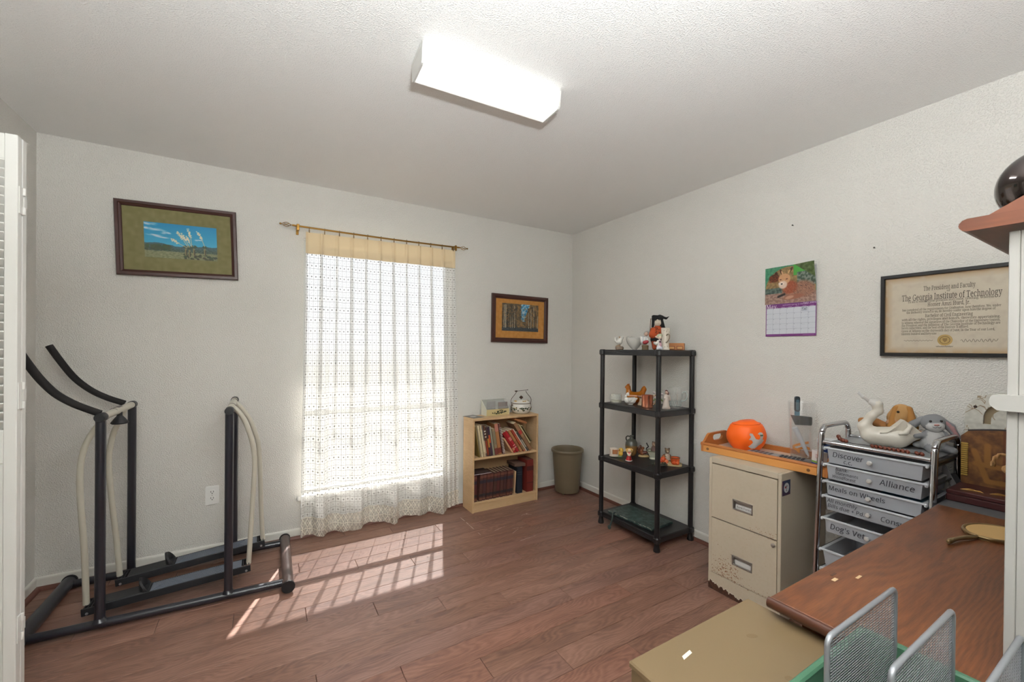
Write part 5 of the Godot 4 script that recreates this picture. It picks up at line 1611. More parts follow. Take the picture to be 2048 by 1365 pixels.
	obj("berries", bs, M(c8(150, 128, 104), 0.6), wr)
	obj("twig", tubem(curve([Vector3(0.05, 0.004, 0.01), Vector3(-0.02, 0.008, 0.0), Vector3(-0.07, 0.008, -0.01), Vector3(-0.105, 0.005, -0.004)], 4), 0.0018, 6), M(c8(60, 46, 36), 0.8), wr)

	# --- bottom tier
	Y = 0.0928
	var gbd := thing("green_case", "flat dark green marbled case with scuffed edges on the lowest shelf", "case", Vector3(-0.237, Y, 1.105), 0.06)
	var gm_i := speck(c8(52, 70, 66), 0.16, 12, 256, 0.03)
	for k in 60: dab(gm_i, rng.randf() * 256, rng.randf() * 256, rng.randf_range(2, 9), rng.randf_range(1, 3), [c8(96, 112, 106), c8(26, 36, 36), c8(120, 116, 100)][k % 3], 0.7, rng.randf() * 3.0)
	var gmm := MT(gm_i, 0.32)
	gmm.uv1_scale = Vector3(2.5, 2.5, 1)
	obj("body", bxm(Vector3(-0.115, 0, -0.20), Vector3(0.115, 0.016, 0.20), 0.003), gmm, gbd)
	var sc := mb()
	for k in 26:
		var zz := rng.randf_range(-0.195, 0.195)
		box(sc, Vector3(-0.1142, 0.0145 + rng.randf_range(-0.002, 0.0008), zz), Vector3(0.003, 0.003, rng.randf_range(0.004, 0.02)), 0.0008)
	obj("edge_scuffs", sc, M(c8(176, 170, 156), 0.7), gbd)
	var sp := thing("strap", "dark green strap with a round end hanging from the lowest shelf", "strap", Vector3(-0.388, 0.0, 1.0))
	obj("band", tubem(curve([Vector3(0.03, 0.114, -0.02), Vector3(0.0, 0.113, -0.01), Vector3(-0.014, 0.09, 0.0), Vector3(-0.018, 0.05, -0.008), Vector3(-0.022, 0.022, -0.016)], 5), 0.006, 8), M(c8(48, 62, 60), 0.5), sp)
	obj("button", lathem(V2([0, -0.004, 0.014, -0.004, 0.015, 0.0, 0.012, 0.004, 0, 0.005]), 16, Transform3D(Basis(Vector3.BACK, PI / 2), Vector3(-0.023, 0.016, -0.022))), M(c8(56, 66, 62), 0.5), sp)
# ---------------------------------------------------------------- lettering
func text3(parent: Node, called: String, s: String, at: Vector3, size: float, col: Color, basis := Basis.IDENTITY, font := "Droid Sans", stretch := 1.0, align := HORIZONTAL_ALIGNMENT_LEFT) -> MeshInstance3D:
	var tm := TextMesh.new()
	var f := SystemFont.new()
	f.font_names = PackedStringArray([font])
	tm.font = f
	tm.text = s
	tm.font_size = 32
	tm.pixel_size = size / 32.0
	tm.depth = 0.0
	tm.curve_step = 3.0
	tm.horizontal_alignment = align
	tm.vertical_alignment = VERTICAL_ALIGNMENT_CENTER
	var o := MeshInstance3D.new()
	o.name = numbered(parent, called)
	o.mesh = tm
	o.material_override = M(col, 0.7)
	o.transform = Transform3D(basis.scaled_local(Vector3(stretch, 1, 1)), at)
	parent.add_child(o, true)
	return o

func facing_left(slant := 0.0, rise := 0.0) -> Basis:      # text on a face that looks along -x
	var b := Basis(Vector3(0, rise, 1).normalized(), Vector3(0, 1, slant), Vector3(-1, 0, 0))
	return b

# ---------------------------------------------------------------- rusty cabinet, tray and what stands on it
func build_cabinet_group():
	var t := thing("file_cabinet", "cream two-drawer metal filing cabinet with rusted lower edge under the wooden tray", "filing cabinet", Vector3(-0.2325, 0, 2.001))
	var O := t.position
	var cream := c8(190, 177, 156)
	var paint := M(cream, 0.4)
	# paint with rust: 0.4 m x 0.75 m mapped on 320 x 600
	var im := Image.create(320, 600, false, Image.FORMAT_RGB8)
	var n := noise(17, 1.0, 4)
	for y in 600:
		for x in 320:
			var h := 0.75 * (1.0 - y / 600.0)
			var z := 0.4 * x / 320.0
			var col := cream
			var g := n.get_noise_2d(x * 0.05, y * 0.05)
			col = col.lerp(c8(178, 158, 130), clampf(g * 0.25, 0, 0.2))
			# bare rust at the foot, deeper at the left
			var edge := 0.046 - 0.13 * z + 0.018 * n.get_noise_2d(x * 0.06, 5.0) + 0.006 * n.get_noise_2d(x * 0.2, 50.0)
			if h < edge: col = c8(88, 58, 44).lerp(c8(58, 38, 30), clampf(0.5 + g, 0, 1))
			elif h < edge + 0.003: col = c8(222, 212, 196)
			im.set_pixel(x, y, col)
	var rust := c8(118, 66, 36)
	for k in 150:
		var x := absf(rng.randfn(0.0, 0.26)) * 320.0 + 16
		var hh := 0.10 + absf(rng.randfn(0.0, 0.06))
		dab(im, x, 600.0 * (1.0 - hh / 0.75), rng.randf_range(0.6, 2.6), rng.randf_range(0.5, 2.0), rust.lerp(c8(80, 44, 26), rng.randf()), rng.randf_range(0.4, 0.9))
	for k in 70: dab(im, rng.randf_range(60, 150), 600.0 * (1.0 - rng.randf_range(0.1, 0.19) / 0.75), rng.randf_range(1, 4), rng.randf_range(1, 3.4), rust, 0.7)
	for k in 50: dab(im, rng.randf_range(16, 300), rng.randf_range(515, 525), rng.randf_range(1, 5), rng.randf_range(0.8, 2), c8(104, 62, 38), 0.8)
	for k in 40: dab(im, rng.randf_range(190, 300), rng.randf_range(255, 285), rng.randf_range(0.6, 3), rng.randf_range(0.5, 1.6), rust, 0.55)
	for k in 14: dab(im, rng.randf_range(262, 292), rng.randf_range(276, 283), rng.randf_range(2, 5), rng.randf_range(1, 2), c8(110, 62, 36), 0.8)
	for k in 60: dab(im, rng.randf_range(10, 310), rng.randf_range(300, 520), rng.randf_range(0.5, 1.4), rng.randf_range(0.5, 1.2), c8(150, 112, 78), 0.5)
	var pm := MT(im, 0.4)
	pm.uv1_scale = Vector3(2.5, 1.0 / 0.75, 1)
	pm.uv1_offset = Vector3(0.5, 1.0, 0)
	var P := func(x: float, y: float, z: float): return Vector3(x, y, z) - O
	var st := mb()
	addbx(st, P.call(-0.459, 0.095, 1.811), P.call(-0.006, 0.725, 1.829), 0.002)
	addbx(st, P.call(-0.459, 0.0, 2.175), P.call(-0.006, 0.725, 2.191), 0.002)
	addbx(st, P.call(-0.459, 0.697, 1.828), P.call(-0.006, 0.7255, 2.176), 0.002)
	addbx(st, P.call(-0.02, 0.0, 1.82), P.call(-0.007, 0.70, 2.18))
	addbx(st, P.call(-0.44, 0.39, 1.828), P.call(-0.02, 0.41, 2.176))
	obj("shell", st, paint, t)
	st = mb()
	addbx(st, P.call(-0.4595, 0.0, 1.811), P.call(-0.445, 0.0965, 2.1755), 0.002)
	addbx(st, P.call(-0.4585, 0.0, 1.811), P.call(-0.006, 0.0955, 1.825), 0.002)
	obj("base_plate", st, pm, t)
	var steel := M(c8(168, 166, 160), 0.3, 0.8)
	for d in [[0.403, 0.692, 0.484, 0.532], [0.1005, 0.3965, 0.192, 0.238]]:
		st = mb()
		var z0 := 1.8315
		var z1 := 2.1735
		var a := 1.953
		var b := 2.054
		addbx(st, P.call(-0.4625, d[0], z0), P.call(-0.445, d[1], a))
		addbx(st, P.call(-0.4625, d[0], b), P.call(-0.445, d[1], z1))
		addbx(st, P.call(-0.4625, d[0], a), P.call(-0.445, d[2], b))
		addbx(st, P.call(-0.4625, d[3], a), P.call(-0.445, d[1], b))
		addbx(st, P.call(-0.445, d[0] + 0.01, z0 + 0.01), P.call(-0.05, d[1] - 0.03, z1 - 0.01))
		var dr := obj("drawer", st, pm, t)
		st = mb()
		addbx(st, P.call(-0.4645, d[2] - 0.003, a - 0.003), P.call(-0.460, d[2] + 0.005, b + 0.003), 0.001)
		addbx(st, P.call(-0.4645, d[3] - 0.006, a - 0.003), P.call(-0.460, d[3] + 0.003, b + 0.003), 0.001)
		addbx(st, P.call(-0.4645, d[2], a - 0.003), P.call(-0.460, d[3], a + 0.004), 0.001)
		addbx(st, P.call(-0.4645, d[2], b - 0.004), P.call(-0.460, d[3], b + 0.003), 0.001)
		addbx(st, P.call(-0.453, d[2], a), P.call(-0.446, d[3], b), 0.001)
		obj("recessed_handle", st, steel, dr)
		obj("label_card", bxm(P.call(-0.4585, d[2] + 0.005, a + 0.012), P.call(-0.4535, d[2] + 0.026, b - 0.006)), M(c8(206, 204, 200), 0.5), dr)
		if d[2] > 0.4:
			text3(dr, "label_writing", "Bank Forms", P.call(-0.4592, d[2] + 0.0155, a + 0.018), 0.016, c8(60, 58, 60), facing_left(), "Droid Sans", 0.9)
	obj("lock", lathem(V2([0, 0, 0.010, 0, 0.010, 0.004, 0.007, 0.006, 0, 0.006]), 16, Transform3D(Basis(Vector3.BACK, PI / 2), P.call(-0.462, 0.372, 2.158))), steel, t)
	# round emblem sticker on the side
	var sk := obj("sticker", bxm(P.call(-0.452, 0.618, 2.191), P.call(-0.378, 0.690, 2.1916)), MT(speckle(c8(64, 44, 66), c8(140, 44, 60), 19), 0.4), t)
	obj("badge", prismm(ell(0.024, 0.024, 20), 2.1916, 2.192, Transform3D(Basis.IDENTITY, P.call(-0.414, 0.654, 0.0))), M(c8(206, 206, 206), 0.4), sk)
	text3(sk, "badge_letters", "T", P.call(-0.414, 0.650, 2.1923), 0.034, c8(58, 50, 60), Basis.IDENTITY, "Droid Serif", 1.0, HORIZONTAL_ALIGNMENT_CENTER)
	obj("badge_mark", prismm(ell(0.006, 0.005, 10), 2.192, 2.1924, Transform3D(Basis.IDENTITY, P.call(-0.424, 0.657, 0.0))), M(c8(150, 30, 40), 0.4), sk)

	# wooden tray
	var oak := M(c8(206, 142, 76), 0.4)
	var oakd := M(c8(172, 104, 50), 0.4)
	var tr := thing("wooden_tray", "long honey wood tray with a curved handle end on top of the rusty cabinet", "tray", Vector3(-0.372, 0.726, 1.83), 0.065)
	var Q := func(x: float, y: float, z: float): return Vector3(x, y, z) - tr.position
	var zA := 1.715
	var zB := 2.322
	st = mb()
	addbx(st, Q.call(-0.372, 0.726, zA), Q.call(-0.352, 0.762, zB), 0.002)
	obj("front_rail", st, oak, tr)
	obj("front_lip", tubem([Q.call(-0.362, 0.768, zA - 0.016), Q.call(-0.362, 0.768, zB)], 0.0105, 12), oakd, tr)
	addbx2("back_rail", Q.call(-0.078, 0.726, zA), Q.call(-0.060, 0.772, zB), oakd, tr)
	addbx2("tray_floor", Q.call(-0.353, 0.738, zA), Q.call(-0.077, 0.744, zB), M(c8(206, 182, 164), 0.35), tr)
	for zz in [zA - 0.012, zB - 0.002]:
		st = mb()
		# board with a hand hole: lower part, two cheeks and the grip above
		var low := [Vector2(-0.372, 0.726), Vector2(-0.06, 0.726), Vector2(-0.06, 0.776), Vector2(-0.372, 0.776)]
		prism(st, low, zz, zz + 0.014, Transform3D(Basis.IDENTITY, -tr.position))
		var lc := []
		for k in 9:
			var u := k / 8.0
			lc.append(Vector2(lerpf(-0.372, -0.30, u), 0.776 + 0.048 * smoothstep(0.0, 1.0, u)))
		lc.append(Vector2(-0.255, 0.824)); lc.append(Vector2(-0.255, 0.812)); lc.append(Vector2(-0.268, 0.806)); lc.append(Vector2(-0.272, 0.794)); lc.append(Vector2(-0.264, 0.782)); lc.append(Vector2(-0.25, 0.776))
		prism(st, lc, zz, zz + 0.014, Transform3D(Basis.IDENTITY, -tr.position))
		var rc := []
		for q in lc: rc.append(Vector2(-0.432 - q.x, q.y))
		prism(st, rc, zz, zz + 0.014, Transform3D(Basis.IDENTITY, -tr.position))
		prism(st, [Vector2(-0.256, 0.812), Vector2(-0.176, 0.812), Vector2(-0.176, 0.8242), Vector2(-0.256, 0.8242)], zz, zz + 0.014, Transform3D(Basis.IDENTITY, -tr.position))
		obj("handle_end", st, oakd, tr)
	for zz in [1.743, 2.255]:
		obj("wood_plug", lathem(V2([0, 0, 0.008, 0, 0.007, 0.002, 0, 0.003]), 14, Transform3D(Basis(Vector3.BACK, PI / 2), Q.call(-0.372, 0.745, zz))), M(c8(120, 82, 48), 0.4), tr)

	# orange pumpkin bag
	var pb := thing("pumpkin_bag", "bright orange stuffed pumpkin bag with a ghost patch in the wooden tray", "bag", Vector3(-0.176, 0.7445, 1.852))
	st = mb()
	st.set_smooth_group(1)
	var bag := func(a: float, v: float, off: float) -> Vector3:
		var y := 0.166 * v
		var r := 0.101 * pow(sin(PI * clampf(0.16 + 0.70 * v, 0.0, 1.0)), 0.55) * (1.0 - 0.35 * smoothstep(0.86, 1.0, v))
		r *= 1.0 + 0.028 * sin(a * 5.0 + 1.0) * sin(PI * v) + 0.018 * sin(a * 9.0 + v * 7.0)
		r = r + off
		return Vector3(r * cos(a), y + 0.006 * sin(a + 0.6) * v, r * sin(a))
	for i in 22:
		for k in 48:
			var a0 := TAU * k / 48.0
			var a1 := TAU * (k + 1) / 48.0
			var v0 := i / 22.0
			var v1 := (i + 1) / 22.0
			quad(st, bag.call(a0, v0, 0.0), bag.call(a0, v1, 0.0), bag.call(a1, v1, 0.0), bag.call(a1, v0, 0.0))
	for k in 48:
		var a0 := TAU * k / 48.0
		var a1 := TAU * (k + 1) / 48.0
		tri(st, bag.call(a0, 1.0, 0.0), Vector3(0, 0.160, 0), bag.call(a1, 1.0, 0.0))
		tri(st, bag.call(a0, 0.0, 0.0), bag.call(a1, 0.0, 0.0), Vector3.ZERO)
	obj("bag_body", st, M(c8(255, 104, 14), 0.55), pb)
	var seam := []
	for k in 41: seam.append(bag.call(TAU * k / 40.0, 0.90, 0.001))
	obj("top_seam", tubem(seam, 0.002, 6), M(c8(226, 84, 10), 0.6), pb)
	# ghost patch: flat outline wrapped on the bag, on the side that looks to the room
	var ghost := [[-0.30, 0.20], [-0.16, 0.12], [0.02, 0.13], [0.16, 0.24], [0.30, 0.30], [0.40, 0.42], [0.30, 0.44], [0.36, 0.56], [0.30, 0.66], [0.18, 0.68], [0.08, 0.62], [0.16, 0.60], [0.18, 0.50], [0.12, 0.44], [0.0, 0.46], [-0.14, 0.64], [-0.24, 0.66], [-0.26, 0.60], [-0.20, 0.54], [-0.28, 0.44], [-0.16, 0.42], [-0.12, 0.34], [-0.20, 0.26]]
	var gp := PackedVector2Array()
	for g in ghost: gp.append(Vector2(g[0], g[1]))
	var idx := Geometry2D.triangulate_polygon(gp)
	st = mb()
	var A0 := 2.10
	for k in range(0, idx.size(), 3):
		var c := [gp[idx[k]], gp[idx[k + 1]], gp[idx[k + 2]]]
		# finer triangles so that the patch follows the bag
		for s in 16:
			for r in 16 - s:
				var f := func(i: int, j: int) -> Vector3:
					var p: Vector2 = c[0] + (c[1] - c[0]) * i / 16.0 + (c[2] - c[0]) * j / 16.0
					return bag.call(A0 - p.x * 1.35, p.y, 0.0016)
				face(st, [f.call(s, r), f.call(s + 1, r), f.call(s, r + 1)], Vector3(0, 0.08, 0))
				if s + r < 15: face(st, [f.call(s + 1, r), f.call(s + 1, r + 1), f.call(s, r + 1)], Vector3(0, 0.08, 0))
	obj("ghost_patch", st, M(c8(206, 196, 192), 0.6), pb)
	var ey := mb()
	for e in [[0.21, 0.575], [0.285, 0.575]]:
		lathe(ey, V2([0.0001, 0, 0.0055, 0, 0.004, 0.002, 0.0001, 0.0024]), 10, Transform3D(basis_to((bag.call(A0 - e[0] * 1.35, e[1], 0.0) as Vector3 - Vector3(0, 0.08, 0)).normalized()), bag.call(A0 - e[0] * 1.35, e[1], 0.0016)))
	obj("ghost_eyes", ey, M(c8(60, 84, 56), 0.5), pb)

	# two keypads lying in the tray
	for q in [[-0.235, 1.985, 0.16, 0.074, 0.10, c8(150, 150, 152), "silver rimmed calculator with dark stripes lying nearest the pumpkin bag"], [-0.215, 2.135, 0.16, 0.07, 0.22, c8(112, 108, 106), "grey remote with a grid of dark keys lying before the glass vase"]]:
		var kp := thing("calculator" if q[1] < 2.1 else "remote_control", q[6], "calculator" if q[1] < 2.1 else "remote", Vector3(q[0], 0.7445, q[1]), q[4])
		obj("case", bxm(Vector3(-q[3] / 2, 0, -q[2] / 2), Vector3(q[3] / 2, 0.012, q[2] / 2), 0.003), M(c8(34, 34, 36), 0.4), kp)
		obj("face_plate", bxm(Vector3(-q[3] / 2 + 0.002, 0.0122, -q[2] / 2 + 0.002), Vector3(q[3] / 2 - 0.002, 0.0145, q[2] / 2 - 0.002), 0.001), M(q[5], 0.3), kp)
		if q[1] < 2.1:
			for i in 5:
				obj("stripe", bxm(Vector3(-q[3] / 2 + 0.012, 0.0146, -0.062 + i * 0.023), Vector3(q[3] / 2 - 0.012, 0.0156, -0.062 + i * 0.023 + 0.013), 0.0005), M([c8(70, 66, 74), c8(52, 52, 56), c8(84, 64, 66), c8(58, 62, 70), c8(46, 46, 50)][i], 0.35), kp)
		else:
			for i in 6:
				for j in 3:
					obj("key", bxm(Vector3(-0.026 + j * 0.018, 0.0146, -0.066 + i * 0.019), Vector3(-0.026 + j * 0.018 + 0.013, 0.018, -0.066 + i * 0.019 + 0.012), 0.001), M(c8(40, 40, 46), 0.5), kp)

	# tall tapered glass with tools
	var gv := thing("glass_vase", "tall tapered clear glass vase holding tools in the wooden tray", "vase", Vector3(-0.118, 0.7445, 2.118))
	var cg := glass(Color(0.88, 0.91, 0.90, 0.045), 0.02)
	obj("glass_wall", lathem(V2([0, 0, 0.047, 0, 0.0495, 0.003, 0.064, 0.30, 0.0625, 0.302, 0.061, 0.30, 0.0475, 0.014, 0, 0.012]), 40), cg, gv)
	obj("thick_base", lathem(V2([0, 0.0005, 0.0465, 0.0005, 0.0475, 0.011, 0, 0.0115]), 32), glass(Color(0.72, 0.60, 0.48, 0.55), 0.05), gv)
	var sc := thing("scraper", "black bladed scraper with a dark blue handle standing in the glass vase", "scraper", Vector3(-0.120, 0.7445 + 0.176, 2.118), -0.85)
	var bd := V2([-0.05, 0.052, 0.046, 0.046, 0.050, 0.040, 0.050, 0.006, 0.045, 0.0, -0.028, 0.0])
	obj("blade", prismm(bd, -0.003, 0.003), M(c8(46, 42, 40), 0.5), sc)
	obj("handle", prismm(rrect(0.024, 0.082, 0.010, 5), -0.008, 0.008, Transform3D(Basis.IDENTITY, Vector3(-0.02, 0.112, 0))), M(c8(38, 46, 52), 0.45), sc)
	obj("grip_inlay", prismm(rrect(0.013, 0.056, 0.005, 4), 0.008, 0.009, Transform3D(Basis.IDENTITY, Vector3(-0.02, 0.108, 0))), M(c8(72, 100, 112), 0.45), sc)
	obj("collar", bxm(Vector3(-0.031, 0.050, -0.005), Vector3(-0.008, 0.074, 0.005), 0.002), M(c8(86, 128, 146), 0.4), sc)
	var tb := thing("tube", "white plastic tube leaning inside the glass vase", "tube", Vector3(-0.118, 0.757, 2.118), -0.75)
	obj("barrel", tubem([Vector3(0.026, 0.012, 0.012), Vector3(0.0, 0.075, 0.010), Vector3(-0.036, 0.150, 0.008)], [0.007, 0.011, 0.014], 14), M(c8(206, 208, 212), 0.35), tb)
	obj("nozzle", tubem([Vector3(0.031, 0.002, 0.0125), Vector3(0.026, 0.013, 0.012)], [0.003, 0.0065], 10), M(c8(226, 226, 228), 0.35), tb)
	var rb := thing("ribbon", "orange ribbon curled in the bottom of the glass vase", "ribbon", Vector3(-0.118, 0.757, 2.118), -0.75)
	for s in [[-0.026, 0.01, 0.9, 0.014], [0.006, -0.016, 2.2, 0.0], [0.026, -0.008, 0.4, 0.02]]:
		st = mb()
		var c := []
		for k in 12: c.append(Vector3(s[0] + 0.016 * cos(k * 0.5 + s[2]), 0.010 + s[3] + 0.003 * k, s[1] + 0.012 * sin(k * 0.5 + s[2])))
		for k in 11:
			var a: Vector3 = c[k]
			var b: Vector3 = c[k + 1]
			var hgt := Vector3(0, 0.013, 0)
			box(st, (a + b) / 2 + hgt / 2, Vector3(a.distance_to(b) * 1.1, 0.013, 0.0012), 0.0, Transform3D.IDENTITY)
		obj("loop", st, M(c8(222, 138, 40), 0.4), rb)
	var tub := thing("snack_tub", "white lidded tub with a blue label standing behind the cart's front leg", "tub", Vector3(-0.155, 0.7445, 2.262))
	obj("tub_body", lathem(V2([0, 0, 0.040, 0, 0.042, 0.003, 0.046, 0.115, 0.044, 0.116]), 32), M(c8(36, 58, 112), 0.4), tub)
	obj("lid", lathem(V2([0.044, 0.112, 0.049, 0.112, 0.050, 0.116, 0.050, 0.126, 0.047, 0.129, 0, 0.129]), 32), M(c8(216, 218, 218), 0.35), tub)
	var bx := thing("carton", "small white carton with red lettering and green band beside the cart's first drawer", "carton", Vector3(-0.265, 0.7445, 2.268), -0.5)
	obj("box", bxm(Vector3(-0.012, 0, -0.036), Vector3(0.012, 0.085, 0.036), 0.001), M(c8(216, 210, 206), 0.5), bx)
	obj("green_band", bxm(Vector3(-0.0125, 0.026, -0.0363), Vector3(0.0125, 0.034, 0.0363)), M(c8(120, 160, 60), 0.5), bx)
	obj("blue_band", bxm(Vector3(-0.0125, 0.001, -0.0363), Vector3(0.0125, 0.025, 0.0363)), M(c8(36, 56, 128), 0.5), bx)
	text3(bx, "red_letters", "IX", Vector3(-0.0128, 0.060, 0.0), 0.022, c8(176, 40, 50), facing_left(), "Droid Sans", 1.0, HORIZONTAL_ALIGNMENT_CENTER)
	text3(bx, "black_letters", "T", Vector3(-0.0128, 0.043, 0.0), 0.020, c8(40, 36, 40), facing_left(), "Droid Serif", 1.0, HORIZONTAL_ALIGNMENT_CENTER)

func addbx2(called: String, a: Vector3, b: Vector3, m: Material, parent: Node, bev := 0.0015):
	obj(called, bxm(a, b, bev), m, parent)

func basis_to(d: Vector3) -> Basis:        # turns +y to d
	var u := d.cross(Vector3.RIGHT if absf(d.x) < 0.9 else Vector3.BACK).normalized()
	return Basis(u, d, u.cross(d))

func ell(a: float, b: float, n: int) -> Array:
	var out := []
	for k in n: out.append(Vector2(a * cos(TAU * k / n), b * sin(TAU * k / n)))
	return out

func speckle(a: Color, b: Color, sd: int) -> Image:
	var im := Image.create(96, 96, false, Image.FORMAT_RGB8)
	var n := noise(sd, 0.09, 2)
	for y in 96:
		for x in 96:
			var v := n.get_noise_2d(x, y)
			im.set_pixel(x, y, a.lerp(b, smoothstep(0.02, 0.12, v)).lerp(c8(52, 66, 96), smoothstep(0.1, 0.2, -v)))
	return im

# ---------------------------------------------------------------- chrome cart with six drawers
func build_cart():
	var t := thing("drawer_cart", "chrome rolling cart with frosted plastic drawers labelled in black marker", "cart", Vector3(-0.20, 0, 2.50))
	var O := t.position
	var P := func(x: float, y: float, z: float): return Vector3(x, y, z) - O
	var frost := M(c8(190, 193, 198), 0.38).duplicate()
	frost.transparency = BaseMaterial3D.TRANSPARENCY_ALPHA
	frost.albedo_color.a = 0.80
	frost.backlight_enabled = true
	frost.backlight = Color(0.6, 0.6, 0.62)
	var wire := M(c8(64, 60, 58), 0.4, 0.6)
	for z in [2.307, 2.695]:
		var pts := [P.call(-0.402, 0.065, z), P.call(-0.365, 0.62, z), P.call(-0.3425, 0.90, z), P.call(-0.336, 0.935, z), P.call(-0.318, 0.957, z), P.call(-0.285, 0.963, z), P.call(-0.12, 0.963, z), P.call(-0.085, 0.957, z), P.call(-0.066, 0.935, z), P.call(-0.058, 0.90, z), P.call(-0.047, 0.62, z), P.call(-0.032, 0.065, z)]
		obj("side_frame", tubem(curve(pts, 5), 0.0115, 14), chrome, t)
		for x in [-0.402, -0.034]:
			var cs := obj("caster", lathem(V2([0.001, -0.010, 0.022, -0.010, 0.0255, -0.005, 0.0255, 0.005, 0.022, 0.010, 0.001, 0.010]), 20, Transform3D(Basis(Vector3.RIGHT, PI / 2), P.call(x, 0.0258, z))), M(c8(34, 34, 36), 0.5), t)
			obj("fork", bxm(P.call(x - 0.014, 0.03, z - 0.014), P.call(x + 0.014, 0.066, z + 0.014), 0.004), M(c8(60, 60, 62), 0.5), cs)
	obj("front_top_rail", tubem([P.call(-0.3435, 0.893, 2.317), P.call(-0.3435, 0.893, 2.685)], 0.009, 12), chrome, t)
	obj("rear_top_rail", tubem([P.call(-0.058, 0.893, 2.317), P.call(-0.058, 0.893, 2.685)], 0.009, 12), chrome, t)
	for z in [2.307, 2.695]:
		obj("side_top_rail", tubem([P.call(-0.335, 0.878, z), P.call(-0.065, 0.878, z)], 0.006, 8), wire, t)
	obj("top_plate", bxm(P.call(-0.336, 0.884, 2.319), P.call(-0.066, 0.8895, 2.683), 0.001), M(c8(150, 151, 153), 0.22), t)
	for z in [2.317, 2.685]:
		obj("lower_brace", tubem([P.call(-0.385, 0.27, z), P.call(-0.04, 0.27, z)], 0.006, 8), wire, t)
	var rims := [0.872, 0.797, 0.720, 0.653, 0.552, 0.412, 0.322]
	var hgt := [0.068, 0.066, 0.060, 0.062, 0.062, 0.068, 0.05]
	var pull := [0.0, 0.0, 0.0, 0.0, 0.0, 0.012, 0.0]
	for k in 7:
		var y1: float = rims[k]
		var y0: float = y1 - hgt[k]
		var xf: float = -0.355 - pull[k] - 0.004 * k
		var xb := -0.068
		var z0 := 2.337
		var z1 := 2.666
		var tp := 0.012 if k != 5 else 0.022      # taper to the floor of the drawer
		var st := mb()
		var wl := 0.0022
		# tapered walls
		var T := [P.call(xf, y1, z0), P.call(xf, y1, z1), P.call(xb, y1, z1), P.call(xb, y1, z0)]
		var B := [P.call(xf + 0.004, y0, z0 + tp * 0.5), P.call(xf + 0.004, y0, z1 - tp * 0.5), P.call(xb - 0.004, y0, z1 - tp * 0.5), P.call(xb - 0.004, y0, z0 + tp * 0.5)]
		var mid: Vector3 = P.call((xf + xb) / 2, (y0 + y1) / 2, 2.5)
		for i in 4:
			var j := (i + 1) % 4
			face(st, [T[i], T[j], B[j], B[i]], mid)
			var inn := func(v: Vector3) -> Vector3:
				return v + (Vector3(mid.x, v.y, mid.z) - v).normalized() * wl * 1.6
			var q := [inn.call(T[i]), inn.call(T[j]), inn.call(B[j]) + Vector3(0, wl, 0), inn.call(B[i]) + Vector3(0, wl, 0)]
			face(st, q, mid + (mid - (q[0] + q[2]) / 2) * -3.0)
		face(st, B, mid)
		face(st, [B[0] + Vector3(0, wl, 0), B[1] + Vector3(0, wl, 0), B[2] + Vector3(0, wl, 0), B[3] + Vector3(0, wl, 0)], mid - Vector3(0, 9, 0))
		var dr := obj("drawer", st, frost, t)
		st = mb()
		addbx(st, P.call(xf - 0.004, y1 - 0.006, z0 - 0.014), P.call(xf + 0.006, y1 + 0.002, z1 + 0.014), 0.0015)
		addbx(st, P.call(xf, y1 - 0.003, z0 - 0.012), P.call(xb, y1 + 0.001, z0 + 0.002), 0.001)
		addbx(st, P.call(xf, y1 - 0.003, z1 - 0.002), P.call(xb, y1 + 0.001, z1 + 0.012), 0.001)
		addbx(st, P.call(xf - 0.005, y1 - 0.013, z0 - 0.016), P.call(xf + 0.012, y1 + 0.0015, z0 - 0.006), 0.003)
		addbx(st, P.call(xf - 0.005, y1 - 0.013, z1 + 0.006), P.call(xf + 0.012, y1 + 0.0015, z1 + 0.016), 0.003)
		obj("rim", st, M(c8(200, 202, 205), 0.4), dr)
		if k < 5:
			obj("knob", lathem(V2([0.004, 0, 0.004, 0.006, 0.0095, 0.011, 0.0105, 0.016, 0.008, 0.021, 0, 0.023]), 18, Transform3D(Basis(Vector3.BACK, PI / 2), P.call(xf + 0.002, y1 - 0.034, 2.4985))), M(c8(214, 212, 208), 0.18, 0.35), dr)
		for z in [2.314, 2.688]:
			obj("runner", tubem([P.call(-0.348, y1 - 0.012, z), P.call(-0.06, y1 - 0.012, z)], 0.0035, 8), wire, dr)
		var ink := c8(40, 38, 48)
		var W := func(s: String, z: float, y: float, size: float, sl := 0.12):
			text3(dr, "marker_writing", s, P.call(xf - 0.0015 + 0.004 * (y1 - y) / hgt[k] * 0.6 - 0.0012, y, z), size, ink, facing_left(sl))
		match k:
			0:
				W.call("Discover", 2.358, 0.845, 0.030); W.call("c.c.", 2.400, 0.820, 0.024)
			1:
				W.call("Bank-", 2.372, 0.783, 0.020); W.call("Statements", 2.371, 0.765, 0.017); W.call("Woodforest", 2.359, 0.747, 0.017)
				W.call("Alliance", 2.532, 0.766, 0.032)
			2: W.call("Meals on Wheels", 2.347, 0.692, 0.027, 0.05)
			3:
				W.call("All monthly", 2.345, 0.635, 0.022); W.call("Bills due + Pd.", 2.346, 0.612, 0.022)
				W.call("Consumer", 2.538, 0.615, 0.028)
			4: W.call("Dog's Vet", 2.358, 0.520, 0.031)
	# colourful papers that show through between the drawers
	var pp := thing("papers", "blue folder lying in the drawer marked with meals on wheels", "folder", Vector3(-0.21, 0.664, 2.575))
	obj("blue_folder", bxm(Vector3(-0.132, 0.0, -0.06), Vector3(0.12, 0.045, 0.075), 0.001), M(c8(98, 150, 176), 0.5), pp)
	pp = thing("papers", "yellow and black envelope lying in the drawer marked alliance", "envelope", Vector3(-0.21, 0.7345, 2.57))
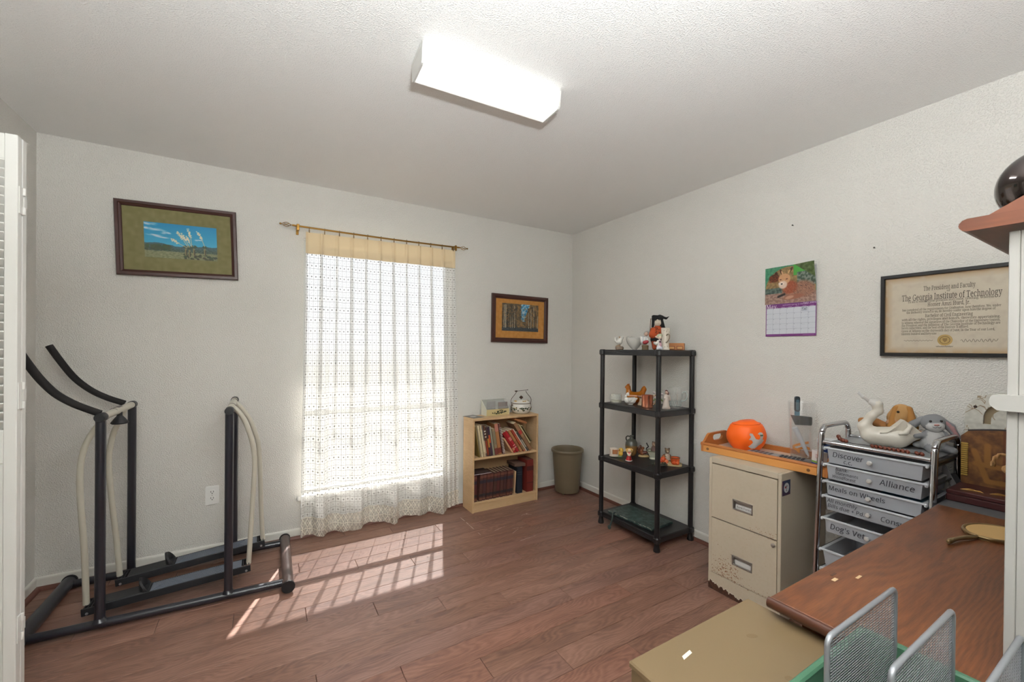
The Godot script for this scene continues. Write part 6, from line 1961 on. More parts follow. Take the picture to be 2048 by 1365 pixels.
	obj("yellow_sheet", bxm(Vector3(-0.134, 0.0, -0.04), Vector3(0.12, 0.006, 0.02), 0.001), M(c8(176, 140, 50), 0.5), pp)
	obj("black_sheet", bxm(Vector3(-0.134, 0.0, 0.02), Vector3(0.12, 0.006, 0.075), 0.001), M(c8(32, 28, 26), 0.5), pp)

	# ornaments on the cart
	var Y := 0.8898
	var ivory := c8(214, 206, 192)
	var sw := thing("swan_planter", "large ivory china swan planter with raised neck on top of the chrome cart", "planter", Vector3(-0.165, Y, 2.500), -1.15)
	obj("body", blob([cap(-0.055, 0.042, 0, 0.03, 0.044, 0, 0.040, 0.046, ivory), cap(0.03, 0.046, 0, 0.105, 0.062, 0, 0.040, 0.014, ivory), cap(-0.07, 0.05, 0, -0.088, 0.08, 0, 0.034, 0.022, ivory), cap(-0.088, 0.08, 0, -0.062, 0.13, 0, 0.022, 0.0165, ivory),
		cap(-0.062, 0.13, 0, -0.038, 0.155, 0, 0.0165, 0.0165, ivory), cap(-0.038, 0.155, 0, -0.042, 0.186, 0, 0.0165, 0.018, ivory), cap(-0.042, 0.186, 0, -0.062, 0.194, 0, 0.018, 0.014, c8(206, 202, 196)), cap(-0.03, 0.012, 0, 0.03, 0.012, 0, 0.012, 0.012, ivory)], 0.0052, 0.014), MV(0.3), sw)
	obj("beak", blob([cap(-0.066, 0.194, 0, -0.092, 0.216, 0, 0.0085, 0.006, c8(196, 190, 184)), cap(-0.092, 0.216, 0, -0.108, 0.240, 0, 0.006, 0.003, c8(206, 204, 200)), cap(-0.092, 0.214, 0, -0.112, 0.232, 0, 0.0045, 0.0025, c8(206, 204, 200))], 0.003), MV(0.35), sw)
	for s in [-1, 1]:
		var wl := mb()
		# raised wing: a thin curved sheet rising to a point
		var W := []
		for i in 13:
			var u := i / 12.0
			var top := 0.052 + 0.075 * pow(1.0 - absf(u - 0.52) / 0.52, 1.4) if u < 0.52 else 0.056 + 0.071 * pow(1.0 - (u - 0.52) / 0.48, 0.8)
			W.append([Vector3(-0.035 + 0.155 * u, 0.058, s * (0.036 - 0.016 * u)), Vector3(-0.035 + 0.155 * u, maxf(top, 0.064), s * (0.046 - 0.022 * u))])
		for i in 12:
			var mid := Vector3(0.03, 0.06, 0)
			face(wl, [W[i][0], W[i + 1][0], W[i + 1][1], W[i][1]], mid)
			var o := Vector3(0, 0, -s * 0.004)
			face(wl, [W[i][0] + o, W[i + 1][0] + o, W[i + 1][1] + o, W[i][1] + o], Vector3(0.03, 0.06, s * 0.3))
			face(wl, [W[i][1], W[i + 1][1], W[i + 1][1] + o, W[i][1] + o], mid - Vector3(0, 1, 0))
		obj("wing", wl, M(ivory, 0.3), sw)
	obj("feather_scroll", blob([cap(0.052, 0.075, 0.040, 0.066, 0.10, 0.036, 0.010, 0.007, ivory), cap(0.066, 0.098, 0.036, 0.058, 0.108, 0.034, 0.007, 0.004, ivory), cap(0.05, 0.072, 0.042, 0.03, 0.066, 0.044, 0.008, 0.005, ivory)], 0.0034), MV(0.3), sw)
	obj("tail_loop", tubem(curve([Vector3(0.10, 0.070, 0), Vector3(0.128, 0.084, 0), Vector3(0.142, 0.096, 0), Vector3(0.138, 0.103, 0), Vector3(0.115, 0.098, 0)], 5), 0.0045, 8), M(ivory, 0.3), sw)
	# brown dog plush behind the swan
	var tanc := c8(184, 142, 90)
	var dg := thing("plush_dog", "tan long-eared plush dog behind the ivory swan planter", "plush toy", Vector3(-0.072, Y, 2.503), -1.15)
	obj("body", blob([cap(-0.02, 0.03, 0, 0.05, 0.035, 0, 0.034, 0.036, tanc), cap(0.05, 0.05, 0, 0.105, 0.04, 0, 0.03, 0.02, c8(190, 140, 104)), cap(-0.03, 0.04, 0.01, -0.07, 0.02, 0.014, 0.018, 0.014, tanc)], 0.006, 0.012), MV(0.95), dg)
	obj("head", blob([cap(0.0, 0.12, 0, 0.012, 0.15, 0, 0.040, 0.036, tanc), cap(-0.012, 0.10, 0.016, -0.02, 0.09, 0.022, 0.026, 0.02, c8(196, 146, 120)), ball(-0.036, 0.10, 0.024, 0.010, c8(196, 150, 120))], 0.0055, 0.01), MV(0.95), dg)
	for s in [-1, 1]:
		obj("ear", blob([cap(0.014 + 0.02 * s, 0.165, 0.014 + 0.002 * s, 0.012 + 0.036 * s, 0.085, 0.026, 0.015, 0.020, c8(172, 122, 66))], 0.0055), MV(0.95), dg)
	obj("paw", blob([cap(-0.075, 0.092, -0.004, -0.128, 0.094, -0.006, 0.018, 0.016, c8(170, 118, 70)), cap(-0.02, 0.07, 0.0, -0.075, 0.092, -0.004, 0.016, 0.018, c8(176, 124, 76))], 0.005), MV(0.95), dg)
	obj("eye", blob([ball(-0.004, 0.152, 0.034, 0.0055, c8(48, 34, 24))], 0.0018), MV(0.2), dg)
	# string of brown beads
	var bdm := M(c8(112, 52, 34), 0.25)
	var bs := thing("bead_string", "string of glossy brown beads lying along the front of the cart top", "beads", Vector3(-0.255, Y, 2.5))
	var cord := curve([Vector3(0.03, 0.007, -0.168), Vector3(0.010, 0.004, -0.140), Vector3(-0.005, 0.003, -0.10), Vector3(0.0, 0.004, -0.05), Vector3(-0.012, 0.003, 0.0), Vector3(-0.015, 0.003, 0.06), Vector3(-0.010, 0.003, 0.105), Vector3(-0.006, 0.003, 0.145)], 8)
	obj("cord", tubem(cord, 0.0016, 6), M(c8(40, 28, 24), 0.7), bs)
	var sphere := lathem(V2([0.0001, -0.0062, 0.0045, -0.0045, 0.0062, 0, 0.0045, 0.0045, 0.0001, 0.0062]), 10, Transform3D.IDENTITY, 80.0)
	sphere.generate_normals()
	var sm := sphere.commit()
	for q in [[0.034, 0.018, -0.172], [0.026, 0.010, -0.164], [0.020, 0.0065, -0.152], [0.012, 0.0065, -0.143], [0.004, 0.0065, -0.130]]:
		var b := obj("bead", sm, bdm, bs)
		b.position = Vector3(q[0], q[1], q[2])
		b.scale = Vector3.ONE * 1.5
	for k in 24:
		if k > 17 and k < 20: continue
		var b := obj("bead", sm, bdm, bs)
		var u := k / 23.0
		b.position = Vector3(-0.012 + 0.008 * (1 if k % 2 == 0 else -1), 0.0065, lerpf(-0.030, 0.142, u))
		b.rotation.y = k * 0.7
		b.scale = Vector3.ONE * 1.2
	# grey plush rabbit at the cart's right end
	var gr := c8(132, 132, 134)
	var pale := c8(186, 184, 182)
	var rb := thing("plush_rabbit", "grey plush rabbit with long drooping ears at the right end of the cart top", "plush toy", Vector3(-0.105, Y, 2.640), -1.0)
	rb.scale = Vector3.ONE * 0.82
	rb.rotation.z = 0.10
	obj("body", blob([cap(-0.01, 0.045, 0, 0.0, 0.09, 0, 0.046, 0.036, c8(164, 163, 162)), cap(-0.006, 0.05, 0.02, 0.0, 0.085, 0.018, 0.036, 0.03, c8(178, 176, 174)), cap(-0.03, 0.02, 0.03, -0.035, 0.016, 0.07, 0.022, 0.018, gr), cap(0.032, 0.02, 0.03, 0.045, 0.016, 0.068, 0.022, 0.018, gr),
		cap(0.03, 0.09, 0.01, 0.062, 0.062, 0.022, 0.018, 0.014, gr), cap(-0.034, 0.09, 0.008, -0.075, 0.082, 0.014, 0.017, 0.013, gr), cap(-0.045, 0.03, -0.02, -0.065, 0.03, -0.03, 0.018, 0.016, c8(150, 150, 150))], 0.0065, 0.014), MV(0.95), rb)
	obj("head", blob([cap(-0.006, 0.150, 0, 0.010, 0.152, 0, 0.042, 0.042, gr), cap(-0.014, 0.132, 0.030, 0.014, 0.132, 0.030, 0.022, 0.022, pale), ball(0.0, 0.118, 0.028, 0.020, pale)], 0.0055, 0.010), MV(0.95), rb)
	obj("nose", blob([cap(-0.006, 0.144, 0.050, 0.006, 0.144, 0.050, 0.005, 0.005, c8(196, 142, 136))], 0.002), MV(0.6), rb)
	obj("mouth", tubem(curve([Vector3(-0.018, 0.136, 0.050), Vector3(-0.008, 0.130, 0.0535), Vector3(0.0, 0.135, 0.0545), Vector3(0.008, 0.130, 0.0535), Vector3(0.018, 0.136, 0.050)], 4), 0.0012, 6), M(c8(44, 38, 38), 0.8), rb)
	for s in [-1, 1]:
		obj("eye", blob([ball(0.021 * s + 0.002, 0.162, 0.0385, 0.0062, c8(40, 32, 28))], 0.0018), MV(0.2), rb)
	obj("ear", blob([cap(0.036, 0.165, -0.006, 0.066, 0.125, 0.004, 0.016, 0.019, gr), cap(0.066, 0.125, 0.004, 0.086, 0.075, 0.012, 0.019, 0.014, gr)], 0.0055, 0.01), MV(0.95), rb)
	obj("ear_lining", blob([cap(0.05, 0.15, 0.012, 0.068, 0.122, 0.018, 0.008, 0.010, c8(170, 128, 128)), cap(0.068, 0.122, 0.018, 0.084, 0.080, 0.022, 0.010, 0.007, c8(170, 128, 128))], 0.004), MV(0.95), rb)
	obj("ear", blob([cap(-0.034, 0.168, -0.012, -0.072, 0.138, -0.02, 0.015, 0.018, gr), cap(-0.072, 0.138, -0.02, -0.11, 0.112, -0.024, 0.018, 0.013, c8(120, 120, 122))], 0.0055, 0.01), MV(0.95), rb)
# ---------------------------------------------------------------- grey cabinet in the far right corner with case, bag and basket
func build_corner():
	var t := thing("grey_cabinet", "low grey metal cabinet under the maroon case beside the desk's end", "cabinet", Vector3(-0.23, 0, 3.1))
	var gm := M(c8(92, 92, 94), 0.45)
	obj("body", bxm(Vector3(-0.19, 0.0, -0.385), Vector3(0.222, 0.71, 0.40), 0.003), gm, t)
	obj("top", bxm(Vector3(-0.195, 0.71, -0.39), Vector3(0.224, 0.7355, 0.405), 0.003), gm, t)
	var mar := M(c8(66, 26, 26), 0.35)
	var gold := M(c8(176, 136, 78), 0.35, 0.6)
	var c := thing("maroon_case", "flat dark maroon wooden case with brass scroll inlay on the grey cabinet", "case", Vector3(-0.185, 0.736, 2.885))
	obj("lower_half", bxm(Vector3(-0.095, 0, -0.172), Vector3(0.079, 0.026, 0.172), 0.003), mar, c)
	obj("lid", bxm(Vector3(-0.095, 0.0268, -0.172), Vector3(0.079, 0.043, 0.172), 0.003), mar, c)
	for q in [[-0.045, -0.11, 0.3], [-0.03, -0.035, -0.2]]:
		var st := mb()
		var pts := []
		for k in 14:
			var u := k / 13.0
			pts.append(Vector3(q[0] + 0.018 * sin(u * 2.6) - 0.01, 0.0432, q[1] - 0.03 + 0.06 * u))
		tube(st, pts, [0.001, 0.003, 0.0045, 0.006, 0.007, 0.007, 0.006, 0.005, 0.004, 0.004, 0.005, 0.005, 0.003, 0.001], 8)
		obj("brass_inlay", st, gold, c)
	# patchwork leather bag leaning at the wall
	var im := Image.create(320, 200, false, Image.FORMAT_RGB8)
	var n := noise(29, 1.0, 4)
	for y in 200:
		for x in 320:
			var g := n.get_noise_2d(x * 0.03, y * 0.03)
			var col := c8(132, 88, 44).lerp(c8(92, 54, 30), clampf(0.5 + g, 0, 1))
			if x > 118 and x < 158: col = c8(88, 34, 28).lerp(c8(60, 22, 20), clampf(0.5 + g, 0, 1))
			if x > 92 and x < 118: col = c8(120, 68, 36).lerp(c8(86, 44, 26), clampf(0.5 + g, 0, 1))
			if absf(n.get_noise_2d(x * 0.05 + 70.0, y * 0.05)) < 0.03 and x > 158: col = c8(58, 36, 24)
			im.set_pixel(x, y, col)
	for q in [[30, 60, 60, 150], [60, 150, 110, 150], [60, 40, 60, 100], [34, 100, 92, 104]]:
		stroke(im, q[0], q[1], q[2], q[3], 9.0, c8(146, 98, 44), 0.9)
	for k in 22: dab(im, 106, 8 + k * 9, 2.0, 3.0, c8(40, 26, 20), 0.9)
	var bm := MT(im, 0.5)
	bm.uv1_scale = Vector3(1.0 / 0.40, 1.0 / 0.26, 1)
	bm.uv1_offset = Vector3(0.5, 1.0, 0)
	var bg := thing("patchwork_bag", "brown and ochre patchwork leather bag standing behind the maroon case", "bag", Vector3(-0.0755, 0.736, 2.915))
	var pr := [Vector2(-0.198, 0.0), Vector2(0.2, 0.0), Vector2(0.2, 0.24)]
	for k in 11:
		var u := k / 10.0
		pr.append(Vector2(lerpf(0.19, -0.18, u), 0.246 + 0.030 * sin(PI * (0.12 + 0.88 * (1.0 - u)))))
	pr.append(Vector2(-0.2, 0.235))
	var xb := Transform3D(Basis(Vector3(0, 0, 1), Vector3(0, 1, 0), Vector3(-1, 0, 0)), Vector3.ZERO)
	obj("bag_body", prismm(pr, -0.028, 0.028, xb), bm, bg)
	obj("top_binding", tubem((func():
		var o := []
		for k in 11:
			var u := k / 10.0
			o.append(Vector3(-0.022, 0.247 + 0.030 * sin(PI * (0.12 + 0.88 * (1.0 - u))), lerpf(0.19, -0.18, u)))
		return o).call(), 0.005, 8), M(c8(30, 22, 20), 0.6), bg)
	var st := mb()
	for k in 16: addbx(st, Vector3(-0.036, 0.075 + k * 0.0085, -0.198), Vector3(-0.028, 0.075 + k * 0.0085 + 0.006, -0.178), 0.001)
	obj("ribbed_strip", st, M(c8(186, 150, 72), 0.5), bg)
	st = mb()
	box(st, Vector3(-0.031, 0.115, -0.145), Vector3(0.004, 0.10, 0.022), 0.001, Transform3D(Basis(Vector3.RIGHT, -0.45), Vector3(0, 0.01, -0.05)))
	obj("grey_stripe", st, M(c8(126, 122, 122), 0.5), bg)
	st = mb()
	box(st, Vector3(-0.0315, 0.105, -0.14), Vector3(0.004, 0.075, 0.018), 0.001, Transform3D(Basis(Vector3.RIGHT, -0.45), Vector3(0, 0.005, -0.032)))
	obj("black_stripe", st, M(c8(34, 32, 34), 0.5), bg)
	# white cracked handle plate above it
	var hp := thing("handle_board", "cracked white painted board with an arched hand slot above the patchwork bag", "board", Vector3(-0.030, 0.0, 2.915))
	var zc := 0.0
	var outer := []
	for k in 25:
		var a := PI - PI * k / 24.0
		outer.append([a, Vector2(0.203 * cos(a), 1.02 + 0.145 * pow(sin(a), 0.55))])
	st = mb()
	var X := func(p: Vector2, x: float): return Vector3(x, p.y, p.x)
	# crown above the slot, then the plate below it
	for k in 24:
		var a0: float = outer[k][0]
		var a1: float = outer[k + 1][0]
		var o0: Vector2 = outer[k][1]
		var o1: Vector2 = outer[k + 1][1]
		var i0 := Vector2(0.150 * cos(a0), 1.02 + 0.108 * pow(sin(a0), 0.55))
		var i1 := Vector2(0.150 * cos(a1), 1.02 + 0.108 * pow(sin(a1), 0.55))
		var j0 := Vector2(0.128 * cos(a0), 1.02 + 0.082 * pow(sin(a0), 0.55))
		var j1 := Vector2(0.128 * cos(a1), 1.02 + 0.082 * pow(sin(a1), 0.55))
		var b0 := Vector2(j0.x, 1.02)
		var b1 := Vector2(j1.x, 1.02)
		for s in [[o0, o1, i1, i0], [j0, j1, b1, b0]]:
			var far := Vector3(0, (s[0].y + s[2].y) / 2, (s[0].x + s[2].x) / 2)
			face(st, [X.call(s[0], -0.012), X.call(s[1], -0.012), X.call(s[2], -0.012), X.call(s[3], -0.012)], far)
			face(st, [X.call(s[0], 0.006), X.call(s[1], 0.006), X.call(s[2], 0.006), X.call(s[3], 0.006)], far - Vector3(0.02, 0, 0))
		face(st, [X.call(o0, -0.012), X.call(o1, -0.012), X.call(o1, 0.006), X.call(o0, 0.006)], Vector3(0, 1.0, 0))
		face(st, [X.call(i0, -0.012), X.call(i1, -0.012), X.call(i1, 0.006), X.call(i0, 0.006)], X.call(o0, 0) * 3.0 - Vector3(0, 2.0, 0))
		face(st, [X.call(j0, -0.012), X.call(j1, -0.012), X.call(j1, 0.006), X.call(j0, 0.006)], Vector3(0, 0.9, 0))
	addbx(st, Vector3(-0.012, 0.965, -0.203), Vector3(0.006, 1.0205, 0.203), 0.001)
	addbx(st, Vector3(-0.012, 1.019, -0.203), Vector3(0.006, 1.021, 0.203))
	var hm := speck(c8(206, 203, 192), 0.05, 31, 256, 0.05)
	for k in 46:
		var x := rng.randf() * 256
		var y := rng.randf() * 256
		for j in 7:
			var nx := x + rng.randf_range(-14, 14)
			var ny := y + rng.randf_range(-14, 14)
			stroke(hm, x, y, nx, ny, 0.4, c8(132, 104, 74), 0.7)
			x = nx; y = ny
	var hmm := MT(hm, 0.5)
	hmm.uv1_scale = Vector3(3, 3, 1)
	obj("plate", st, hmm, hp)
	obj("slot_back", bxm(Vector3(0.0062, 1.0, -0.17), Vector3(0.009, 1.135, 0.17)), M(c8(150, 132, 104), 0.7), hp)
	obj("rivet_hole", lathem(V2([0, 0, 0.006, 0, 0.004, 0.002, 0, 0.002]), 12, Transform3D(Basis(Vector3.BACK, PI / 2), Vector3(-0.012, 1.09, -0.172))), M(c8(60, 44, 34), 0.8), hp)
	# wicker basket, mostly hidden by the hutch
	var wk := M(c8(176, 132, 84), 0.7)
	var bk := thing("wicker_basket", "small woven tan wicker basket on the maroon case, half hidden by the hutch panel", "basket", Vector3(-0.210, 0.7795, 2.955))
	st = mb()
	for k in 10:
		var r := 0.055 + 0.0042 * k
		var pts := []
		for j in 40: pts.append(Vector3((r + 0.003 * (1 if (j + k) % 2 == 0 else -1)) * cos(TAU * j / 40.0), 0.006 + 0.0095 * k, (r + 0.003 * (1 if (j + k) % 2 == 0 else -1)) * sin(TAU * j / 40.0)))
		tube(st, pts, 0.0045, 6, false, true)
	lathe(st, V2([0, 0.0, 0.055, 0.0, 0.056, 0.004, 0, 0.005]), 24)
	obj("weave", st, wk, bk)
	st = mb()
	for s in 3:
		var pts := []
		for j in 60:
			var a := TAU * j / 60.0
			pts.append(Vector3((0.098 + 0.007 * cos(a * 9.0 + s * 2.1)) * cos(a), 0.104 + 0.007 * sin(a * 9.0 + s * 2.1), (0.098 + 0.007 * cos(a * 9.0 + s * 2.1)) * sin(a)))
		tube(st, pts, 0.0045, 6, false, true)
	obj("braided_rim", st, wk, bk)
	st = mb()
	for s in 2:
		var pts := []
		for j in 13:
			var a := PI * j / 12.0
			pts.append(Vector3(0.0 + 0.006 * sin(j * 1.4 + s * PI), 0.105 + 0.05 * sin(a), -0.105 + 0.026 * cos(a) + 0.005 * cos(j * 1.4 + s * PI)))
		tube(st, pts, 0.004, 6)
	obj("handle_loop", st, wk, bk)

# ---------------------------------------------------------------- desk, hutch and the things near the camera
func build_desk():
	var t := thing("desk", "cherry veneer desk with a white hutch end in the right foreground", "desk", Vector3(-1.03, 0, 3.1))
	var O := t.position
	var P := func(x: float, y: float, z: float): return Vector3(x, y, z) - O
	var edge := M(c8(74, 40, 24), 0.35)
	var top := mb()
	addbx(top, P.call(-1.592, 0.731, 2.73), P.call(-0.45, 0.7552, 3.62), 0.004)
	obj("desk_top", top, cherry, t)
	var nose := []
	for k in 9:
		var a := -PI / 2 + PI * k / 8.0
		nose.append(Vector2(-0.010 * cos(a), 0.7431 + 0.012 * sin(a)))
	var st := mb()
	prism(st, nose, 2.73, 3.62, Transform3D(Basis.IDENTITY, P.call(-1.592, 0.0, 0.0)), true)
	obj("left_nosing", st, edge, t)
	obj("side_panel", bxm(P.call(-1.55, 0, 2.78), P.call(-1.53, 0.731, 3.60), 0.001), cherry, t)
	obj("side_panel", bxm(P.call(-0.50, 0, 2.78), P.call(-0.48, 0.731, 3.60), 0.001), cherry, t)
	obj("modesty_panel", bxm(P.call(-1.53, 0.25, 2.80), P.call(-0.50, 0.731, 2.815), 0.001), cherry, t)
	# chips in the veneer
	var chip := M(c8(206, 176, 136), 0.7)
	for q in [[-1.38, 2.775, 0.010, 0.004], [-1.315, 2.80, 0.012, 0.003], [-1.355, 2.762, 0.012, 0.003]]:
		obj("veneer_chip", bxm(P.call(q[0] - q[2], 0.7549, q[1] - q[3]), P.call(q[0] + q[2], 0.7556, q[1] + q[3]), 0.0001), chip if q[1] > 2.77 else edge, t)
	var h := thing("hutch", "white sided desk hutch with a cherry top board at the right edge", "hutch", Vector3(-1.0, 0.7555, 3.3))
	var wm := M(c8(164, 161, 156), 0.5)
	var Q := func(x: float, y: float, z: float): return Vector3(x, y, z) - h.position
	st = mb()
	addbx(st, Q.call(-1.500, 0.756, 3.067), Q.call(-1.474, 1.516, 3.0795), 0.001)
	addbx(st, Q.call(-1.499, 0.756, 3.0797), Q.call(-1.474, 1.516, 3.58), 0.001)
	obj("end_panel", st, wm, h)
	addbx2("end_panel", Q.call(-0.52, 0.756, 3.067), Q.call(-0.494, 1.516, 3.58), wm, h)
	addbx2("back_panel", Q.call(-1.474, 0.756, 3.565), Q.call(-0.52, 1.516, 3.575), wm, h)
	addbx2("shelf", Q.call(-1.474, 1.17, 3.09), Q.call(-0.52, 1.19, 3.565), wm, h)
	st = mb()
	prism(st, [Vector2(3.058, 1.214), Vector2(3.53, 1.214), Vector2(3.53, 1.241), Vector2(3.056, 1.241), Vector2(3.051, 1.238), Vector2(3.0485, 1.230), Vector2(3.050, 1.222)], 1.4995, 1.512, Transform3D(Basis(Vector3(0, 0, 1), Vector3(0, 1, 0), Vector3(-1, 0, 0)), -h.position))
	obj("side_rail", st, wm, h)
	var slab := []
	for q in [[3.022, 1.524], [3.016, 1.526], [3.012, 1.531], [3.011, 1.535], [3.012, 1.539], [3.016, 1.544], [3.022, 1.546], [3.6, 1.546], [3.6, 1.524]]: slab.append(Vector2(q[0], q[1]))
	obj("top_board", prismm(slab, 0.45, 1.522, Transform3D(Basis(Vector3(0, 0, 1), Vector3(0, 1, 0), Vector3(-1, 0, 0)), -h.position)), MT(wood(256, 256, 0.6, 0.4, 1, c8(84, 44, 26), c8(108, 58, 34), c8(128, 72, 44), 52, 26.0), 0.38), h)
	obj("gallery_rail", prismm([Vector2(3.046, 1.546), Vector2(3.6, 1.546), Vector2(3.6, 1.572), Vector2(3.092, 1.572)], 1.505, 1.519, Transform3D(Basis(Vector3(0, 0, 1), Vector3(0, 1, 0), Vector3(-1, 0, 0)), -h.position)), M(c8(106, 58, 36), 0.4), h)
	# dark metal bowls on the hutch
	var bm := M(c8(92, 84, 82), 0.10, 1.0)
	for q in [[-1.395, 1.611, 3.095, 0.064, Vector3(-0.25, 0.2, 0.94), "large shiny dark metal bowl tipped on its side on the hutch top", bm], [-1.30, 1.581, 3.062, 0.035, Vector3(0.5, 0.3, 0.8), "small grey metal bowl behind the large dark bowl on the hutch top", M(c8(128, 128, 132), 0.16, 1.0)]]:
		var b := thing("metal_bowl", q[5], "bowl", Vector3(q[0], q[1], q[2]))
		var r: float = q[3]
		var pf := []
		for k in 15:
			var a := -PI / 2 + PI * 0.66 * k / 14.0
			pf.append(Vector2(maxf(r * cos(a), 0.0), r * sin(a)))
		pf.append(Vector2(r * 0.86, r * 0.51))
		for k in 13:
			var a := PI * 0.66 - PI / 2 - PI * 0.64 * k / 12.0
			pf.append(Vector2(maxf((r - 0.003) * cos(a) , 0.0), (r - 0.003) * sin(a)))
		obj("shell", lathem(pf, 36, Transform3D(basis_to((q[4] as Vector3).normalized()), Vector3.ZERO), 60.0), q[6], b)
		obj("rim", (func():
			var o := []
			for k in 36: o.append(basis_to((q[4] as Vector3).normalized()) * Vector3(r * 0.872 * cos(TAU * k / 36.0), r * 0.482, r * 0.872 * sin(TAU * k / 36.0)))
			var s2 := mb()
			tube(s2, o, 0.003, 8, false, true)
			return s2).call(), q[6], b)
	# hand mirror on the desk
	var brass := M(c8(146, 122, 84), 0.35, 0.7)
	var mr := thing("hand_mirror", "brass handled hand mirror lying on the desk by the hutch panel", "mirror", Vector3(-0.665, 0.7556, 2.912), -0.29)
	st = mb()
	var oval := ell(0.083, 0.063, 32)
	prism(st, oval, 0.0, 0.008, Transform3D(Basis(Vector3.RIGHT, -PI / 2), Vector3.ZERO))
	obj("oval_back", st, brass, mr)
	var rim := []
	for q in oval: rim.append(Vector3(q.x, 0.008, -q.y))
	st = mb()
	tube(st, rim, 0.0045, 8, false, true)
	obj("rim", st, brass, mr)
	obj("backing", prismm(ell(0.077, 0.057, 32), 0.008, 0.0105, Transform3D(Basis(Vector3.RIGHT, -PI / 2), Vector3.ZERO)), M(c8(196, 158, 100), 0.5), mr)
	obj("handle", tubem(curve([Vector3(-0.078, 0.007, 0.0), Vector3(-0.105, 0.008, 0.004), Vector3(-0.15, 0.010, 0.002), Vector3(-0.20, 0.010, 0.006), Vector3(-0.222, 0.008, 0.010)], 4), [0.004, 0.0042, 0.0046, 0.005, 0.0055, 0.006, 0.0064, 0.0064, 0.006, 0.0055, 0.0054, 0.006, 0.0068, 0.0074, 0.007, 0.006, 0.0035], 12), brass, mr)

	# tan metal cabinet with the green bin and mesh sorter on it
	var tan := M(c8(114, 95, 68), 0.42)
	var tc := thing("tan_cabinet", "low tan metal cabinet with a scuffed top at the bottom edge, left of the desk", "cabinet", Vector3(-1.768, 0, 3.05))
	st = mb()
	addbx(st, Vector3(-0.198, 0.0, -0.38), Vector3(0.198, 0.698, 0.42), 0.003)
	obj("body", st, tan, tc)
	obj("top", bxm(Vector3(-0.201, 0.6985, -0.383), Vector3(0.201, 0.712, 0.425), 0.003), tan, tc)
	obj("white_scuff", prismm(V2([-0.018, -0.003, 0.012, -0.005, 0.016, 0.002, -0.012, 0.004]), 0.7119, 0.7124, Transform3D(Basis(Vector3.UP, 0.2) * Basis(Vector3.RIGHT, -PI / 2), Vector3(-0.090, 0, -0.335))), M(c8(222, 216, 204), 0.6), tc)
	for q in [[0.075, -0.30, 0.012], [0.02, -0.20, 0.008]]:
		obj("brown_stain", prismm(ell(q[2], 0.006, 12), 0.7119, 0.7122, Transform3D(Basis(Vector3.UP, -0.5) * Basis(Vector3.RIGHT, -PI / 2), Vector3(q[0], 0, q[1]))), M(c8(112, 92, 64), 0.6), tc)
	var grn := M(c8(58, 96, 72), 0.5)
	var gb := thing("green_bin", "green plastic bin holding the wire mesh file sorter in the foreground", "bin", Vector3(-1.79, 0.7125, 3.12))
	st = mb()
	var x0 := -0.165
	var x1 := 0.168
	var z0 := -0.205
	var z1 := 0.30
	var hh := 0.086
	var tp := 0.018
	for w in [[Vector3(x0, 0, z0), Vector3(x1, 0, z0)], [Vector3(x1, 0, z0), Vector3(x1, 0, z1)], [Vector3(x1, 0, z1), Vector3(x0, 0, z1)], [Vector3(x0, 0, z1), Vector3(x0, 0, z0)]]:
		var a: Vector3 = w[0]
		var b: Vector3 = w[1]
		var inn := func(v: Vector3, d: float) -> Vector3: return Vector3(v.x - signf(v.x) * d, v.y, v.z - (d if v.z > 0 else -d))
		var up := Vector3(0, hh, 0)
		face(st, [a + up, b + up, inn.call(b, tp), inn.call(a, tp)], Vector3(0, 0.04, 0.05))
		face(st, [inn.call(a, 0.006) + up, inn.call(b, 0.006) + up, inn.call(b, tp + 0.005) + Vector3(0, 0.005, 0), inn.call(a, tp + 0.005) + Vector3(0, 0.005, 0)], (a + b) * 3.0)
	addbx(st, Vector3(x0 + tp, 0, z0 + tp), Vector3(x1 - tp, 0.005, z1 - tp))
	obj("bin_wall", st, grn, gb)
	st = mb()
	addbx(st, Vector3(x0 - 0.006, hh - 0.012, z0 - 0.006), Vector3(x1 + 0.006, hh + 0.002, z0 + 0.007), 0.003)
	addbx(st, Vector3(x0 - 0.006, hh - 0.012, z1 - 0.007), Vector3(x1 + 0.006, hh + 0.002, z1 + 0.006), 0.003)
	addbx(st, Vector3(x0 - 0.006, hh - 0.012, z0 - 0.006), Vector3(x0 + 0.007, hh + 0.002, z1 + 0.006), 0.003)
	addbx(st, Vector3(x1 - 0.007, hh - 0.012, z0 - 0.006), Vector3(x1 + 0.006, hh + 0.002, z1 + 0.006), 0.003)
	obj("rim", st, M(c8(66, 108, 82), 0.45), gb)
	var ms := thing("file_sorter", "silver wire mesh file sorter with upright dividers standing in the green bin", "file sorter", Vector3(-1.755, 0.7180, 3.08))
	var sil := M(c8(150, 152, 156), 0.32, 0.55)
	var W := 0.125
	var top_y := 0.182
	st = mb()
	for k in 31: tube(st, [Vector3(-W, 0.004, -0.12 + 0.0105 * k), Vector3(W, 0.004, -0.12 + 0.0105 * k)], 0.0008, 4, false)
	obj("mesh_floor", st, sil, ms)
	for k in 4:
		var z := -0.117 + 0.0715 * k
		var fr := []
		for q in rrect(2 * W, top_y - 0.004, 0.012, 4): fr.append(Vector3(q.x, q.y + 0.004 + (top_y - 0.004) / 2, z))
		st = mb()
		tube(st, fr, 0.0040, 10, false, true)
		var dv := obj("divider_frame", st, sil, ms)
		st = mb()
		var ny := int((top_y - 0.008) / 0.0043)
		for i in ny: box(st, Vector3(0, 0.008 + i * 0.0043, z), Vector3(2 * W - 0.004, 0.0015, 0.0009))
		for i in 20: box(st, Vector3(-W + 0.004 + i * (2 * W - 0.008) / 19.0, top_y / 2 + 0.002, z), Vector3(0.0007, top_y - 0.006, 0.0007))
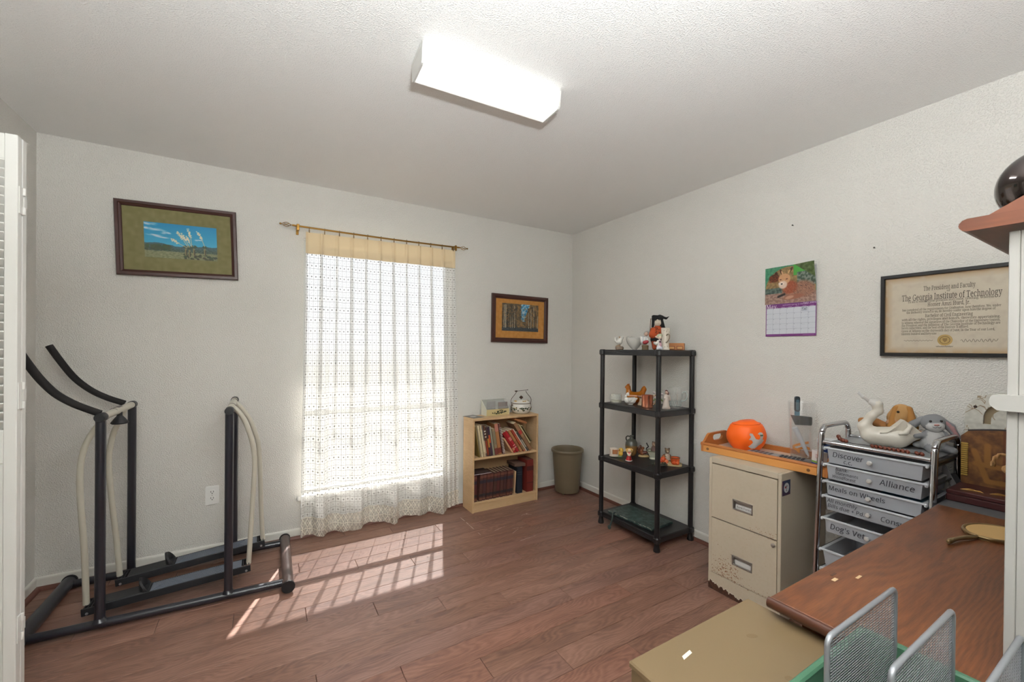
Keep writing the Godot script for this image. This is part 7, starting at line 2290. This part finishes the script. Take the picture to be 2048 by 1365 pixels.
		var me := obj("wire_mesh", st, sil, dv)
		me.set_meta("kind", "stuff")

# ---------------------------------------------------------------- calendar, diploma and nails on the right wall
func fox_print() -> Image:
	var W := 260
	var H := 210
	var im := Image.create(W, H, false, Image.FORMAT_RGB8)
	var n := noise(61, 1.0, 4)
	for y in H:
		for x in W:
			var g := n.get_noise_2d(x * 0.05, y * 0.05)
			var col := c8(52, 120, 92).lerp(c8(86, 150, 112), clampf(0.5 + g, 0, 1))
			var dx := (x - 130.0) / 128.0
			var dy := (y - 128.0) / 122.0
			if dx * dx + dy * dy < 1.0: col = c8(160, 132, 88).lerp(c8(120, 96, 62), clampf(0.5 + g, 0, 1))
			if y > 118 and x < 120: col = c8(96, 112, 104).lerp(c8(60, 76, 70), clampf(0.5 + g * 2.0, 0, 1))
			if y > 150: col = c8(168, 138, 124).lerp(c8(134, 104, 92), clampf(0.5 + g * 1.5, 0, 1))
			if x > 150 and y < 60: col = c8(76, 160, 66)
			if x > 168 and y > 44 and y < 120: col = c8(124, 132, 124).lerp(c8(64, 84, 70), clampf(0.5 + g * 2.5, 0, 1))
			if y < 0.78 * (x - 156): col = c8(60, 78, 34).lerp(c8(112, 124, 88), clampf(0.5 + g, 0, 1) * 0.7)
			im.set_pixel(x, y, col)
	dab(im, 50, 62, 34, 26, c8(66, 36, 24), 1.0)
	dab(im, 60, 40, 10, 16, c8(70, 38, 24), 1.0)
	for k in 60: dab(im, rng.randf_range(24, 76), rng.randf_range(48, 84), 6, 3, c8(110 + rng.randi() % 50, 62, 36), 0.4)
	# body and tail
	dab(im, 200, 138, 62, 52, c8(150, 108, 88), 1.0, 0.25)
	dab(im, 130, 122, 46, 44, c8(150, 78, 52), 1.0)
	for k in 260: dab(im, rng.randf_range(148, 252), rng.randf_range(100, 186), rng.randf_range(2, 9), 1.4, [c8(178, 140, 120), c8(96, 66, 56), c8(64, 48, 46), c8(150, 100, 78)][k % 4], 0.5, rng.randf_range(0.4, 1.4))
	for k in 120: dab(im, rng.randf_range(92, 168), rng.randf_range(88, 160), rng.randf_range(2, 8), 1.5, [c8(164, 84, 54), c8(120, 56, 38), c8(190, 130, 100)][k % 3], 0.5, 1.2)
	dab(im, 150, 176, 60, 16, c8(150, 96, 74), 1.0, -0.1)
	dab(im, 130, 178, 26, 10, c8(196, 160, 136), 0.7, -0.2)
	stroke(im, 72, 170, 104, 158, 7, c8(40, 32, 32))
	# head
	dab(im, 104, 72, 34, 32, c8(196, 148, 108), 1.0, 0.0, 0.15)
	dab(im, 96, 104, 26, 26, c8(214, 190, 172), 1.0)
	dab(im, 86, 30, 7, 18, c8(70, 44, 30), 1.0, -0.35)
	dab(im, 136, 26, 7, 20, c8(70, 44, 30), 1.0, 0.55)
	dab(im, 92, 36, 5, 14, c8(206, 160, 120), 0.9, -0.3)
	dab(im, 128, 34, 5, 14, c8(214, 170, 120), 0.9, 0.5)
	dab(im, 88, 96, 18, 12, c8(226, 212, 200), 1.0)
	dab(im, 90, 99, 6, 4.5, c8(30, 26, 26), 1.0)
	dab(im, 84, 74, 7, 3.5, c8(70, 40, 30), 0.9, 0.2)
	dab(im, 116, 74, 7, 3.5, c8(70, 40, 30), 0.9, -0.2)
	for k in 60: dab(im, rng.randf_range(76, 134), rng.randf_range(44, 92), 4, 1.2, [c8(206, 160, 118), c8(176, 122, 84)][k % 2], 0.5, rng.randf_range(1.0, 2.0))
	return im

func grid_page() -> Image:
	var W := 280
	var H := 200
	var im := Image.create(W, H, false, Image.FORMAT_RGB8)
	im.fill(c8(206, 209, 216))
	var pur := c8(112, 46, 116)
	im.fill_rect(Rect2i(0, 0, W, 26), pur)
	im.fill_rect(Rect2i(0, H - 14, W, 14), pur)
	im.fill_rect(Rect2i(0, 0, 4, H), pur)
	im.fill_rect(Rect2i(W - 4, 0, 4, H), pur)
	for k in range(1, 7): im.fill_rect(Rect2i(4 + int(k * 38.9), 26, 1, H - 40), c8(150, 154, 170))
	for k in range(1, 5): im.fill_rect(Rect2i(4, 26 + int(k * 32), W - 8, 1), c8(150, 154, 170))
	for k in 7: im.fill_rect(Rect2i(14 + int(k * 38.9), 21, 20, 2), c8(196, 170, 200))
	for r in 5:
		for k in 7: im.fill_rect(Rect2i(7 + int(k * 38.9), 29 + r * 32, 3, 3), c8(110, 112, 124))
	im.fill_rect(Rect2i(4 + int(5 * 38.9) + 4, 28, 32, 24), c8(180, 184, 196))
	for k in 26: im.fill_rect(Rect2i(4 + int(5 * 38.9) + 5 + rng.randi() % 26, 30 + rng.randi() % 18, 2 + rng.randi() % 4, 1 + rng.randi() % 2), c8(70, 72, 84))
	for k in 12: im.fill_rect(Rect2i(10 + rng.randi() % 250, 52 + rng.randi() % 120, 10 + rng.randi() % 8, 1), c8(168, 172, 186))
	im.fill_rect(Rect2i(8, H - 8, 84, 1), c8(190, 150, 194))
	im.fill_rect(Rect2i(W - 70, H - 8, 60, 1), c8(190, 150, 194))
	return im

func wall_sheet(z0: float, z1: float, y0: float, y1: float, bulge: Callable, nx := 20, ny := 14) -> SurfaceTool:
	# a sheet on the right wall; z0 is its left edge; bulge(u, v) is how far it stands off
	var st := mb()
	st.set_smooth_group(1)
	for j in ny:
		for i in nx:
			var p := []
			var uv := []
			for c in [[i, j], [i + 1, j], [i + 1, j + 1], [i, j + 1]]:
				var u: float = c[0] / float(nx)
				var v: float = c[1] / float(ny)
				p.append(Vector3(-bulge.call(u, v), lerpf(y0, y1, v), lerpf(z0, z1, u)))
				uv.append(Vector2(u, 1.0 - v))
			quad_uv(st, p, uv)
	return st

func build_wall_papers():
	var t := thing("calendar", "fox photo wall calendar open to a purple edged month page on the right wall", "calendar", Vector3(0, 1.6, 2.0))
	var flat := func(u: float, v: float): return 0.004 + 0.003 * u
	var top := func(u: float, v: float): return 0.005 + 0.006 * (1.0 - v) * u + 0.03 * smoothstep(0.55, 1.0, u) * smoothstep(0.3, 1.0, v) + 0.006 * sin(u * 3.0) * v
	var fm := MT(fox_print(), 0.35)
	fm.cull_mode = BaseMaterial3D.CULL_DISABLED
	var gm := MT(grid_page(), 0.45)
	gm.cull_mode = BaseMaterial3D.CULL_DISABLED
	obj("photo_page", wall_sheet(-0.141, 0.134, -0.008, 0.208, top), fm, t)
	obj("month_page", wall_sheet(-0.136, 0.135, -0.198, -0.009, flat), gm, t)
	obj("page_stack", bxm(Vector3(-0.0035, -0.196, -0.132), Vector3(-0.001, 0.19, 0.131)), M(c8(190, 188, 190), 0.7), t)
	var W := facing_left()
	text3(t, "month_name", "May", Vector3(-0.0062, -0.0225, -0.132), 0.030, c8(226, 214, 228), W, "Droid Sans")
	text3(t, "header_line", "welcome spring to the wild", Vector3(-0.0068, -0.018, -0.040), 0.011, c8(206, 176, 210), W, "Droid Sans")
	text3(t, "publisher_line", "Pet Calendar", Vector3(-0.0082, -0.014, 0.068), 0.015, c8(216, 196, 220), W, "Droid Sans")
	t.rotation.x = 0.0
	# diploma
	t = thing("diploma", "framed old university diploma with gold seal in a thin black frame on the right wall", "diploma", Vector3(-0.003, 1.4885, 2.652))
	t.rotation.y = -PI / 2
	var bl := M(c8(22, 20, 20), 0.35)
	frame_bars(t, 0.472, 0.385, 0.016, 0.018, bl, false)
	var gi := M(c8(120, 98, 66), 0.5)
	var st := mb()
	for s in [-1, 1]:
		addbx(st, Vector3(-0.2215, 0.1765 * s - 0.001, 0.004), Vector3(0.2215, 0.1765 * s + 0.001, 0.009))
		addbx(st, Vector3(0.220 * s - 0.001, -0.177, 0.004), Vector3(0.220 * s + 0.001, 0.177, 0.009))
	obj("inner_fillet", st, gi, t)
	var pim := Image.create(160, 120, false, Image.FORMAT_RGB8)
	var n := noise(77, 0.05, 3)
	for y in 120:
		for x in 160:
			var ed := minf(minf(x, 159 - x), minf(y, 119 - y)) / 10.0
			var g := n.get_noise_2d(x, y)
			pim.set_pixel(x, y, c8(176, 148, 112).lerp(c8(196, 184, 164), clampf(ed, 0.0, 1.0)).lerp(c8(184, 170, 152), clampf(g, 0, 1)))
	obj("parchment", flat_print(0.44, 0.353, 0.0045), MT(pim, 0.5), t)
	obj("backing", bxm(Vector3(-0.224, -0.18, 0.0), Vector3(0.224, 0.18, 0.0043)), M(c8(120, 108, 90), 0.8), t)
	var ink := c8(58, 50, 44)
	var lines := [["The President and Faculty", 0.1160, 0.0270, 0.0, 0.163],
		["of", 0.1000, 0.0120, 0.0, 0.000],
		["The Georgia Institute of Technology", 0.0775, 0.0370, 0.0, 0.314],
		["To all to whom these presents may come, Greeting. Whereas", 0.0595, 0.0135, 0.0, 0.270],
		["Homer Amzi Hurd, Jr.", 0.0425, 0.0230, 0.0, 0.134],
		["has completed all the requirements for Graduation, now therefore, We, under", 0.0225, 0.0135, 0.0, 0.310],
		["the authority vested in us, do hereby confer upon him the degree of", 0.0105, 0.0135, 0.0, 0.280],
		["Bachelor of Civil Engineering", -0.0075, 0.0185, 0.0, 0.150],
		["with all the rights, privileges and honors, thereunto appertaining.", -0.0230, 0.0135, 0.0, 0.310],
		["In witness whereof the signatures of the Chancellor of the University System,", -0.0370, 0.0135, 0.0, 0.310],
		["the President and the Registrar of The Georgia Institute of Technology are", -0.0495, 0.0135, 0.0, 0.310],
		["hereto subscribed, and the seal of the Institute is affixed.", -0.0615, 0.0135, 0.0, 0.220],
		["Given at Atlanta on the thirteenth day of June, in the Year of our Lord,", -0.0755, 0.0135, 0.0, 0.295],
		["nineteen hundred and forty-nine", -0.0885, 0.0135, 0.0, 0.120]]
	var k := 0
	for l in lines:
		var left := k >= 8
		var o := text3(t, "engraved_line", l[0], Vector3(-0.002 if not left else -0.159, l[1], 0.0052), l[2], ink, Basis.IDENTITY, "Droid Serif", 1.0, HORIZONTAL_ALIGNMENT_LEFT if left else HORIZONTAL_ALIGNMENT_CENTER)
		var wd: float = o.mesh.get_aabb().size.x
		if l[4] > 0.0 and wd > 0.0: o.scale.x = l[4] / wd
		k += 1
	obj("gold_seal", lathem(V2([0.0001, 0, 0.024, 0, 0.0245, 0.0006, 0.022, 0.001, 0.0001, 0.001]), 28, Transform3D(Basis(Vector3.RIGHT, PI / 2), Vector3(-0.011, -0.1185, 0.0048))), M(c8(176, 146, 86), 0.45), t)
	obj("seal_ring", tubem((func():
		var o := []
		for j in 29: o.append(Vector3(-0.011 + 0.016 * cos(TAU * j / 28.0), -0.1185 + 0.016 * sin(TAU * j / 28.0), 0.006))
		return o).call(), 0.0011, 5), M(c8(132, 104, 56), 0.45), t)
	obj("seal_crest", prismm(V2([-0.007, 0.008, 0.007, 0.008, 0.007, -0.002, 0, -0.01, -0.007, -0.002]), 0.0058, 0.0064, Transform3D(Basis.IDENTITY, Vector3(-0.011, -0.1185, 0))), M(c8(140, 112, 62), 0.45), t)
	for s in [[0.038, -0.122, 0.108, 0.008], [-0.15, -0.120, 0.10, 0.003], [-0.04, -0.147, 0.055, 0.004]]:
		var pts := []
		for j in 44:
			var u := j / 43.0
			pts.append(Vector3(s[0] + s[2] * u, s[1] + s[3] * sin(j * 1.35) * (0.4 + 0.6 * absf(sin(j * 0.31))), 0.0054))
		obj("signature", tubem(pts, 0.0005, 4), M(c8(70, 62, 58), 0.7), t)
	# nails left in the wall
	for q in [[2.031, 2.010, "small dark nail high on the right wall, farther from the hutch"], [1.827, 2.386, "small dark nail in the right wall above the gap between calendar and diploma"]]:
		var nl := thing("nail", q[2], "nail", Vector3(0, q[0], q[1]))
		obj("shank", tubem([Vector3(0.004, 0, 0), Vector3(-0.012, 0.002, 0)], 0.0016, 6), M(c8(70, 64, 58), 0.4, 0.6), nl)
		obj("head", lathem(V2([0, 0, 0.0042, 0, 0.0042, 0.0015, 0, 0.002]), 10, Transform3D(Basis(Vector3.BACK, PI / 2), Vector3(-0.011, 0.002, 0))), M(c8(70, 64, 58), 0.4, 0.6), nl)
